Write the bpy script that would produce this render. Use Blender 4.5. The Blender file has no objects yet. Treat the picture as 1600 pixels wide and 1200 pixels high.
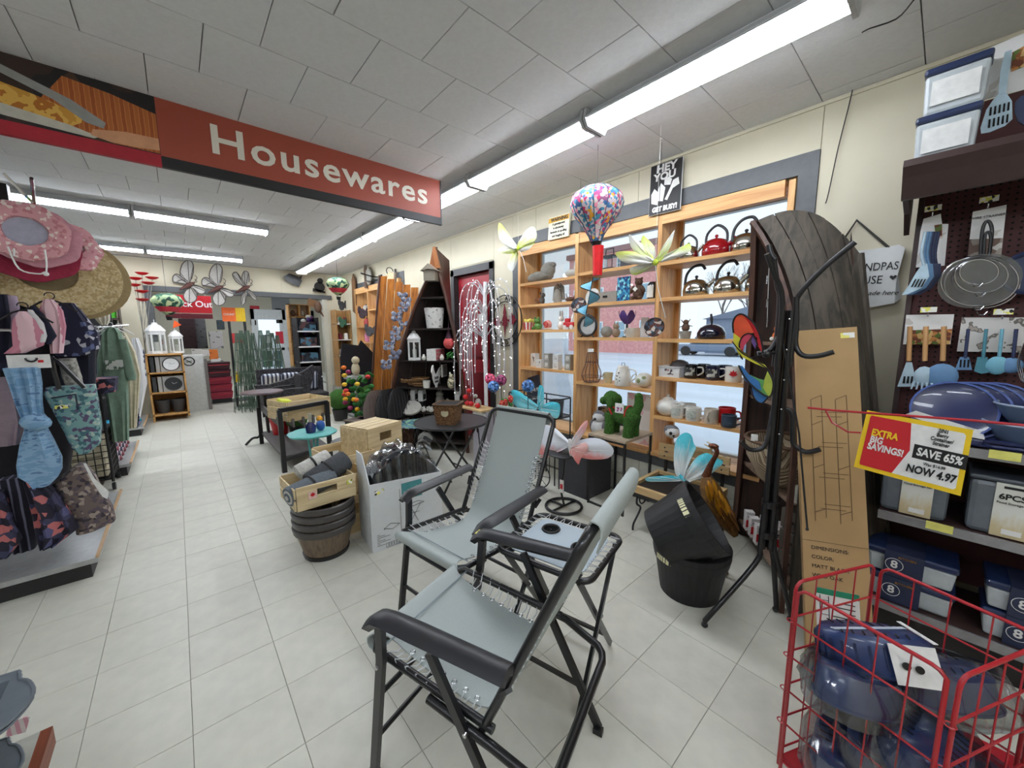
import bpy, bmesh, math, random
from mathutils import Vector, Matrix, noise
R = random.Random(7)
PI = math.pi; from math import sin, cos; U = R.uniform
C = bpy.context.scene.collection
# camera
H = 1.465; F = 592.0
def _d(u, v): return Vector((u - 800.0, -(v - 600.0), -F))
_Y = _d(275, 524).normalized()
_X = _d(1476, 516); _X = (_X - _X.dot(_Y) * _Y).normalized()
_Z = _X.cross(_Y)
ROT = Matrix((_X, _Y, _Z))                       # camera axes -> room axes
cam = bpy.data.objects.new('camera', bpy.data.cameras.new('camera')); C.objects.link(cam)
cam.matrix_world = Matrix.Translation((0, 0, H)) @ ROT.to_4x4()
cam.data.sensor_width = 36; cam.data.lens = F / 1600 * 36; cam.data.clip_start = .02; cam.data.clip_end = 300
bpy.context.scene.camera = cam
EYE = Vector((0, 0, H))
def ray(u, v): return ROT @ _d(u, v)
def PZ(u, v, z): r = ray(u, v); return EYE + r * ((z - H) / r.z)
def PX(u, v, x): r = ray(u, v); return EYE + r * (x / r.x)
def PY(u, v, y): r = ray(u, v); return EYE + r * (y / r.y)
# world, exposure
sc = bpy.context.scene
sc.view_settings.view_transform = 'Standard'; sc.view_settings.look = 'None'
sc.view_settings.gamma = 1; sc.view_settings.use_curve_mapping = False
sc.view_settings.exposure = 0.1
w = bpy.data.worlds.new('overcast_sky'); sc.world = w; w.use_nodes = True
nt = w.node_tree; bg = nt.nodes['Background']
bg.inputs['Color'].default_value = (.76, .90, 1, 1); bg.inputs['Strength'].default_value = 1.25
TUBE = 37.0
# materials
def lin(c):
    return tuple(((x / 255) / 12.92 if x / 255 <= .04045 else ((x / 255 + .055) / 1.055) ** 2.4) for x in c)
MATS = {}
def base_mat(name):
    m = bpy.data.materials.new(name); m.use_nodes = True
    return m, m.node_tree, m.node_tree.nodes['Principled BSDF']
def mat(name, rgb=(128, 128, 128), rough=.55, metal=0, var=.08, scale=30, bump=0, bscale=None, trans=0, alpha=1, coat=0, emis=0, stretch=None, ecol=None):
    if name in MATS: return MATS[name]
    m, t, b = base_mat(name); c = lin(rgb); N = t.nodes; L = t.links
    b.inputs['Roughness'].default_value = rough; b.inputs['Metallic'].default_value = metal
    b.inputs['Transmission Weight'].default_value = trans; b.inputs['Alpha'].default_value = alpha
    b.inputs['Coat Weight'].default_value = coat
    if emis:
        b.inputs['Emission Strength'].default_value = emis
        b.inputs['Emission Color'].default_value = (*lin(ecol or rgb), 1)
    tc = N.new('ShaderNodeTexCoord'); mp = N.new('ShaderNodeMapping'); L.new(tc.outputs['Object'], mp.inputs[0])
    if stretch: mp.inputs['Scale'].default_value = stretch
    n = N.new('ShaderNodeTexNoise'); n.inputs['Scale'].default_value = scale; n.inputs['Detail'].default_value = 3
    L.new(mp.outputs[0], n.inputs['Vector'])
    r = N.new('ShaderNodeValToRGB'); L.new(n.outputs['Fac'], r.inputs[0])
    r.color_ramp.elements[0].position = .3; r.color_ramp.elements[1].position = .7
    r.color_ramp.elements[0].color = (*[max(0, x * (1 - var)) for x in c], 1)
    r.color_ramp.elements[1].color = (*[min(1, x * (1 + var)) for x in c], 1)
    L.new(r.outputs[0], b.inputs['Base Color'])
    if bump:
        n2 = N.new('ShaderNodeTexNoise'); n2.inputs['Scale'].default_value = bscale or scale * 3; L.new(mp.outputs[0], n2.inputs['Vector'])
        bp = N.new('ShaderNodeBump'); bp.inputs['Strength'].default_value = bump; bp.inputs['Distance'].default_value = .01
        L.new(n2.outputs['Fac'], bp.inputs['Height']); L.new(bp.outputs[0], b.inputs['Normal'])
    MATS[name] = m; return m
def pat(name, cols, scale=20, kind='voronoi', rough=.8, stretch=None, trans=0, alpha=1, bump=0):
    """printed cloth / paper: constant colour patches chosen by a procedural texture"""
    if name in MATS: return MATS[name]
    m, t, b = base_mat(name); N = t.nodes; L = t.links; b.inputs['Roughness'].default_value = rough
    b.inputs['Transmission Weight'].default_value = trans; b.inputs['Alpha'].default_value = alpha
    tc = N.new('ShaderNodeTexCoord'); mp = N.new('ShaderNodeMapping'); L.new(tc.outputs['Object'], mp.inputs[0])
    if stretch: mp.inputs['Scale'].default_value = stretch
    if kind == 'voronoi':
        n = N.new('ShaderNodeTexVoronoi'); n.inputs['Scale'].default_value = scale; L.new(mp.outputs[0], n.inputs['Vector'])
        sp = N.new('ShaderNodeSeparateColor'); L.new(n.outputs['Color'], sp.inputs[0]); src = sp.outputs[0]
    elif kind == 'dots':
        n = N.new('ShaderNodeTexVoronoi'); n.inputs['Scale'].default_value = scale; L.new(mp.outputs[0], n.inputs['Vector']); src = n.outputs['Distance']
    elif kind == 'wave':
        n = N.new('ShaderNodeTexWave'); n.inputs['Scale'].default_value = scale; n.inputs['Distortion'].default_value = .6; L.new(mp.outputs[0], n.inputs['Vector']); src = n.outputs['Fac']
    else:
        n = N.new('ShaderNodeTexNoise'); n.inputs['Scale'].default_value = scale; n.inputs['Detail'].default_value = 2; L.new(mp.outputs[0], n.inputs['Vector'])
        mr = N.new('ShaderNodeMapRange'); mr.inputs[1].default_value = .3; mr.inputs[2].default_value = .7; L.new(n.outputs['Fac'], mr.inputs[0]); src = mr.outputs[0]
    r = N.new('ShaderNodeValToRGB'); r.color_ramp.interpolation = 'CONSTANT'; L.new(src, r.inputs[0])
    el = r.color_ramp.elements
    while len(el) < len(cols): el.new(.5)
    tot = sum(c[3] if len(c) > 3 else 1 for c in cols); a = 0
    for i, c in enumerate(cols):
        el[i].position = a / tot; el[i].color = (*lin(c[:3]), 1); a += c[3] if len(c) > 3 else 1
    L.new(r.outputs[0], b.inputs['Base Color'])
    if bump:
        bp = N.new('ShaderNodeBump'); bp.inputs['Strength'].default_value = bump; bp.inputs['Distance'].default_value = .01
        L.new(src, bp.inputs['Height']); L.new(bp.outputs[0], b.inputs['Normal'])
    MATS[name] = m; return m
def wood(name, rgb, rgb2=None, rough=.5, axis=2, scale=6, knots=True):
    if name in MATS: return MATS[name]
    m, t, b = base_mat(name); N = t.nodes; L = t.links; b.inputs['Roughness'].default_value = rough
    tc = N.new('ShaderNodeTexCoord'); mp = N.new('ShaderNodeMapping'); L.new(tc.outputs['Object'], mp.inputs[0])
    s = [scale * 2.5] * 3; s[axis] = scale * .18; mp.inputs['Scale'].default_value = s
    n = N.new('ShaderNodeTexNoise'); n.inputs['Scale'].default_value = 1.6; n.inputs['Detail'].default_value = 6; n.inputs['Distortion'].default_value = 1.2
    L.new(mp.outputs[0], n.inputs['Vector'])
    r = N.new('ShaderNodeValToRGB'); L.new(n.outputs['Fac'], r.inputs[0])
    c = lin(rgb); c2 = lin(rgb2) if rgb2 else tuple(x * .62 for x in c)
    r.color_ramp.elements[0].position = .33; r.color_ramp.elements[0].color = (*c2, 1)
    r.color_ramp.elements[1].position = .6; r.color_ramp.elements[1].color = (*c, 1)
    L.new(r.outputs[0], b.inputs['Base Color'])
    bp = N.new('ShaderNodeBump'); bp.inputs['Strength'].default_value = .15; bp.inputs['Distance'].default_value = .004
    L.new(n.outputs['Fac'], bp.inputs['Height']); L.new(bp.outputs[0], b.inputs['Normal'])
    MATS[name] = m; return m
def glass_pane(name='window_glass', tint=(1, 1, 1), refl=.02, rough=.02):
    if name in MATS: return MATS[name]
    m = bpy.data.materials.new(name); m.use_nodes = True; t = m.node_tree; t.nodes.clear()
    o = t.nodes.new('ShaderNodeOutputMaterial'); mx = t.nodes.new('ShaderNodeMixShader')
    tr = t.nodes.new('ShaderNodeBsdfTransparent'); tr.inputs[0].default_value = (*tint, 1)
    gl = t.nodes.new('ShaderNodeBsdfGlossy'); gl.inputs['Roughness'].default_value = rough
    lw = t.nodes.new('ShaderNodeLayerWeight'); lw.inputs[0].default_value = .35
    ml = t.nodes.new('ShaderNodeMath'); ml.operation = 'MULTIPLY_ADD'; ml.inputs[1].default_value = .5; ml.inputs[2].default_value = refl
    t.links.new(lw.outputs['Fresnel'], ml.inputs[0]); t.links.new(ml.outputs[0], mx.inputs[0])
    t.links.new(tr.outputs[0], mx.inputs[1]); t.links.new(gl.outputs[0], mx.inputs[2]); t.links.new(mx.outputs[0], o.inputs[0])
    MATS[name] = m; return m
# mesh builder
def V(*a): return Vector(a)
def rotz(a): return Matrix.Rotation(a, 3, 'Z')
def euler(x=0, y=0, z=0): return (Matrix.Rotation(z, 3, 'Z') @ Matrix.Rotation(y, 3, 'Y') @ Matrix.Rotation(x, 3, 'X'))
class B:
    def __init__(s): s.v = []; s.f = []; s.m = []; s.s = []
    def add(s, vs, fs, m=0, sm=False, T=None):
        o = len(s.v)
        for p in vs:
            p = Vector(p); s.v.append(T @ p if T is not None else p)
        for f in fs: s.f.append([i + o for i in f]); s.m.append(m); s.s.append(sm)
        return s
    def box(s, c, d, rot=None, m=0, taper=1, bev=0):
        x, y, z = [a / 2 for a in d]; c = Vector(c); vs = []
        if bev:
            bm = bmesh.new(); bmesh.ops.create_cube(bm, size=1)
            for q in bm.verts: q.co = Vector((q.co.x * d[0], q.co.y * d[1], q.co.z * d[2]))
            bmesh.ops.bevel(bm, geom=bm.edges[:], offset=bev, segments=2, affect='EDGES', profile=.5)
            for q in bm.verts:
                k = 1 + (taper - 1) * (q.co.z / d[2] + .5); q.co.x *= k; q.co.y *= k
            bm.verts.index_update()
            vs = [(rot @ q.co if rot else q.co) + c for q in bm.verts]; fs = [[q.index for q in f.verts] for f in bm.faces]; bm.free()
            return s.add(vs, fs, m)
        for k, t in ((-z, 1), (z, taper)):
            for a, b in ((-x, -y), (x, -y), (x, y), (-x, y)):
                p = Vector((a * t, b * t, k)); vs.append((rot @ p if rot else p) + c)
        return s.add(vs, [(3, 2, 1, 0), (4, 5, 6, 7), (0, 1, 5, 4), (1, 2, 6, 5), (2, 3, 7, 6), (3, 0, 4, 7)], m)
    def b2(s, lo, hi, m=0):
        lo = Vector(lo); hi = Vector(hi); return s.box((lo + hi) / 2, hi - lo, m=m)
    def bar(s, p, q, w, h=None, m=0, up=(0, 0, 1)):
        p = Vector(p); q = Vector(q); d = q - p; L = d.length
        if L < 1e-6: return s
        h = h or w; z = d / L; u = Vector(up)
        if abs(z.dot(u)) > .98: u = Vector((1, 0, 0))
        x = u.cross(z).normalized(); y = z.cross(x)
        return s.box((p + q) / 2, (w, h, L), Matrix((x, y, z)).transposed(), m)
    def tube(s, pts, r, n=6, m=0, closed=False, caps=True, sm=True):
        pts = [Vector(p) for p in pts]; k = len(pts)
        if k < 2: return s
        rs = r if isinstance(r, (list, tuple)) else [r] * k
        fr = None; vs = []
        for i, p in enumerate(pts):
            if closed: t = pts[(i + 1) % k] - pts[i - 1]
            else: t = pts[min(i + 1, k - 1)] - pts[max(i - 1, 0)]
            if t.length < 1e-9: t = Vector((0, 0, 1))
            t.normalize()
            if fr is None:
                a = Vector((0, 0, 1)) if abs(t.z) < .9 else Vector((1, 0, 0)); fr = t.cross(a).normalized()
            fr = (fr - t * fr.dot(t)); fr = fr.normalized() if fr.length > 1e-6 else t.orthogonal().normalized()
            b = t.cross(fr)
            for j in range(n):
                a = 2 * PI * j / n; vs.append(p + (fr * cos(a) + b * sin(a)) * rs[i])
        fs = []
        for i in range(k if closed else k - 1):
            for j in range(n):
                a = i * n + j; b_ = i * n + (j + 1) % n; c = ((i + 1) % k) * n
                fs.append((a, b_, c + (j + 1) % n, c + j))
        if caps and not closed: fs.append(list(range(n))[::-1]); fs.append([(k - 1) * n + j for j in range(n)])
        return s.add(vs, fs, m, sm)
    def cyl(s, p, q, r, r2=None, n=12, m=0, sm=True): return s.tube([p, q], [r, r if r2 is None else r2], n, m, sm=sm)
    def ring(s, c, R_, r, n=24, k=6, m=0, ax=(0, 0, 1), e=1.0):
        ax = Vector(ax).normalized(); a = ax.orthogonal().normalized(); b = ax.cross(a); c = Vector(c)
        if abs(ax.z) > .9: a = Vector((1, 0, 0)); b = Vector((0, 1, 0))
        return s.tube([c + a * cos(2 * PI * i / n) * R_ + b * sin(2 * PI * i / n) * R_ * e for i in range(n)], r, k, m, closed=True)
    def lathe(s, prof, c=(0, 0, 0), n=20, m=0, rot=None, sx=1, sy=1, sm=True, wob=None):
        c = Vector(c); vs = []
        for i, (r, z) in enumerate(prof):
            for j in range(n):
                a = 2 * PI * j / n; rr = r * (wob(a, z) if wob else 1)
                p = Vector((cos(a) * rr * sx, sin(a) * rr * sy, z)); vs.append((rot @ p if rot else p) + c)
        fs = []
        for i in range(len(prof) - 1):
            for j in range(n):
                fs.append((i * n + j, i * n + (j + 1) % n, (i + 1) * n + (j + 1) % n, (i + 1) * n + j))
        k = (len(prof) - 1) * n; a0, a1 = prof[0][0] > 1e-4, prof[-1][0] > 1e-4
        if a0 and a1: fs += [(k + j, k + (j + 1) % n, (j + 1) % n, j) for j in range(n)]     # ring section: closed on itself
        elif a0: fs.append(list(range(n))[::-1])
        elif a1: fs.append([k + j for j in range(n)])
        return s.add(vs, fs, m, sm)
    def ell(s, c, r, n=14, m=0, rot=None, k=None):
        if not isinstance(r, (tuple, list)): r = (r, r, r)
        k = k or max(5, n // 2)
        prof = [(max(1e-5, sin(PI * i / k)), -cos(PI * i / k)) for i in range(k + 1)]
        c = Vector(c); vs = []
        for (a, z) in prof:
            for j in range(n):
                t = 2 * PI * j / n; p = Vector((a * cos(t) * r[0], a * sin(t) * r[1], z * r[2])); vs.append((rot @ p if rot else p) + c)
        fs = [(i * n + j, i * n + (j + 1) % n, (i + 1) * n + (j + 1) % n, (i + 1) * n + j) for i in range(k) for j in range(n)]
        return s.add(vs, fs, m, True)
    def prism(s, poly, t, o=(0, 0, 0), ux=(1, 0, 0), uy=(0, 0, 1), m=0, sm=False):
        """outline poly (a,b) in the plane o+a*ux+b*uy given thickness t along its normal (centred)"""
        ux = Vector(ux); uy = Vector(uy); nn = ux.cross(uy).normalized(); o = Vector(o); n = len(poly)
        vs = [o + ux * a + uy * b - nn * t / 2 for a, b in poly] + [o + ux * a + uy * b + nn * t / 2 for a, b in poly]
        fs = [list(range(n))[::-1], [n + i for i in range(n)]] + [(i, (i + 1) % n, n + (i + 1) % n, n + i) for i in range(n)]
        return s.add(vs, fs, m, sm)
    def grid(s, fn, nu, nv, m=0, t=0, sm=True):
        """surface fn(u,v) -> point, u,v in 0..1; t>0 closes it as a sheet of that thickness"""
        P = [[Vector(fn(i / nu, j / nv)) for j in range(nv + 1)] for i in range(nu + 1)]
        vs = [p for row in P for p in row]; W = nv + 1; fs = [(i * W + j, (i + 1) * W + j, (i + 1) * W + j + 1, i * W + j + 1) for i in range(nu) for j in range(nv)]
        if t:
            N = []
            for i in range(nu + 1):
                for j in range(nv + 1):
                    a = P[min(i + 1, nu)][j] - P[max(i - 1, 0)][j]; b = P[i][min(j + 1, nv)] - P[i][max(j - 1, 0)]
                    c = a.cross(b); N.append(c.normalized() if c.length > 1e-9 else Vector((0, 0, 1)))
            o = len(vs); vs = vs + [p - N[k] * t for k, p in enumerate(vs)]
            fs = fs + [tuple(q + o for q in f[::-1]) for f in fs]
            ed = [(i * W, (i + 1) * W) for i in range(nu)][::1]; 
            for i in range(nu): fs.append((i * W, i * W + o, (i + 1) * W + o, (i + 1) * W)); fs.append((i * W + nv, (i + 1) * W + nv, (i + 1) * W + nv + o, i * W + nv + o))
            for j in range(nv): fs.append((j, j + 1, j + 1 + o, j + o)); k = nu * W; fs.append((k + j, k + j + o, k + j + 1 + o, k + j + 1))
        return s.add(vs, fs, m, sm)
    def puff(s, rows, o=(0, 0, 0), ux=(1, 0, 0), uy=(0, 0, 1), t=.05, m=0, n=10, rip=0, nr=3, sub=3, flat=.35):
        """soft body: rows of (height, left, right[, thickness factor]) become a rounded closed form with ripples"""
        ux = Vector(ux); uy = Vector(uy); nn = ux.cross(uy).normalized(); o = Vector(o)
        rr = []
        for i in range(len(rows) - 1):
            for k in range(sub):
                a = k / sub; A = rows[i]; Bq = rows[i + 1]
                rr.append([A[q] * (1 - a) + Bq[q] * a for q in range(3)] + [(A[3] if len(A) > 3 else 1) * (1 - a) + (Bq[3] if len(Bq) > 3 else 1) * a])
        A = rows[-1]; rr.append(list(A[:3]) + [A[3] if len(A) > 3 else 1])
        M = 2 * n; vs = []
        ph = R.random() * 6
        for (h, l, r, tf) in rr:
            for j in range(M):
                a = 2 * PI * j / M; cx = cos(a); sy = sin(a)
                e = (abs(sy) ** flat) * (1 if sy >= 0 else -1)
                x = (l + r) / 2 + (r - l) / 2 * (abs(cx) ** .8) * (1 if cx >= 0 else -1)
                k = (x - l) / max(1e-4, r - l)
                d = e * t / 2 * tf + rip * sin(k * nr * 2 * PI + ph + h * 3) * (1 - cx * cx) ** .3
                vs.append(o + ux * x + uy * h + nn * d)
        K = len(rr); fs = [(i * M + j, i * M + (j + 1) % M, (i + 1) * M + (j + 1) % M, (i + 1) * M + j) for i in range(K - 1) for j in range(M)]
        fs.append(list(range(M))[::-1]); fs.append([(K - 1) * M + j for j in range(M)])
        return s.add(vs, fs, m, True)
    def move(s, d, rot=None):
        for i, p in enumerate(s.v): s.v[i] = (rot @ p if rot else p) + Vector(d)
        return s
    def data(s, name, mats, off=None):
        me = bpy.data.meshes.new(name)
        me.from_pydata([tuple(p - off) if off is not None else tuple(p) for p in s.v], [], s.f)
        for m in mats: me.materials.append(m)
        me.polygons.foreach_set('material_index', s.m); me.polygons.foreach_set('use_smooth', s.s)
        me.update(); bm = bmesh.new(); bm.from_mesh(me); bmesh.ops.recalc_face_normals(bm, faces=bm.faces[:]); bm.to_mesh(me); bm.free()
        if any(s.s) and hasattr(me, 'set_sharp_from_angle'): me.set_sharp_from_angle(angle=.9)
        return me
KNOWN = []
def tagit(o, label=None, cat=None, group=None, kind=None):
    if label: o['label'] = label
    if cat: o['category'] = cat
    if group: o['group'] = group
    if kind: o['kind'] = kind
    return o
def tg(name, label, cat, loc=(0, 0, 0), rz=0, group=None, kind=None):
    o = bpy.data.objects.new(name, None); C.objects.link(o); o.location = loc; o.rotation_euler = (0, 0, rz)
    o.empty_display_size = .05
    return tagit(o, label, cat, group, kind)
def ml(m): return m if isinstance(m, (list, tuple)) else [m]
def pt(name, b, m, par, W=False, label=None, kind=None):
    """W: the builder holds room coordinates; otherwise coordinates local to the thing"""
    off = None
    if W:
        off = Vector((0, 0, 0)); q = par
        while q: off += q.location; q = q.parent
    o = bpy.data.objects.new(name, b.data(name, ml(m), off)); C.objects.link(o); o.parent = par
    if label: o['label'] = label
    if kind: o['kind'] = kind
    return o
def solo(name, label, cat, b, m, loc=(0, 0, 0), rz=0, group=None, W=False, kind=None):
    loc = Vector(loc)
    o = bpy.data.objects.new(name, b.data(name, ml(m), loc if W else None)); C.objects.link(o); o.location = loc; o.rotation_euler = (0, 0, rz)
    return tagit(o, label, cat, group, kind)
def sx(name, b, m, par=None, loc=(0, 0, 0)):
    o = bpy.data.objects.new(name, b.data(name, ml(m))); C.objects.link(o); o.location = loc
    if par: o.parent = par
    else: o['kind'] = 'structure'
    return o
def dup(root, loc, rz=None, label=None, group=None, mats=None):
    def cp(o, par):
        c = o.copy(); C.objects.link(c); c.parent = par
        for ch in o.children: cp(ch, c)
        return c
    r = cp(root, None); r.location = loc
    if rz is not None: r.rotation_euler = (0, 0, rz)
    if label: r['label'] = label
    if group: r['group'] = group
    return r
def text(s, size, o, ux, uy, m, par=None, name='lettering', ext=.001, bold=0, al='CENTER', W=True, sx=1, sp=1, shear=0):
    cu = bpy.data.curves.new('t', 'FONT'); cu.body = s; cu.size = size; cu.extrude = ext; cu.offset = bold; cu.align_x = al; cu.align_y = 'CENTER'; cu.space_character = sp
    cu.resolution_u = 3; cu.shear = shear
    ob = bpy.data.objects.new('t', cu); C.objects.link(ob)
    me = bpy.data.meshes.new_from_object(ob); bpy.data.objects.remove(ob); bpy.data.curves.remove(cu)
    ux = Vector(ux).normalized(); uy = Vector(uy); uy = (uy - ux * uy.dot(ux)).normalized(); n = ux.cross(uy); o = Vector(o)
    off = Vector((0, 0, 0))
    if W and par:
        q = par
        while q: off += q.location; q = q.parent
    for v in me.vertices: v.co = o - off + ux * v.co.x * sx + uy * v.co.y + n * v.co.z
    me.materials.clear(); me.materials.append(m); me.update()
    t = bpy.data.objects.new(name, me); C.objects.link(t); t.parent = par
    return t
def circ(r, n=20, cx=0, cy=0, e=1): return [(cx + r * cos(2 * PI * i / n), cy + r * e * sin(2 * PI * i / n)) for i in range(n)]
def arc(c, r, a0, a1, n=8, ux=(1, 0, 0), uy=(0, 0, 1)):
    c = Vector(c); ux = Vector(ux); uy = Vector(uy)
    return [c + ux * r * cos(a0 + (a1 - a0) * i / n) + uy * r * sin(a0 + (a1 - a0) * i / n) for i in range(n + 1)]
def rrect(x0, y0, x1, y1, r, n=4):
    o = []
    for cx, cy, a in ((x1 - r, y1 - r, 0), (x0 + r, y1 - r, PI / 2), (x0 + r, y0 + r, PI), (x1 - r, y0 + r, 1.5 * PI)):
        for i in range(n + 1): t = a + PI / 2 * i / n; o.append((cx + r * cos(t), cy + r * sin(t)))
    return o
def smo(pts, k=5):
    pts = [Vector(p) for p in pts]; o = []
    for i in range(len(pts) - 1):
        p0 = pts[max(i - 1, 0)]; p1 = pts[i]; p2 = pts[i + 1]; p3 = pts[min(i + 2, len(pts) - 1)]
        for j in range(k):
            t = j / k; o.append(.5 * ((2 * p1) + (-p0 + p2) * t + (2 * p0 - 5 * p1 + 4 * p2 - p3) * t * t + (-p0 + 3 * p1 - 3 * p2 + p3) * t ** 3))
    o.append(pts[-1]); return o
# shell
CEIL = 2.8; XW = 3.0; YB = 9.3
m_tile = mat('floor_tile', (214, 213, 200), .42, var=.05, scale=14, bump=.03, bscale=60)
m_tile2 = mat('floor_tile_warm', (212, 210, 198), .45, var=.06, scale=11, bump=.03, bscale=60)
m_grout = mat('tile_joint', (150, 148, 136), .8)
m_ceil = mat('ceiling_tile', (222, 223, 224), .9, var=.03, scale=40, bump=.25, bscale=240)
m_cjoint = mat('ceiling_joint', (105, 107, 108), .9)
m_wall = mat('cream_paint', (212, 205, 182), .7, var=.03, scale=4)
m_trim = mat('grey_trim', (84, 87, 90), .5)
m_block = mat('painted_block', (205, 205, 192), .75, var=.04, bump=.3, bscale=60)
m_oak = wood('golden_pine', (232, 184, 124), (205, 148, 88), .5, axis=2)
m_oakh = wood('golden_pine_lengthwise', (228, 180, 120), (200, 143, 84), .5, axis=1)
m_white = mat('white_paint', (232, 232, 228), .5, var=.02)
mK = mat('black_metal', (26, 26, 28), .4, var=.1)
mP = mat('black_plastic', (32, 32, 34), .45, var=.1)
m_chrome = mat('chrome', (200, 200, 205), .2, metal=1)
m_dark = mat('dark_gap', (18, 18, 18), .9)
# floor
fl = sx('floor', B().b2((-7, -2, -.06), (XW + .4, 17, -.004)), m_grout)
TS = .3048; gx = -.09; gy = 2.0
tb = [B().box((0, 0, 0), (TS - .002, TS - .002, .007), bev=.0008).data('floor_tile', [q]) for q in (m_tile, m_tile2)]
cnt = 0; rest = B()
for i in range(-22, 11):
    for j in range(-11, 46):
        cx = gx + (i + .5) * TS; cy = gy + (j + .5) * TS
        if cx > XW + .1 and cy < YB: continue
        if -1.0 < cx < 2.5 and .25 < cy < 7.9 and cnt < 298:
            o = bpy.data.objects.new('floor_tile', tb[R.random() < .35]); C.objects.link(o); o.parent = fl
            o.location = (cx, cy, -.0035 + U(-.0003, .0003)); cnt += 1
        else: rest.b2((cx - TS / 2 + .001, cy - TS / 2 + .001, -.006), (cx + TS / 2 - .001, cy + TS / 2 - .001, 0))
o = sx('floor_tiles_far', rest, m_tile, fl); o['kind'] = 'stuff'
# ceiling
cl = sx('ceiling', B().b2((-7, -2, CEIL + .02), (XW + .4, YB + .1, CEIL + .1)), m_cjoint)
CS = .41; cb = B().box((0, 0, 0), (CS - .0035, CS - .0035, .018), bev=.0025).data('ceiling_tile', [m_ceil]); cnt = 0; rest = B()
for j in range(-10, 18):
    cy = 2.25 + (j + .5) * CS
    if cy > YB: continue
    for i in range(-17, 9):
        cx = .214 + (i + .5 * (j % 2)) * CS + CS / 2
        if cx - CS / 2 > XW: continue
        z = CEIL + .009 + U(-.0006, .0006)
        if -2.2 < cx < 3.2 and 0 < cy < 9.2 and cnt < 298 and cx + CS / 2 < XW + .02:
            o = bpy.data.objects.new('ceiling_tile', cb); C.objects.link(o); o.parent = cl; o.location = (cx, cy, z); cnt += 1
        else:
            x1 = min(cx + CS / 2, XW + .02) - .0025; rest.b2((cx - CS / 2 + .0025, cy - CS / 2 + .0025, z - .009), (x1, min(cy + CS / 2, YB + .05) - .0025, z + .009))
o = sx('ceiling_tiles_edge', rest, m_ceil, cl); o['kind'] = 'stuff'
# right wall: opening for the big window (y .66..3.3, z .42..2.45), the door behind the willow (3.78..4.5), far window (6.2..8.35)
W0, W1, WZ0, WZ1 = .70, 3.27, .43, 2.42
wr = sx('wall_right', B().b2((XW, -2, 0), (XW + .12, W0, CEIL)).b2((XW, W0, 0), (XW + .12, W1, WZ0)).b2((XW, W0, WZ1), (XW + .12, W1, CEIL + .02))
            .b2((XW, W1, 0), (XW + .12, 3.8, CEIL)).b2((XW, 3.8, 2.25), (XW + .12, 4.6, CEIL)).b2((XW, 4.6, 0), (XW + .12, 6.25, CEIL))
            .b2((XW, 6.25, 0), (XW + .12, 8.4, .6)).b2((XW, 6.25, 2.42), (XW + .12, 8.4, CEIL)).b2((XW, 8.4, 0), (XW + .12, YB + .3, CEIL)), m_wall)
def wpanel(y0, y1, z0, z1): sx('wall_panel', B().box((XW - .004, (y0 + y1) / 2, (z0 + z1) / 2), (.01, y1 - y0 - .004, z1 - z0), bev=.0015), m_wall, wr)
for y0, y1 in ((-2, -.64), (-.64, .60)): wpanel(y0, y1, 0, CEIL)
for y0, y1 in ((.60, 1.80), (1.80, 3.0), (3.0, 3.37)): wpanel(y0, y1, 2.54, CEIL)
wpanel(3.37, 3.72, 0, CEIL); wpanel(3.72, 4.68, 2.36, CEIL); wpanel(4.68, 5.2, 0, CEIL); wpanel(5.2, 6.15, 0, CEIL); wpanel(6.15, 7.3, 2.52, CEIL); wpanel(7.3, 8.5, 2.52, CEIL); wpanel(8.5, YB, 0, CEIL)
sx('trim_1', B().box((XW - .012, 4.5, CEIL - .012), (.02, 13, .02)), m_wall)
bb = B(); bb.b2((XW - .02, .6, WZ1), (XW + .01, W1 + .1, WZ1 + .12)).b2((XW - .02, .6, WZ0 - .1), (XW + .01, W0, WZ1)).b2((XW - .02, W1, WZ0 - .1), (XW + .01, W1 + .1, WZ1)).b2((XW - .03, .6, WZ0 - .09), (XW + .01, W1 + .1, WZ0 - .005))
sx('trim_2', bb, m_trim)
for k in range(2):
    for i in range(-1, 7):
        y0 = .70 + i * .4 + (k % 2) * .2; y1 = min(y0 + .39, 3.3)
        if y1 - y0 > .1: sx('wall_block', B().box((XW - .006, (y0 + y1) / 2, .085 + k * .17), (.02, y1 - y0, .16), bev=.004), m_block, wr)
# far window trim + door frame dark
sx('trim_3', B().b2((XW - .02, 6.15, 2.42), (XW + .01, 8.5, 2.52)).b2((XW - .02, 6.15, .5), (XW + .01, 6.25, 2.42)).b2((XW - .02, 8.4, .5), (XW + .01, 8.5, 2.42)), m_trim)
m_dk = mat('charcoal_trim', (52, 52, 54), .5)
dr = tg('door_1', None, None, (XW, 3.8, 0), kind='structure')
pt('door_frame', B().b2((XW - .03, 3.72, 0), (XW + .12, 3.8, 2.33)).b2((XW - .03, 4.6, 0), (XW + .12, 4.68, 2.33)).b2((XW - .03, 3.72, 2.25), (XW + .12, 4.68, 2.34)), m_dk, dr, True)
pt('door_panel', B().b2((XW + .05, 3.8, 0), (XW + .09, 4.6, 2.25)), mat('door_red', (150, 18, 34), .45), dr, True)
pt('door_inset', B().b2((XW + .03, 3.92, 1.15), (XW + .052, 4.48, 2.1)).b2((XW + .03, 3.92, .2), (XW + .052, 4.48, .95)), mat('door_red_panel', (125, 12, 28), .5), dr, True)
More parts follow.
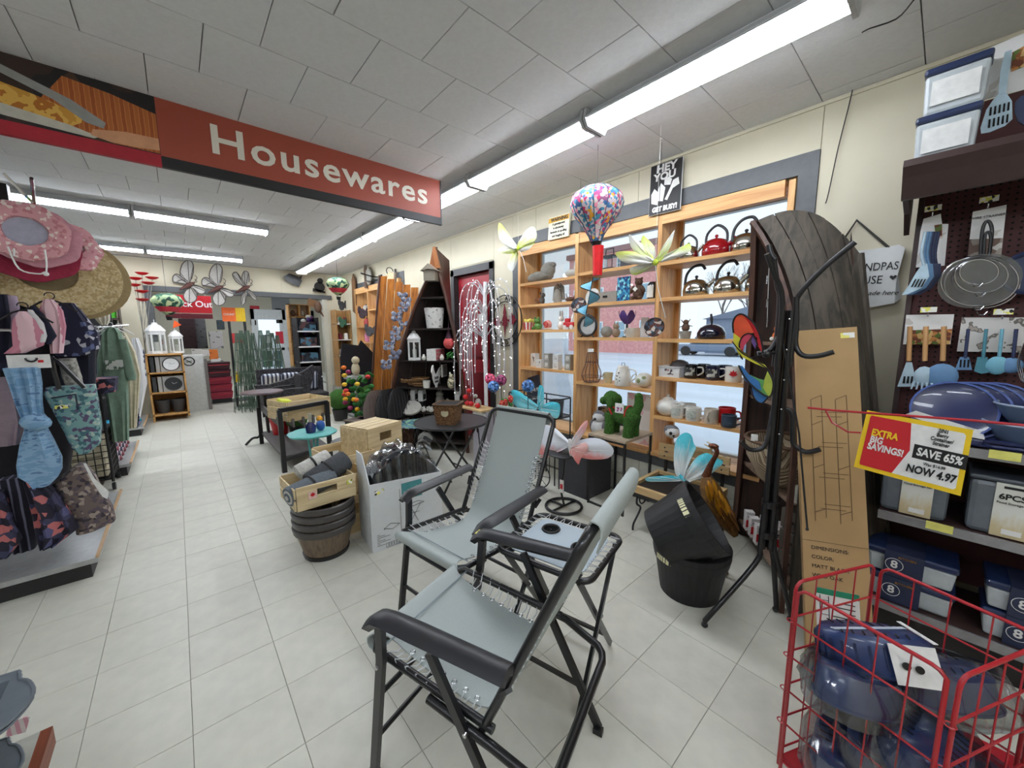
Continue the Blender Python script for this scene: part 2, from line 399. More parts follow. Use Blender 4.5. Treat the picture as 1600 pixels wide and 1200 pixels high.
# back wall with wide opening
OX0, OX1 = -.25, 2.52
wb = sx('wall_back', B().b2((-7, YB, 0), (OX0, YB + .12, CEIL)).b2((OX0, YB, 2.32), (OX1, YB + .12, CEIL)).b2((OX1 + .1, YB, 0), (XW + .12, YB + .12, CEIL)), m_wall)
for x0, x1, z0 in ((-2.4, -1.2, 0), (-1.2, -.25, 0), (-.25, .7, 2.34), (.7, 1.75, 2.34), (1.75, 2.62, 2.34), (2.62, 3.0, 0)):
    sx('wall_panel', B().box(((x0 + x1) / 2, YB - .004, (z0 + CEIL) / 2), (x1 - x0 - .006, .01, CEIL - z0), bev=.0015), m_wall, wb)
sx('trim_4', B().b2((OX0 - .1, YB - .04, 2.24), (OX1 + .2, YB + .14, 2.33)).b2((OX0 - .1, YB - .02, 0), (OX0, YB + .14, 2.24)), m_trim)
sx('trim_5', B().b2((OX1, YB - .03, 0), (OX1 + .1, YB + .13, 2.24)), mat('post_cream', (205, 203, 188), .5))
# room beyond
YF = 16.0
m_far = mat('far_wall', (196, 192, 176), .7)
sx('wall_far', B().b2((-7, YF, 0), (2.0, YF + .12, 3)).b2((2.0, YF, 2.35), (4.0, YF + .12, 3)).b2((4.0, YF, 0), (5, YF + .12, 3)), m_far)
sx('wall_left', B().b2((-7, -2, 0), (-6.9, YF, 3)), m_far)
sx('wall_side', B().b2((4.9, YB + .3, 0), (5, 11.2, 3)).b2((4.9, 11.2, 0), (5, 13.6, .5)).b2((4.9, 11.2, 2.4), (5, 13.6, 3)).b2((4.9, 13.6, 0), (5, YF, 3)), m_far)
sx('wall_partition', B().b2((XW + .1, YB + .1, 0), (4.95, YB + .3, 3)), m_far)
sx('ceiling_far', B().b2((-7, YB + .1, CEIL + .1), (5, YF + .1, CEIL + .2)), m_ceil)
sx('floor_far', B().b2((XW + .4, YB + .1, -.06), (5, 17, -.001)), m_tile)
# back of the shop behind the camera
sx('wall_front', B().b2((-7, -2.1, 0), (XW + .1, -2, CEIL)), m_wall)
# ceiling lamps
m_tube = mat('fluorescent_tube', (255, 255, 255), .3, emis=TUBE, ecol=(240, 246, 255))
m_fix = mat('fixture_enamel', (225, 228, 230), .4, var=.02); m_refl = mat('reflector_darkened', (60, 62, 66), .5, var=.02)  # reflector colour darkened to hold down the tube glare; real enamel is white
def make_light(nm, label, grp):
    t = tg(nm, label, 'ceiling light', group=grp)
    pt('housing', B().box((0, 0, -.02), (.1, 1.2, .04)).prism([(-.107, -.06), (-.05, -.006), (.05, -.006), (.107, -.06), (.1045, -.063), (.05, -.012), (-.05, -.012), (-.1045, -.063)], 1.19), m_fix, t)
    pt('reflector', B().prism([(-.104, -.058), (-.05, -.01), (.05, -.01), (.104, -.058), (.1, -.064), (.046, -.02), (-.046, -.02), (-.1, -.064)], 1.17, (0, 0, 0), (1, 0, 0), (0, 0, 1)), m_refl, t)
    for s in (-1, 1): pt('lamp_tube', B().cyl((s * .062, -.585, -.07), (s * .062, .585, -.07), .018, n=10), m_tube, t)
    for s in (-1, 1): pt('end_plate', B().prism([(-.1, -.005), (.1, -.005), (.112, -.065), (.085, -.105), (-.085, -.105), (-.112, -.065)], .018, (0, s * .597, 0), (1, 0, 0), (0, 0, 1)), mat('end_plate_white', (190, 192, 194), .5), t)
    return t
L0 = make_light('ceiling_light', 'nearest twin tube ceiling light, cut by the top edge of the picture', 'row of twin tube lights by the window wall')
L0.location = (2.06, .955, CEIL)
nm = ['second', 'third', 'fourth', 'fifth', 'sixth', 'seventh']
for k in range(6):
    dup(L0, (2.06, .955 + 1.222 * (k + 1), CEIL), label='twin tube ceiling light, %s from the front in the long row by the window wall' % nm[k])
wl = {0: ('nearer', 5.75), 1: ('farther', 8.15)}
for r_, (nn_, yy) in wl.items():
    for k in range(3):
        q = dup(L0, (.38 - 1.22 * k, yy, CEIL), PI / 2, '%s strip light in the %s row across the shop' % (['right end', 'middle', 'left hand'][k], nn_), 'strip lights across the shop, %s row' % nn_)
for k, (x_, y_) in enumerate(((-3.2, 3.0), (-3.2, 1.0), (-.9, .1), (-.3, -1.2), (.9, -1.2))):  # unseen lamps, the ones near the camera added to brighten the foreground
    dup(L0, (x_, y_, CEIL), 0, 'unseen ceiling light added outside the picture, %s of five' % ['first', 'second', 'third', 'fourth', 'fifth'][k], 'unseen lights added outside the picture')
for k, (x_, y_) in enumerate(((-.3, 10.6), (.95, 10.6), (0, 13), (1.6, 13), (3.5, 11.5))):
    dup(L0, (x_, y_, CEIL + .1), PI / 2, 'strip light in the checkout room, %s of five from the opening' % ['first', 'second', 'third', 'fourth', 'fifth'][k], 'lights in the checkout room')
# big window: glass, pine display shelving in it
m_alu = mat('window_frame', (222, 226, 226), .45)
m_glass = glass_pane()
bays = [(.76, 1.565), (1.60, 2.405), (2.44, 3.225)]
wn = tg('window_1', None, None, (XW + .33, .7, WZ0), kind='structure')
fb = B(); XG = XW + .33
for a in (W0, 1.58, 2.42, W1 - .04): fb.b2((XG - .03, a, WZ0), (XG + .03, a + .04, WZ1))
fb.b2((XG - .03, W0, WZ0), (XG + .03, W1, WZ0 + .04)).b2((XG - .03, W0, WZ1 - .04), (XG + .03, W1, WZ1))
pt('window_frame', fb, m_alu, wn, True)
for a, b in ((W0, 1.58), (1.62, 2.42), (2.46, W1)): pt('pane', B().b2((XG - .003, a, WZ0), (XG + .003, b, WZ1)), m_glass, wn, True)
pt('reveal', B().b2((XW + .12, W0 - .03, WZ0 - .03), (XG + .05, W0, WZ1 + .03)).b2((XW + .12, W1, WZ0 - .03), (XG + .05, W1 + .03, WZ1 + .03)).b2((XW + .12, W0, WZ1), (XG + .05, W1, WZ1 + .03)).b2((XW + .0, W0, WZ0 - .03), (XG + .05, W1, WZ0)), m_wall, wn, True)
sh = tg('window_shelving', 'golden pine shelving with three bays set in the big window of the right wall', 'shelving', (2.985, W0, WZ0))
XF = 2.965; XK = 3.27
for a in (W0 + .005, 1.565, 2.405, 3.225): pt('post', B().b2((XF, a, WZ0 + .02), (XK, a + .035, WZ1 - .02)), m_oak, sh, True)
for (a, b) in bays:
    pt('top_board', B().b2((XF, a, WZ1 - .11), (XF + .03, b, WZ1 - .01)).b2((XF + .03, a, WZ1 - .04), (XK, b, WZ1 - .01)), m_oakh, sh, True)
    pt('sill_board', B().b2((XF - .03, a, WZ0), (XK, b, WZ0 + .03)), m_oakh, sh, True)
SHZ = {0: (2.02, 1.74, 1.41, 1.10, .77), 1: (2.035, 1.74, 1.42, .985), 2: (2.015, 1.775, 1.50, 1.08)}
for k, zs in SHZ.items():
    for z_ in zs: pt('shelf', B().b2((XF + .002, bays[k][0] - .002, z_ - .028), (XK, bays[k][1] + .002, z_)), m_oakh, sh, True)
for (a, b) in bays:   # narrow uprights behind the shelves that frame the panes
    pt('back_strip', B().b2((XK - .01, a, WZ0 + .03), (XK + .02, a + .045, WZ1 - .04)).b2((XK - .01, b - .03, WZ0 + .03), (XK + .02, b, WZ1 - .04)), m_oak, sh, True)
# outside
m_snow = mat('wet_pale_asphalt', (206, 214, 226), .6, var=.1, scale=.8, stretch=(1, .25, 1))
sx('ground_outside', B().b2((XW + .45, -30, -.35), (90, 70, -.12)), m_snow)
m_pink = pat('rose_brick_paint', [(222, 158, 154), (228, 168, 162), (216, 150, 148)], 9, 'voronoi', .9)
m_redbrick = pat('red_brick_paint', [(180, 92, 88), (190, 104, 98)], 9, 'voronoi', .9)
bd = tg('brick_building', 'pinkish red brick building across the car park seen through the left window bays', 'building', (26, 17, -.12))
pt('wall', B().b2((26, 13.6, -.12), (27.8, 22, 7.6)), m_pink, bd, True)
pt('roof', B().b2((25.8, 13.4, 7.6), (28, 22.2, 8.0)), mat('roof_edge', (150, 120, 118), .8), bd, True)
m_wg = mat('far_glass', (150, 176, 190), .2); m_wf = mat('far_frame', (235, 235, 235), .6)
for zz in (.9, 3.6, 6.0):
    for yy in (14.2, 16.3, 18.4, 20.5):
        q = pt('window', B().b2((25.93, yy, zz), (26.02, yy + .95, zz + 1.45)), m_wf, bd, True)
        pt('pane', B().b2((25.9, yy + .1, zz + .1), (25.94, yy + .85, zz + .68)).b2((25.9, yy + .1, zz + .76), (25.94, yy + .85, zz + 1.35)), m_wg, q, True)
hs = tg('low_garage', 'grey low garage with pitched roof beyond the parked cars', 'building', (30, 3, -.12))
pt('wall', B().b2((30, 3, -.12), (36, 12, 2.4)), mat('garage_grey', (150, 165, 185), .8), hs, True)
pt('roof', B().prism([(0, 2.4), (9.4, 2.4), (4.7, 3.6)], 6.6, (33, 2.8, 0), (0, 1, 0), (0, 0, 1)), mat('garage_roof', (128, 140, 160), .8), hs, True)
pt('garage_door', B().b2((29.95, 5, -.12), (30, 8, 2)), mat('garage_door', (205, 215, 228), .7), hs, True)
hs = tg('white_house', 'white house with dark gable roof far behind the window kettles', 'building', (34, -3, -.12))
pt('wall', B().b2((34, -8, -.12), (40, -1, 4.5)), mat('house_white', (215, 222, 230), .8), hs, True)
pt('roof', B().prism([(0, 4.5), (7.6, 4.5), (3.8, 7.2)], 6.6, (37, -8.3, 0), (0, 1, 0), (0, 0, 1)), mat('house_roof', (120, 130, 148), .8), hs, True)
for yy in (-7, -4.6, -2.6): pt('window', B().b2((33.94, yy, 1.2), (34, yy + .8, 2.6)), m_wg, hs, True)
def car(x_, y_, rgb, lab):
    t = tg('car', lab, 'car', (x_, y_, -.12), PI / 2 + .1)
    m_ = mat('car_' + str(rgb[0]), rgb, .3, coat=.5)
    pt('body', B().box((0, 0, .52), (4.3, 1.75, .5), bev=.12).prism([(-1.5, .7), (1.2, .7), (.7, 1.35), (-1.0, 1.38)], 1.5, (0, 0, 0), (1, 0, 0), (0, 0, 1)), m_, t)
    pt('window', B().prism([(-1.3, .8), (1.0, .8), (.62, 1.27), (-.92, 1.3)], 1.54, (0, 0, 0), (1, 0, 0), (0, 0, 1)), mat('car_glass', (40, 50, 60), .2), t)
    for a in (-1.35, 1.35):
        for b in (-.8, .8): pt('wheel', B().cyl((a, b - .1, .32), (a, b + .1, .32), .32, n=14), mK, t)
car(27, 10.4, (120, 134, 156), 'blue grey car parked outside behind the dome lid shelf')
car(27, 5.2, (214, 218, 224), 'white car parked outside behind the right window bay')
m_twig = mat('bare_twig', (120, 112, 108), .9)
def bare_tree(x_, y_, h, lab):
    t = tg('bare_tree', lab, 'tree', (x_, y_, -.12), group='bare trees beyond the car park')
    pt('trunk', B().cyl((0, 0, 0), (0, 0, h * .5), .16, .1, 6), m_twig, t)
    b = B()
    def br(p, d, L, r, k):
        q = p + d * L; b.tube([p, q], [r, r * .6], 4, caps=False)
        if k:
            for i in range(3): br(q if i else p + d * L * .7, (d + V(U(-.7, .7), U(-.7, .7), U(-.1, .5))).normalized(), L * .68, r * .6, k - 1)
    for i in range(4): br(V(0, 0, h * (.35 + .05 * i)), V(U(-.6, .6), U(-.6, .6), 1).normalized(), h * .2, .07, 4)
    pt('branches', b, m_twig, t, kind='stuff')
for i, (x_, y_, h) in enumerate(((42, 6, 7), (42, 9.5, 6.5), (40, 12.4, 7.5), (44, 16, 9), (38, 1.5, 7))):
    bare_tree(x_, y_, h, 'leafless tree beyond the car park, %s from the right window post' % ['first', 'second', 'third', 'fourth', 'fifth'][i])
cp = tg('window_canopy', 'white soffit of the canopy over the shop window outside', 'canopy', (3.5, 0, 2.84))
pt('soffit', B().b2((3.5, -1.0, 2.84), (4.4, 8.6, 2.92)), mat('soffit_white', (196, 202, 210), .7), cp, True)
pt('canopy_post', B().b2((4.1, -.2, -.12), (4.4, .62, 2.84)), mat('canopy_post', (214, 218, 224), .7), cp, True)
pt('fascia', B().b2((4.4, -1.0, 2.8), (4.44, 8.6, 2.95)), mat('soffit_white'), cp, True)
# far window on the right wall with its pine shelving
wn = tg('window_2', None, None, (XG, 6.25, .6), kind='structure')
pt('window_frame', B().b2((XG - .03, 6.2, .55), (XG + .03, 8.45, .6)).b2((XG - .03, 6.2, 2.4), (XG + .03, 8.45, 2.45)).b2((XG - .03, 7.3, .6), (XG + .03, 7.36, 2.4)), m_alu, wn, True)
pt('pane', B().b2((XG - .003, 6.25, .6), (XG + .003, 7.3, 2.42)), m_glass, wn, True)
pt('pane', B().b2((XG - .003, 7.36, .6), (XG + .003, 8.4, 2.42)), m_glass, wn, True)
pt('reveal', B().b2((XW + .12, 6.2, .57), (XG + .05, 6.25, 2.45)).b2((XW + .12, 8.4, .57), (XG + .05, 8.45, 2.45)).b2((XW + .12, 6.25, 2.42), (XG + .05, 8.4, 2.45)).b2((XW, 6.25, .57), (XG + .05, 8.4, .6)), m_wall, wn, True)
sh2 = tg('window_shelving', 'golden pine shelving with narrow bays in the far window near the back corner', 'shelving', (2.985, 6.25, .6))
for a in (6.26, 6.95, 7.66, 8.36): pt('post', B().b2((2.93, a, .6), (XK, a + .035, 2.41)), m_oak, sh2, True)
pt('top_board', B().b2((2.93, 6.295, 2.3), (2.96, 8.36, 2.41)), m_oakh, sh2, True)
pt('sill_board', B().b2((2.93, 6.295, .6), (XK, 8.36, .63)), m_oakh, sh2, True)
for a, b in ((6.297, 6.948), (6.987, 7.658), (7.697, 8.358)):
    for z_ in (1.95, 1.62, 1.3, .98): pt('shelf', B().b2((2.935, a, z_ - .025), (XK, b, z_)), m_oakh, sh2, True)
# hanging sign
m_terra = mat('sign_terracotta', (158, 70, 50), .5, var=.03, scale=3)
mI = mat('sign_black', (22, 22, 24), .5); m_cream = mat('sign_cream', (226, 220, 206), .5, var=.01)
SY = 2.975
sg = tg('hanging_sign', 'long terracotta hanging sign with cream word Housewares and a food photo', 'sign', (.65, SY, 2.39))
pt('board', B().b2((.03, SY - .012, 2.45), (1.80, SY + .012, 2.75)), m_terra, sg, True)
pt('black_band', B().b2((.03, SY - .013, 2.392), (1.80, SY + .013, 2.45)), mI, sg, True)
pt('end_strip', B().b2((1.80, SY - .015, 2.39), (1.81, SY + .015, 2.75)), mI, sg, True)
text('Housewares', .225, (.965, SY - .0135, 2.602), (1, 0, 0), (0, 0, 1), m_cream, sg, bold=.004, sx=1.14, sp=1.12)
XL = -1.35
ph = pt('photo_print', B().b2((XL, SY - .012, 2.45), (.03, SY + .012, 2.75)), pat('photo_dark', [(30, 22, 20), (52, 34, 26), (24, 20, 22), (70, 46, 30)], 3, 'noise', .5), sg, True)
pt('crimson_band', B().b2((XL, SY - .013, 2.392), (.03, SY + .013, 2.455)), mat('sign_crimson', (168, 24, 42), .5), sg, True)
m_y = pat('photo_golden', [(206, 150, 60), (226, 178, 84), (180, 110, 40)], 14, 'noise'); m_gl = mat('photo_pot_grey', (150, 150, 148), .4)
def onsign(name, poly, mm, dy=.0135): pt(name, B().prism([(a, b) for a, b in poly], .002, (0, SY - dy, 0), (1, 0, 0), (0, 0, 1)), mm, sg, True)
onsign('print_table', [(-.42, 2.53), (-.15, 2.46), (.028, 2.46), (.028, 2.66), (-.14, 2.70), (-.3, 2.72)], pat('photo_wood', [(176, 100, 50), (196, 120, 62), (160, 84, 40)], 9, 'wave', stretch=(1, 1, 4)), .0128)
onsign('print_food', [(-.9, 2.5), (-.6, 2.48), (-.3, 2.49), (-.22, 2.55), (-.4, 2.6), (-.7, 2.66), (-.95, 2.64)], m_y, .0133)
onsign('print_lid', [(-.75, 2.715), (-.5, 2.70), (-.28, 2.62), (-.17, 2.55), (-.18, 2.52), (-.24, 2.53), (-.34, 2.60), (-.52, 2.67), (-.74, 2.69)], m_gl, .0138)
onsign('print_hand', [(-.22, 2.505), (-.1, 2.53), (.028, 2.535), (.028, 2.475), (-.06, 2.465), (-.16, 2.462), (-.23, 2.475)], mat('photo_skin', (206, 150, 112), .6), .0142)
onsign('print_pot_rim', [(-1.0, 2.6), (-.6, 2.54), (-.3, 2.50), (-.2, 2.475), (-.22, 2.462), (-.5, 2.475), (-1.0, 2.54)], mat('photo_rim', (196, 192, 180), .4), .0136)
for x_ in (-1.1, -.5, .2, .9, 1.6): pt('hanger_wire', B().cyl((x_, SY, 2.745), (x_, SY, CEIL + .003), .0012, n=4), m_fix, sg, True)
# folding sling chairs and their table
m_sling = mat('grey_sling_mesh', (174, 182, 180), .75, var=.05, scale=300)
mT = mat('black_tube', (24, 24, 27), .35, coat=.2, var=.05); m_arm = mat('armrest_plastic', (38, 38, 42), .42)
m_cord = mat('elastic_cord', (205, 208, 210), .5); m_eye = mat('steel_eyelet', (215, 215, 218), .25, metal=1)
def sling_chair(label, btx, btz):
    t = tg('folding_chair', label, 'chair', group='grey sling folding chairs with a side table')
    W_ = .235; WA = .272; r = .0125
    J = (-.17, .425); SF = (.285, .475)
    def dirb(k): return (J[0] + (btx - J[0]) * k, J[1] + (btz - J[1]) * k)
    # back frame: one bent tube
    bt = dirb(.93); pts = [V(J[0] + .02, W_, J[1] - .03), V(bt[0], W_, bt[1])]
    top = []
    for i in range(1, 6):
        a = PI / 2 * i / 5; q = dirb(.93 + .07 * sin(a)); top.append(V(q[0], W_ - .055 * (1 - cos(a)), q[1]))
    full = pts + top + [V(p.x, -p.y, p.z) for p in reversed(pts + top)]
    pt('back_frame', B().tube(full, r, 8), mT, t)
    # seat frame: side rails + front bar
    sf = [V(J[0] - .02, W_, J[1]), V(SF[0] - .03, W_, SF[1] - .01), V(SF[0], W_ - .03, SF[1] - .012)]
    pt('seat_frame', B().tube(sf + [V(p.x, -p.y, p.z) for p in reversed(sf)], r, 8), mT, t)
    # rear support loop
    u = [V(.02, W_ + .018, .425), V(-.2, W_ + .02, .40), V(-.30, W_ + .01, .365)] + [V(-.30 - .06 * sin(a), W_ - .05 + .06 * cos(a), .365 - .01 * a) for a in (.5, 1., 1.5)]
    pt('rear_loop', B().tube(u + [V(p.x, -p.y, p.z) for p in reversed(u)], r * 1.05, 8), mT, t)
    for s in (-1, 1):
        pt('leg', B().bar((.185, s * WA, .60), (.195, s * (WA - .006), .47), .03, .018, up=(0, 1, 0)).bar((.195, s * (WA - .006), .48), (.275, s * (WA - .02), .02), .028, .018, up=(0, 1, 0)).box((.276, s * (WA - .02), .01), (.034, .024, .022)), mT, t)
        pt('leg', B().bar((-.01, s * WA, .60), (-.335, s * (WA - .02), .015), .028, .016, up=(0, 1, 0)).box((-.337, s * (WA - .028), .01), (.034, .024, .022)), mT, t)
        arm = []
        pt('armrest', B().grid(lambda a, b: V(.21 - .47 * a, s * WA + (b - .5) * (.046 - .014 * abs(a - .35)) , .615 + .02 * a + .012 * sin(PI * b) - (.03 * max(0, .08 - a) / .08)), 14, 6, t=.026), m_arm, t)
        pt('arm_bracket', B().bar((-.255, s * (WA - .01), .60), (-.225, s * (W_ + .012), .56), .018, .01), mT, t)
        for (x_, z_) in ((.2, .46), (-.13, .42)): pt('bolt', B().cyl((x_, s * (WA + .004), z_), (x_, s * (WA + .012), z_), .006, n=8), m_eye, t)
    pt('stretcher', B().tube([(.215, WA - .01, .345), (.215, -WA + .01, .345)], .009, 8), mT, t)
    pt('stretcher', B().tube([(.252, WA - .015, .16), (.252, -WA + .015, .16)], .009, 8), mT, t)
    pt('stretcher', B().tube([(-.28, WA - .025, .095), (-.28, -WA + .025, .095)], .010, 8), mT, t)
    # sling: front roll, seat, waist, back, top sleeve - one sheet
    path = [V(SF[0] - .02, 0, SF[1] - .032), V(SF[0] + .012, 0, SF[1] - .026), V(SF[0] + .016, 0, SF[1] + .002), V(SF[0] - .01, 0, SF[1] + .006)]
    path += [V(.18, 0, SF[1] - .028), V(.05, 0, SF[1] - .06), V(-.08, 0, J[1] - .03), V(-.16, 0, J[1] - .0)]
    for k in (.12, .3, .5, .7, .88, .98): q = dirb(k); path.append(V(q[0] - .012 * sin(PI * k), 0, q[1]))
    q = dirb(1.0); path += [V(q[0], 0, q[1] + .018), V(q[0] - .022, 0, q[1] + .006), V(q[0] - .012, 0, q[1] - .05)]
    pp = smo(path, 3); wid = lambda k: .228 if k < .14 else (.228 - min(1, (k - .14) / .08) * .045 if k < .82 else .183 + min(1, (k - .82) / .06) * .012)
    NP = len(pp) - 1
    pt('sling', B().grid(lambda a, b: pp[round(a * NP)] + V(0, (b - .5) * 2 * wid(a), -.008 * sin(PI * b) * (1 if .2 < a < .5 else 0)), NP, 10, t=.004), m_sling, t)
    pt('seam', B().grid(lambda a, b: V(SF[0] - .05, (b - .5) * .44, SF[1] - .0025) + V(-.006 * a, 0, 0), 1, 6, t=.001), mat('sling_stitch', (120, 132, 136), .8), t)
    cd = B(); ey = B()
    for s in (-1, 1):
        for i in range(9):
            x_ = .20 - i * .042; z_ = SF[1] - .03 - (.20 - x_) * .14
            cd.tube([(x_, s * .176, z_ + .004), (x_ - .008, s * .205, z_ + .012), (x_ + .006, s * (W_ + .006), z_ + .035), (x_ - .01, s * (W_ + .01), z_ + .012), (x_ - .021, s * .18, z_ - .002)], .0022, 5)
            ey.ring((x_, s * .172, z_ + .006), .0075, .0022, 10, 4)
        for i in range(13):
            k = .12 + i * .042; q = dirb(k); q2 = dirb(k + .03)
            cd.tube([(q[0] + .004, s * .178, q[1]), (q[0] + .012, s * .21, q[1] + .01), (q2[0] + .004, s * (W_ + .004), q2[1] + .01), (q2[0] - .01, s * .2, q2[1]), (q[0] - .004, s * .182, q[1] + .015)], .0022, 5)
            ey.ring((q[0] + .004, s * .174, q[1]), .0075, .0022, 10, 4, ax=(1, 0, .3))
    pt('lacing_cord', cd, m_cord, t, kind='stuff'); pt('eyelets', ey, m_eye, t, kind='stuff')
    return t
c1 = sling_chair('grey sling folding chair facing left beside the white carton', -.43, 1.0); c1.location = (1.065, 1.546, 0); c1.rotation_euler.z = 3.30
c2 = sling_chair('nearest grey sling folding chair with its back to the camera', -.43, 1.03); c2.location = (.694, .948, 0); c2.rotation_euler.z = 1.903
# table
tt = tg('folding_table', 'grey mesh folding side table with two cup holders between the chairs', 'table', (1.17, 1.02, 0), .25, 'grey sling folding chairs with a side table')
TH = .56; a = .19; bq = .21
pt('top_frame', B().tube([V(p[0], p[1], TH) for p in rrect(-a, -bq, a, bq, .05, 5)], .0125, 8, closed=True), mT, tt)
hole = [(.02, .10), (.02, -.10)]
pt('mesh_top', B().prism(rrect(-a + .03, -bq + .04, a - .04, bq - .04, .04, 4), .004, (0, 0, TH + .004), (1, 0, 0), (0, 1, 0)), mat('table_mesh', (178, 192, 202), .6, var=.03, scale=300), tt)
for hx, hy in ((.07, .085), (.0, -.095)):
    q = pt('cup_holder', B().ring((hx, hy, TH + .009), .038, .006, 22, 6), mP, tt)
    pt('cup_well', B().lathe([(.034, TH + .0075), (.002, TH + .0065)], (hx, hy, 0), 18), m_dark, q)
cd = B()
for i in range(8):
    k = -1 + 2 * i / 7
    for s in (-1, 1): cd.tube([(k * .14, s * (bq - .045), TH + .008), (k * .14 + .01, s * bq, TH + .014), (k * .14 + .02, s * (bq - .045), TH + .008)], .002, 4)
    cd.tube([(a - .045, k * .14, TH + .008), (a, k * .14 + .01, TH + .014), (a - .045, k * .14 + .02, TH + .008)], .002, 4)
pt('lacing_cord', cd, m_cord, tt, kind='stuff')
for s in (-1, 1):
    pt('leg', B().bar((-.17, s * .165, TH - .02), (.20, s * .165, .012), .022, .014, up=(0, 1, 0)), mT, tt)
    pt('leg', B().bar((.17, s * .185, TH - .02), (-.20, s * .185, .012), .022, .014, up=(0, 1, 0)), mT, tt)
    pt('bolt', B().cyl((0, s * .15, .30), (0, s * .2, .30), .006, n=8), m_eye, tt)
pt('stretcher', B().bar((.15, -.165, .09), (.15, .165, .09), .014), mT, tt)
pt('stretcher', B().bar((-.15, -.185, .09), (-.15, .185, .09), .014), mT, tt)
pt('price_label', B().box((.19, -.272, .632), (.04, .035, .002)), mat('yellow_label', (226, 220, 110), .6), c2)
# ware in the big window
mC = mat('white_ceramic', (232, 230, 222), .25, var=.02, coat=.4); mS = mat('grey_stone', (150, 148, 140), .9, var=.2, scale=25, bump=.4)
m_kh = mat('kettle_handle', (40, 40, 44), .4); m_steel = mat('polished_steel', (190, 188, 180), .15, metal=1, var=.03)
m_kred = mat('kettle_red', (150, 10, 24), .15, coat=.8); m_knavy = mat('kettle_navy', (16, 18, 40), .12, coat=.9)
m_gold = mat('antique_gold', (200, 140, 40), .35, metal=.6, var=.3, scale=20)
m_tag = mat('paper_tag', (238, 238, 232), .7); m_brownc = mat('brown_casting', (92, 66, 50), .7, var=.3, scale=30, bump=.3)
def shz(b, k): return SHZ[b][k]
def yat(u, v=500, x=3.06): return PX(u, v, x).y
def kettle(u, z, m, label, s=1.0, ha=0, lid=True, loop='over'):
    t = tg('kettle', label, 'kettle', (3.08, yat(u), z), ha, 'stove kettles in the right window bay')
    pt('body', B().lathe([(0, 0), (.085, 0), (.094, .012), (.096, .045), (.088, .085), (.065, .115), (.04, .126), (0, .128)], n=28), m, t)
    pt('lid', B().lathe([(0, .118), (.034, .117), (.03, .126), (.008, .132), (.008, .14), (.014, .148), (.008, .158), (0, .16)], n=16), m_kh if m is m_steel else m, t)
    pt('spout', B().tube([(0, -.08, .07), (0, -.115, .1), (0, -.13, .125)], [.018, .013, .011], 8), m, t)
    if loop == 'over': pt('handle', B().tube(smo([(0, -.075, .10), (0, -.066, .175), (0, 0, .225), (0, .066, .175), (0, .075, .10)], 4), .0095, 8), m_kh, t)
    else: pt('handle', B().tube(smo([(0, .085, .09), (0, .075, .17), (0, .03, .225), (0, -.03, .235), (0, -.06, .2)], 4), .0105, 8), m_kh, t)
    t.scale = (s,) * 3; return t
kettle(1068, shz(0, 0), m_steel, 'steel kettle half hidden by the lime paper flower in the top right window bay', .86)
kettle(1110, shz(0, 0), m_kred, 'glossy red stove kettle with black loop handle', 1.0)
kettle(1155, shz(0, 0), m_steel, 'steel kettle right of the red kettle, tall handle', 1.0, .2, loop='back')
kettle(1083, shz(0, 1), m_steel, 'left steel kettle on the second shelf of the right window bay', 1.0, .1, loop='back')
kettle(1132, shz(0, 1), m_steel, 'middle steel kettle on the second shelf, in front of bare trees', 1.0, -.1, loop='back')
kettle(1183, shz(0, 1), m_steel, 'steel kettle cut off by the dark boat shelf', 1.0, 0, loop='back')
t = tg('casserole_dish', 'navy round dome pot with a single black upright handle', 'pot', (3.08, yat(1111), shz(0, 2)))
pt('body', B().lathe([(0, 0), (.088, 0), (.1, .015), (.1, .045), (.08, .085), (.045, .108), (0, .115)], n=28), m_knavy, t)
pt('handle', B().tube([(0, 0, .112), (0, .004, .15), (0, .01, .19)], [.006, .011, .008], 8), m_kh, t)
t = tg('figurine', 'small brown twiggy creature figurine in a grey pot', 'figurine', (3.06, yat(1072), shz(0, 2)))
pt('pot', B().lathe([(0, 0), (.03, 0), (.038, .05), (.034, .052), (0, .05)]), mS, t)
b = B().ell((0, 0, .075), (.022, .026, .03), 10).ell((0, 0, .11), (.018, .018, .018), 10)
for a in range(6): b.cyl((0, 0, .09), (cos(a) * .02, sin(a) * .045, .1 + .03 * sin(a * 2)), .006, .002, 6)
pt('body', b, m_brownc, t)
# mugs and cups
def mug(u, z, m, label, r=.042, h=.092, ang=0, hm=None, grp='mugs in the right window bay', x=3.05, art=None, taper=1.0, x_=None):
    t = tg('mug', label, 'mug', (x, yat(u, x=x), z), ang, grp)
    pt('cup', B().lathe([(0, 0), (r * .92 * taper, 0), (r * taper, .006), (r, h), (r - .004, h), (r * .93 * taper - .003, .012), (0, .01)], n=22), m, t)
    pt('handle', B().tube(smo([(0, -r * .97, h * .8), (0, -r - .026, h * .78), (0, -r - .03, h * .45), (0, -r * .99, h * .22)], 4), .0055, 7), hm or m, t)
    if art: pt('print', B().grid(lambda a, c: V(-cos((a - .5) * 1.5) * (r + .0012), sin((a - .5) * 1.5) * (r + .0012), h * (.22 + .56 * c)), 8, 3, t=.0006), art, t)
    return t
m_mblack = mat('black_glaze', (26, 26, 30), .2, coat=.6); m_mnavy = mat('navy_glaze', (22, 26, 58), .2, coat=.6); m_mslate = mat('slate_glaze', (54, 68, 84), .3)
m_mart = pat('mug_print_grey', [(190, 190, 180), (40, 40, 44), (150, 150, 140)], 70, rough=.5); m_mleaf = pat('mug_print_leaf', [(200, 204, 196, 3), (150, 164, 148, 1)], 90, 'noise', .5)
m_mred = mat('maple_red', (196, 24, 32), .4); m_mbeige = mat('beige_glaze', (206, 196, 180), .35)
z = shz(0, 3)
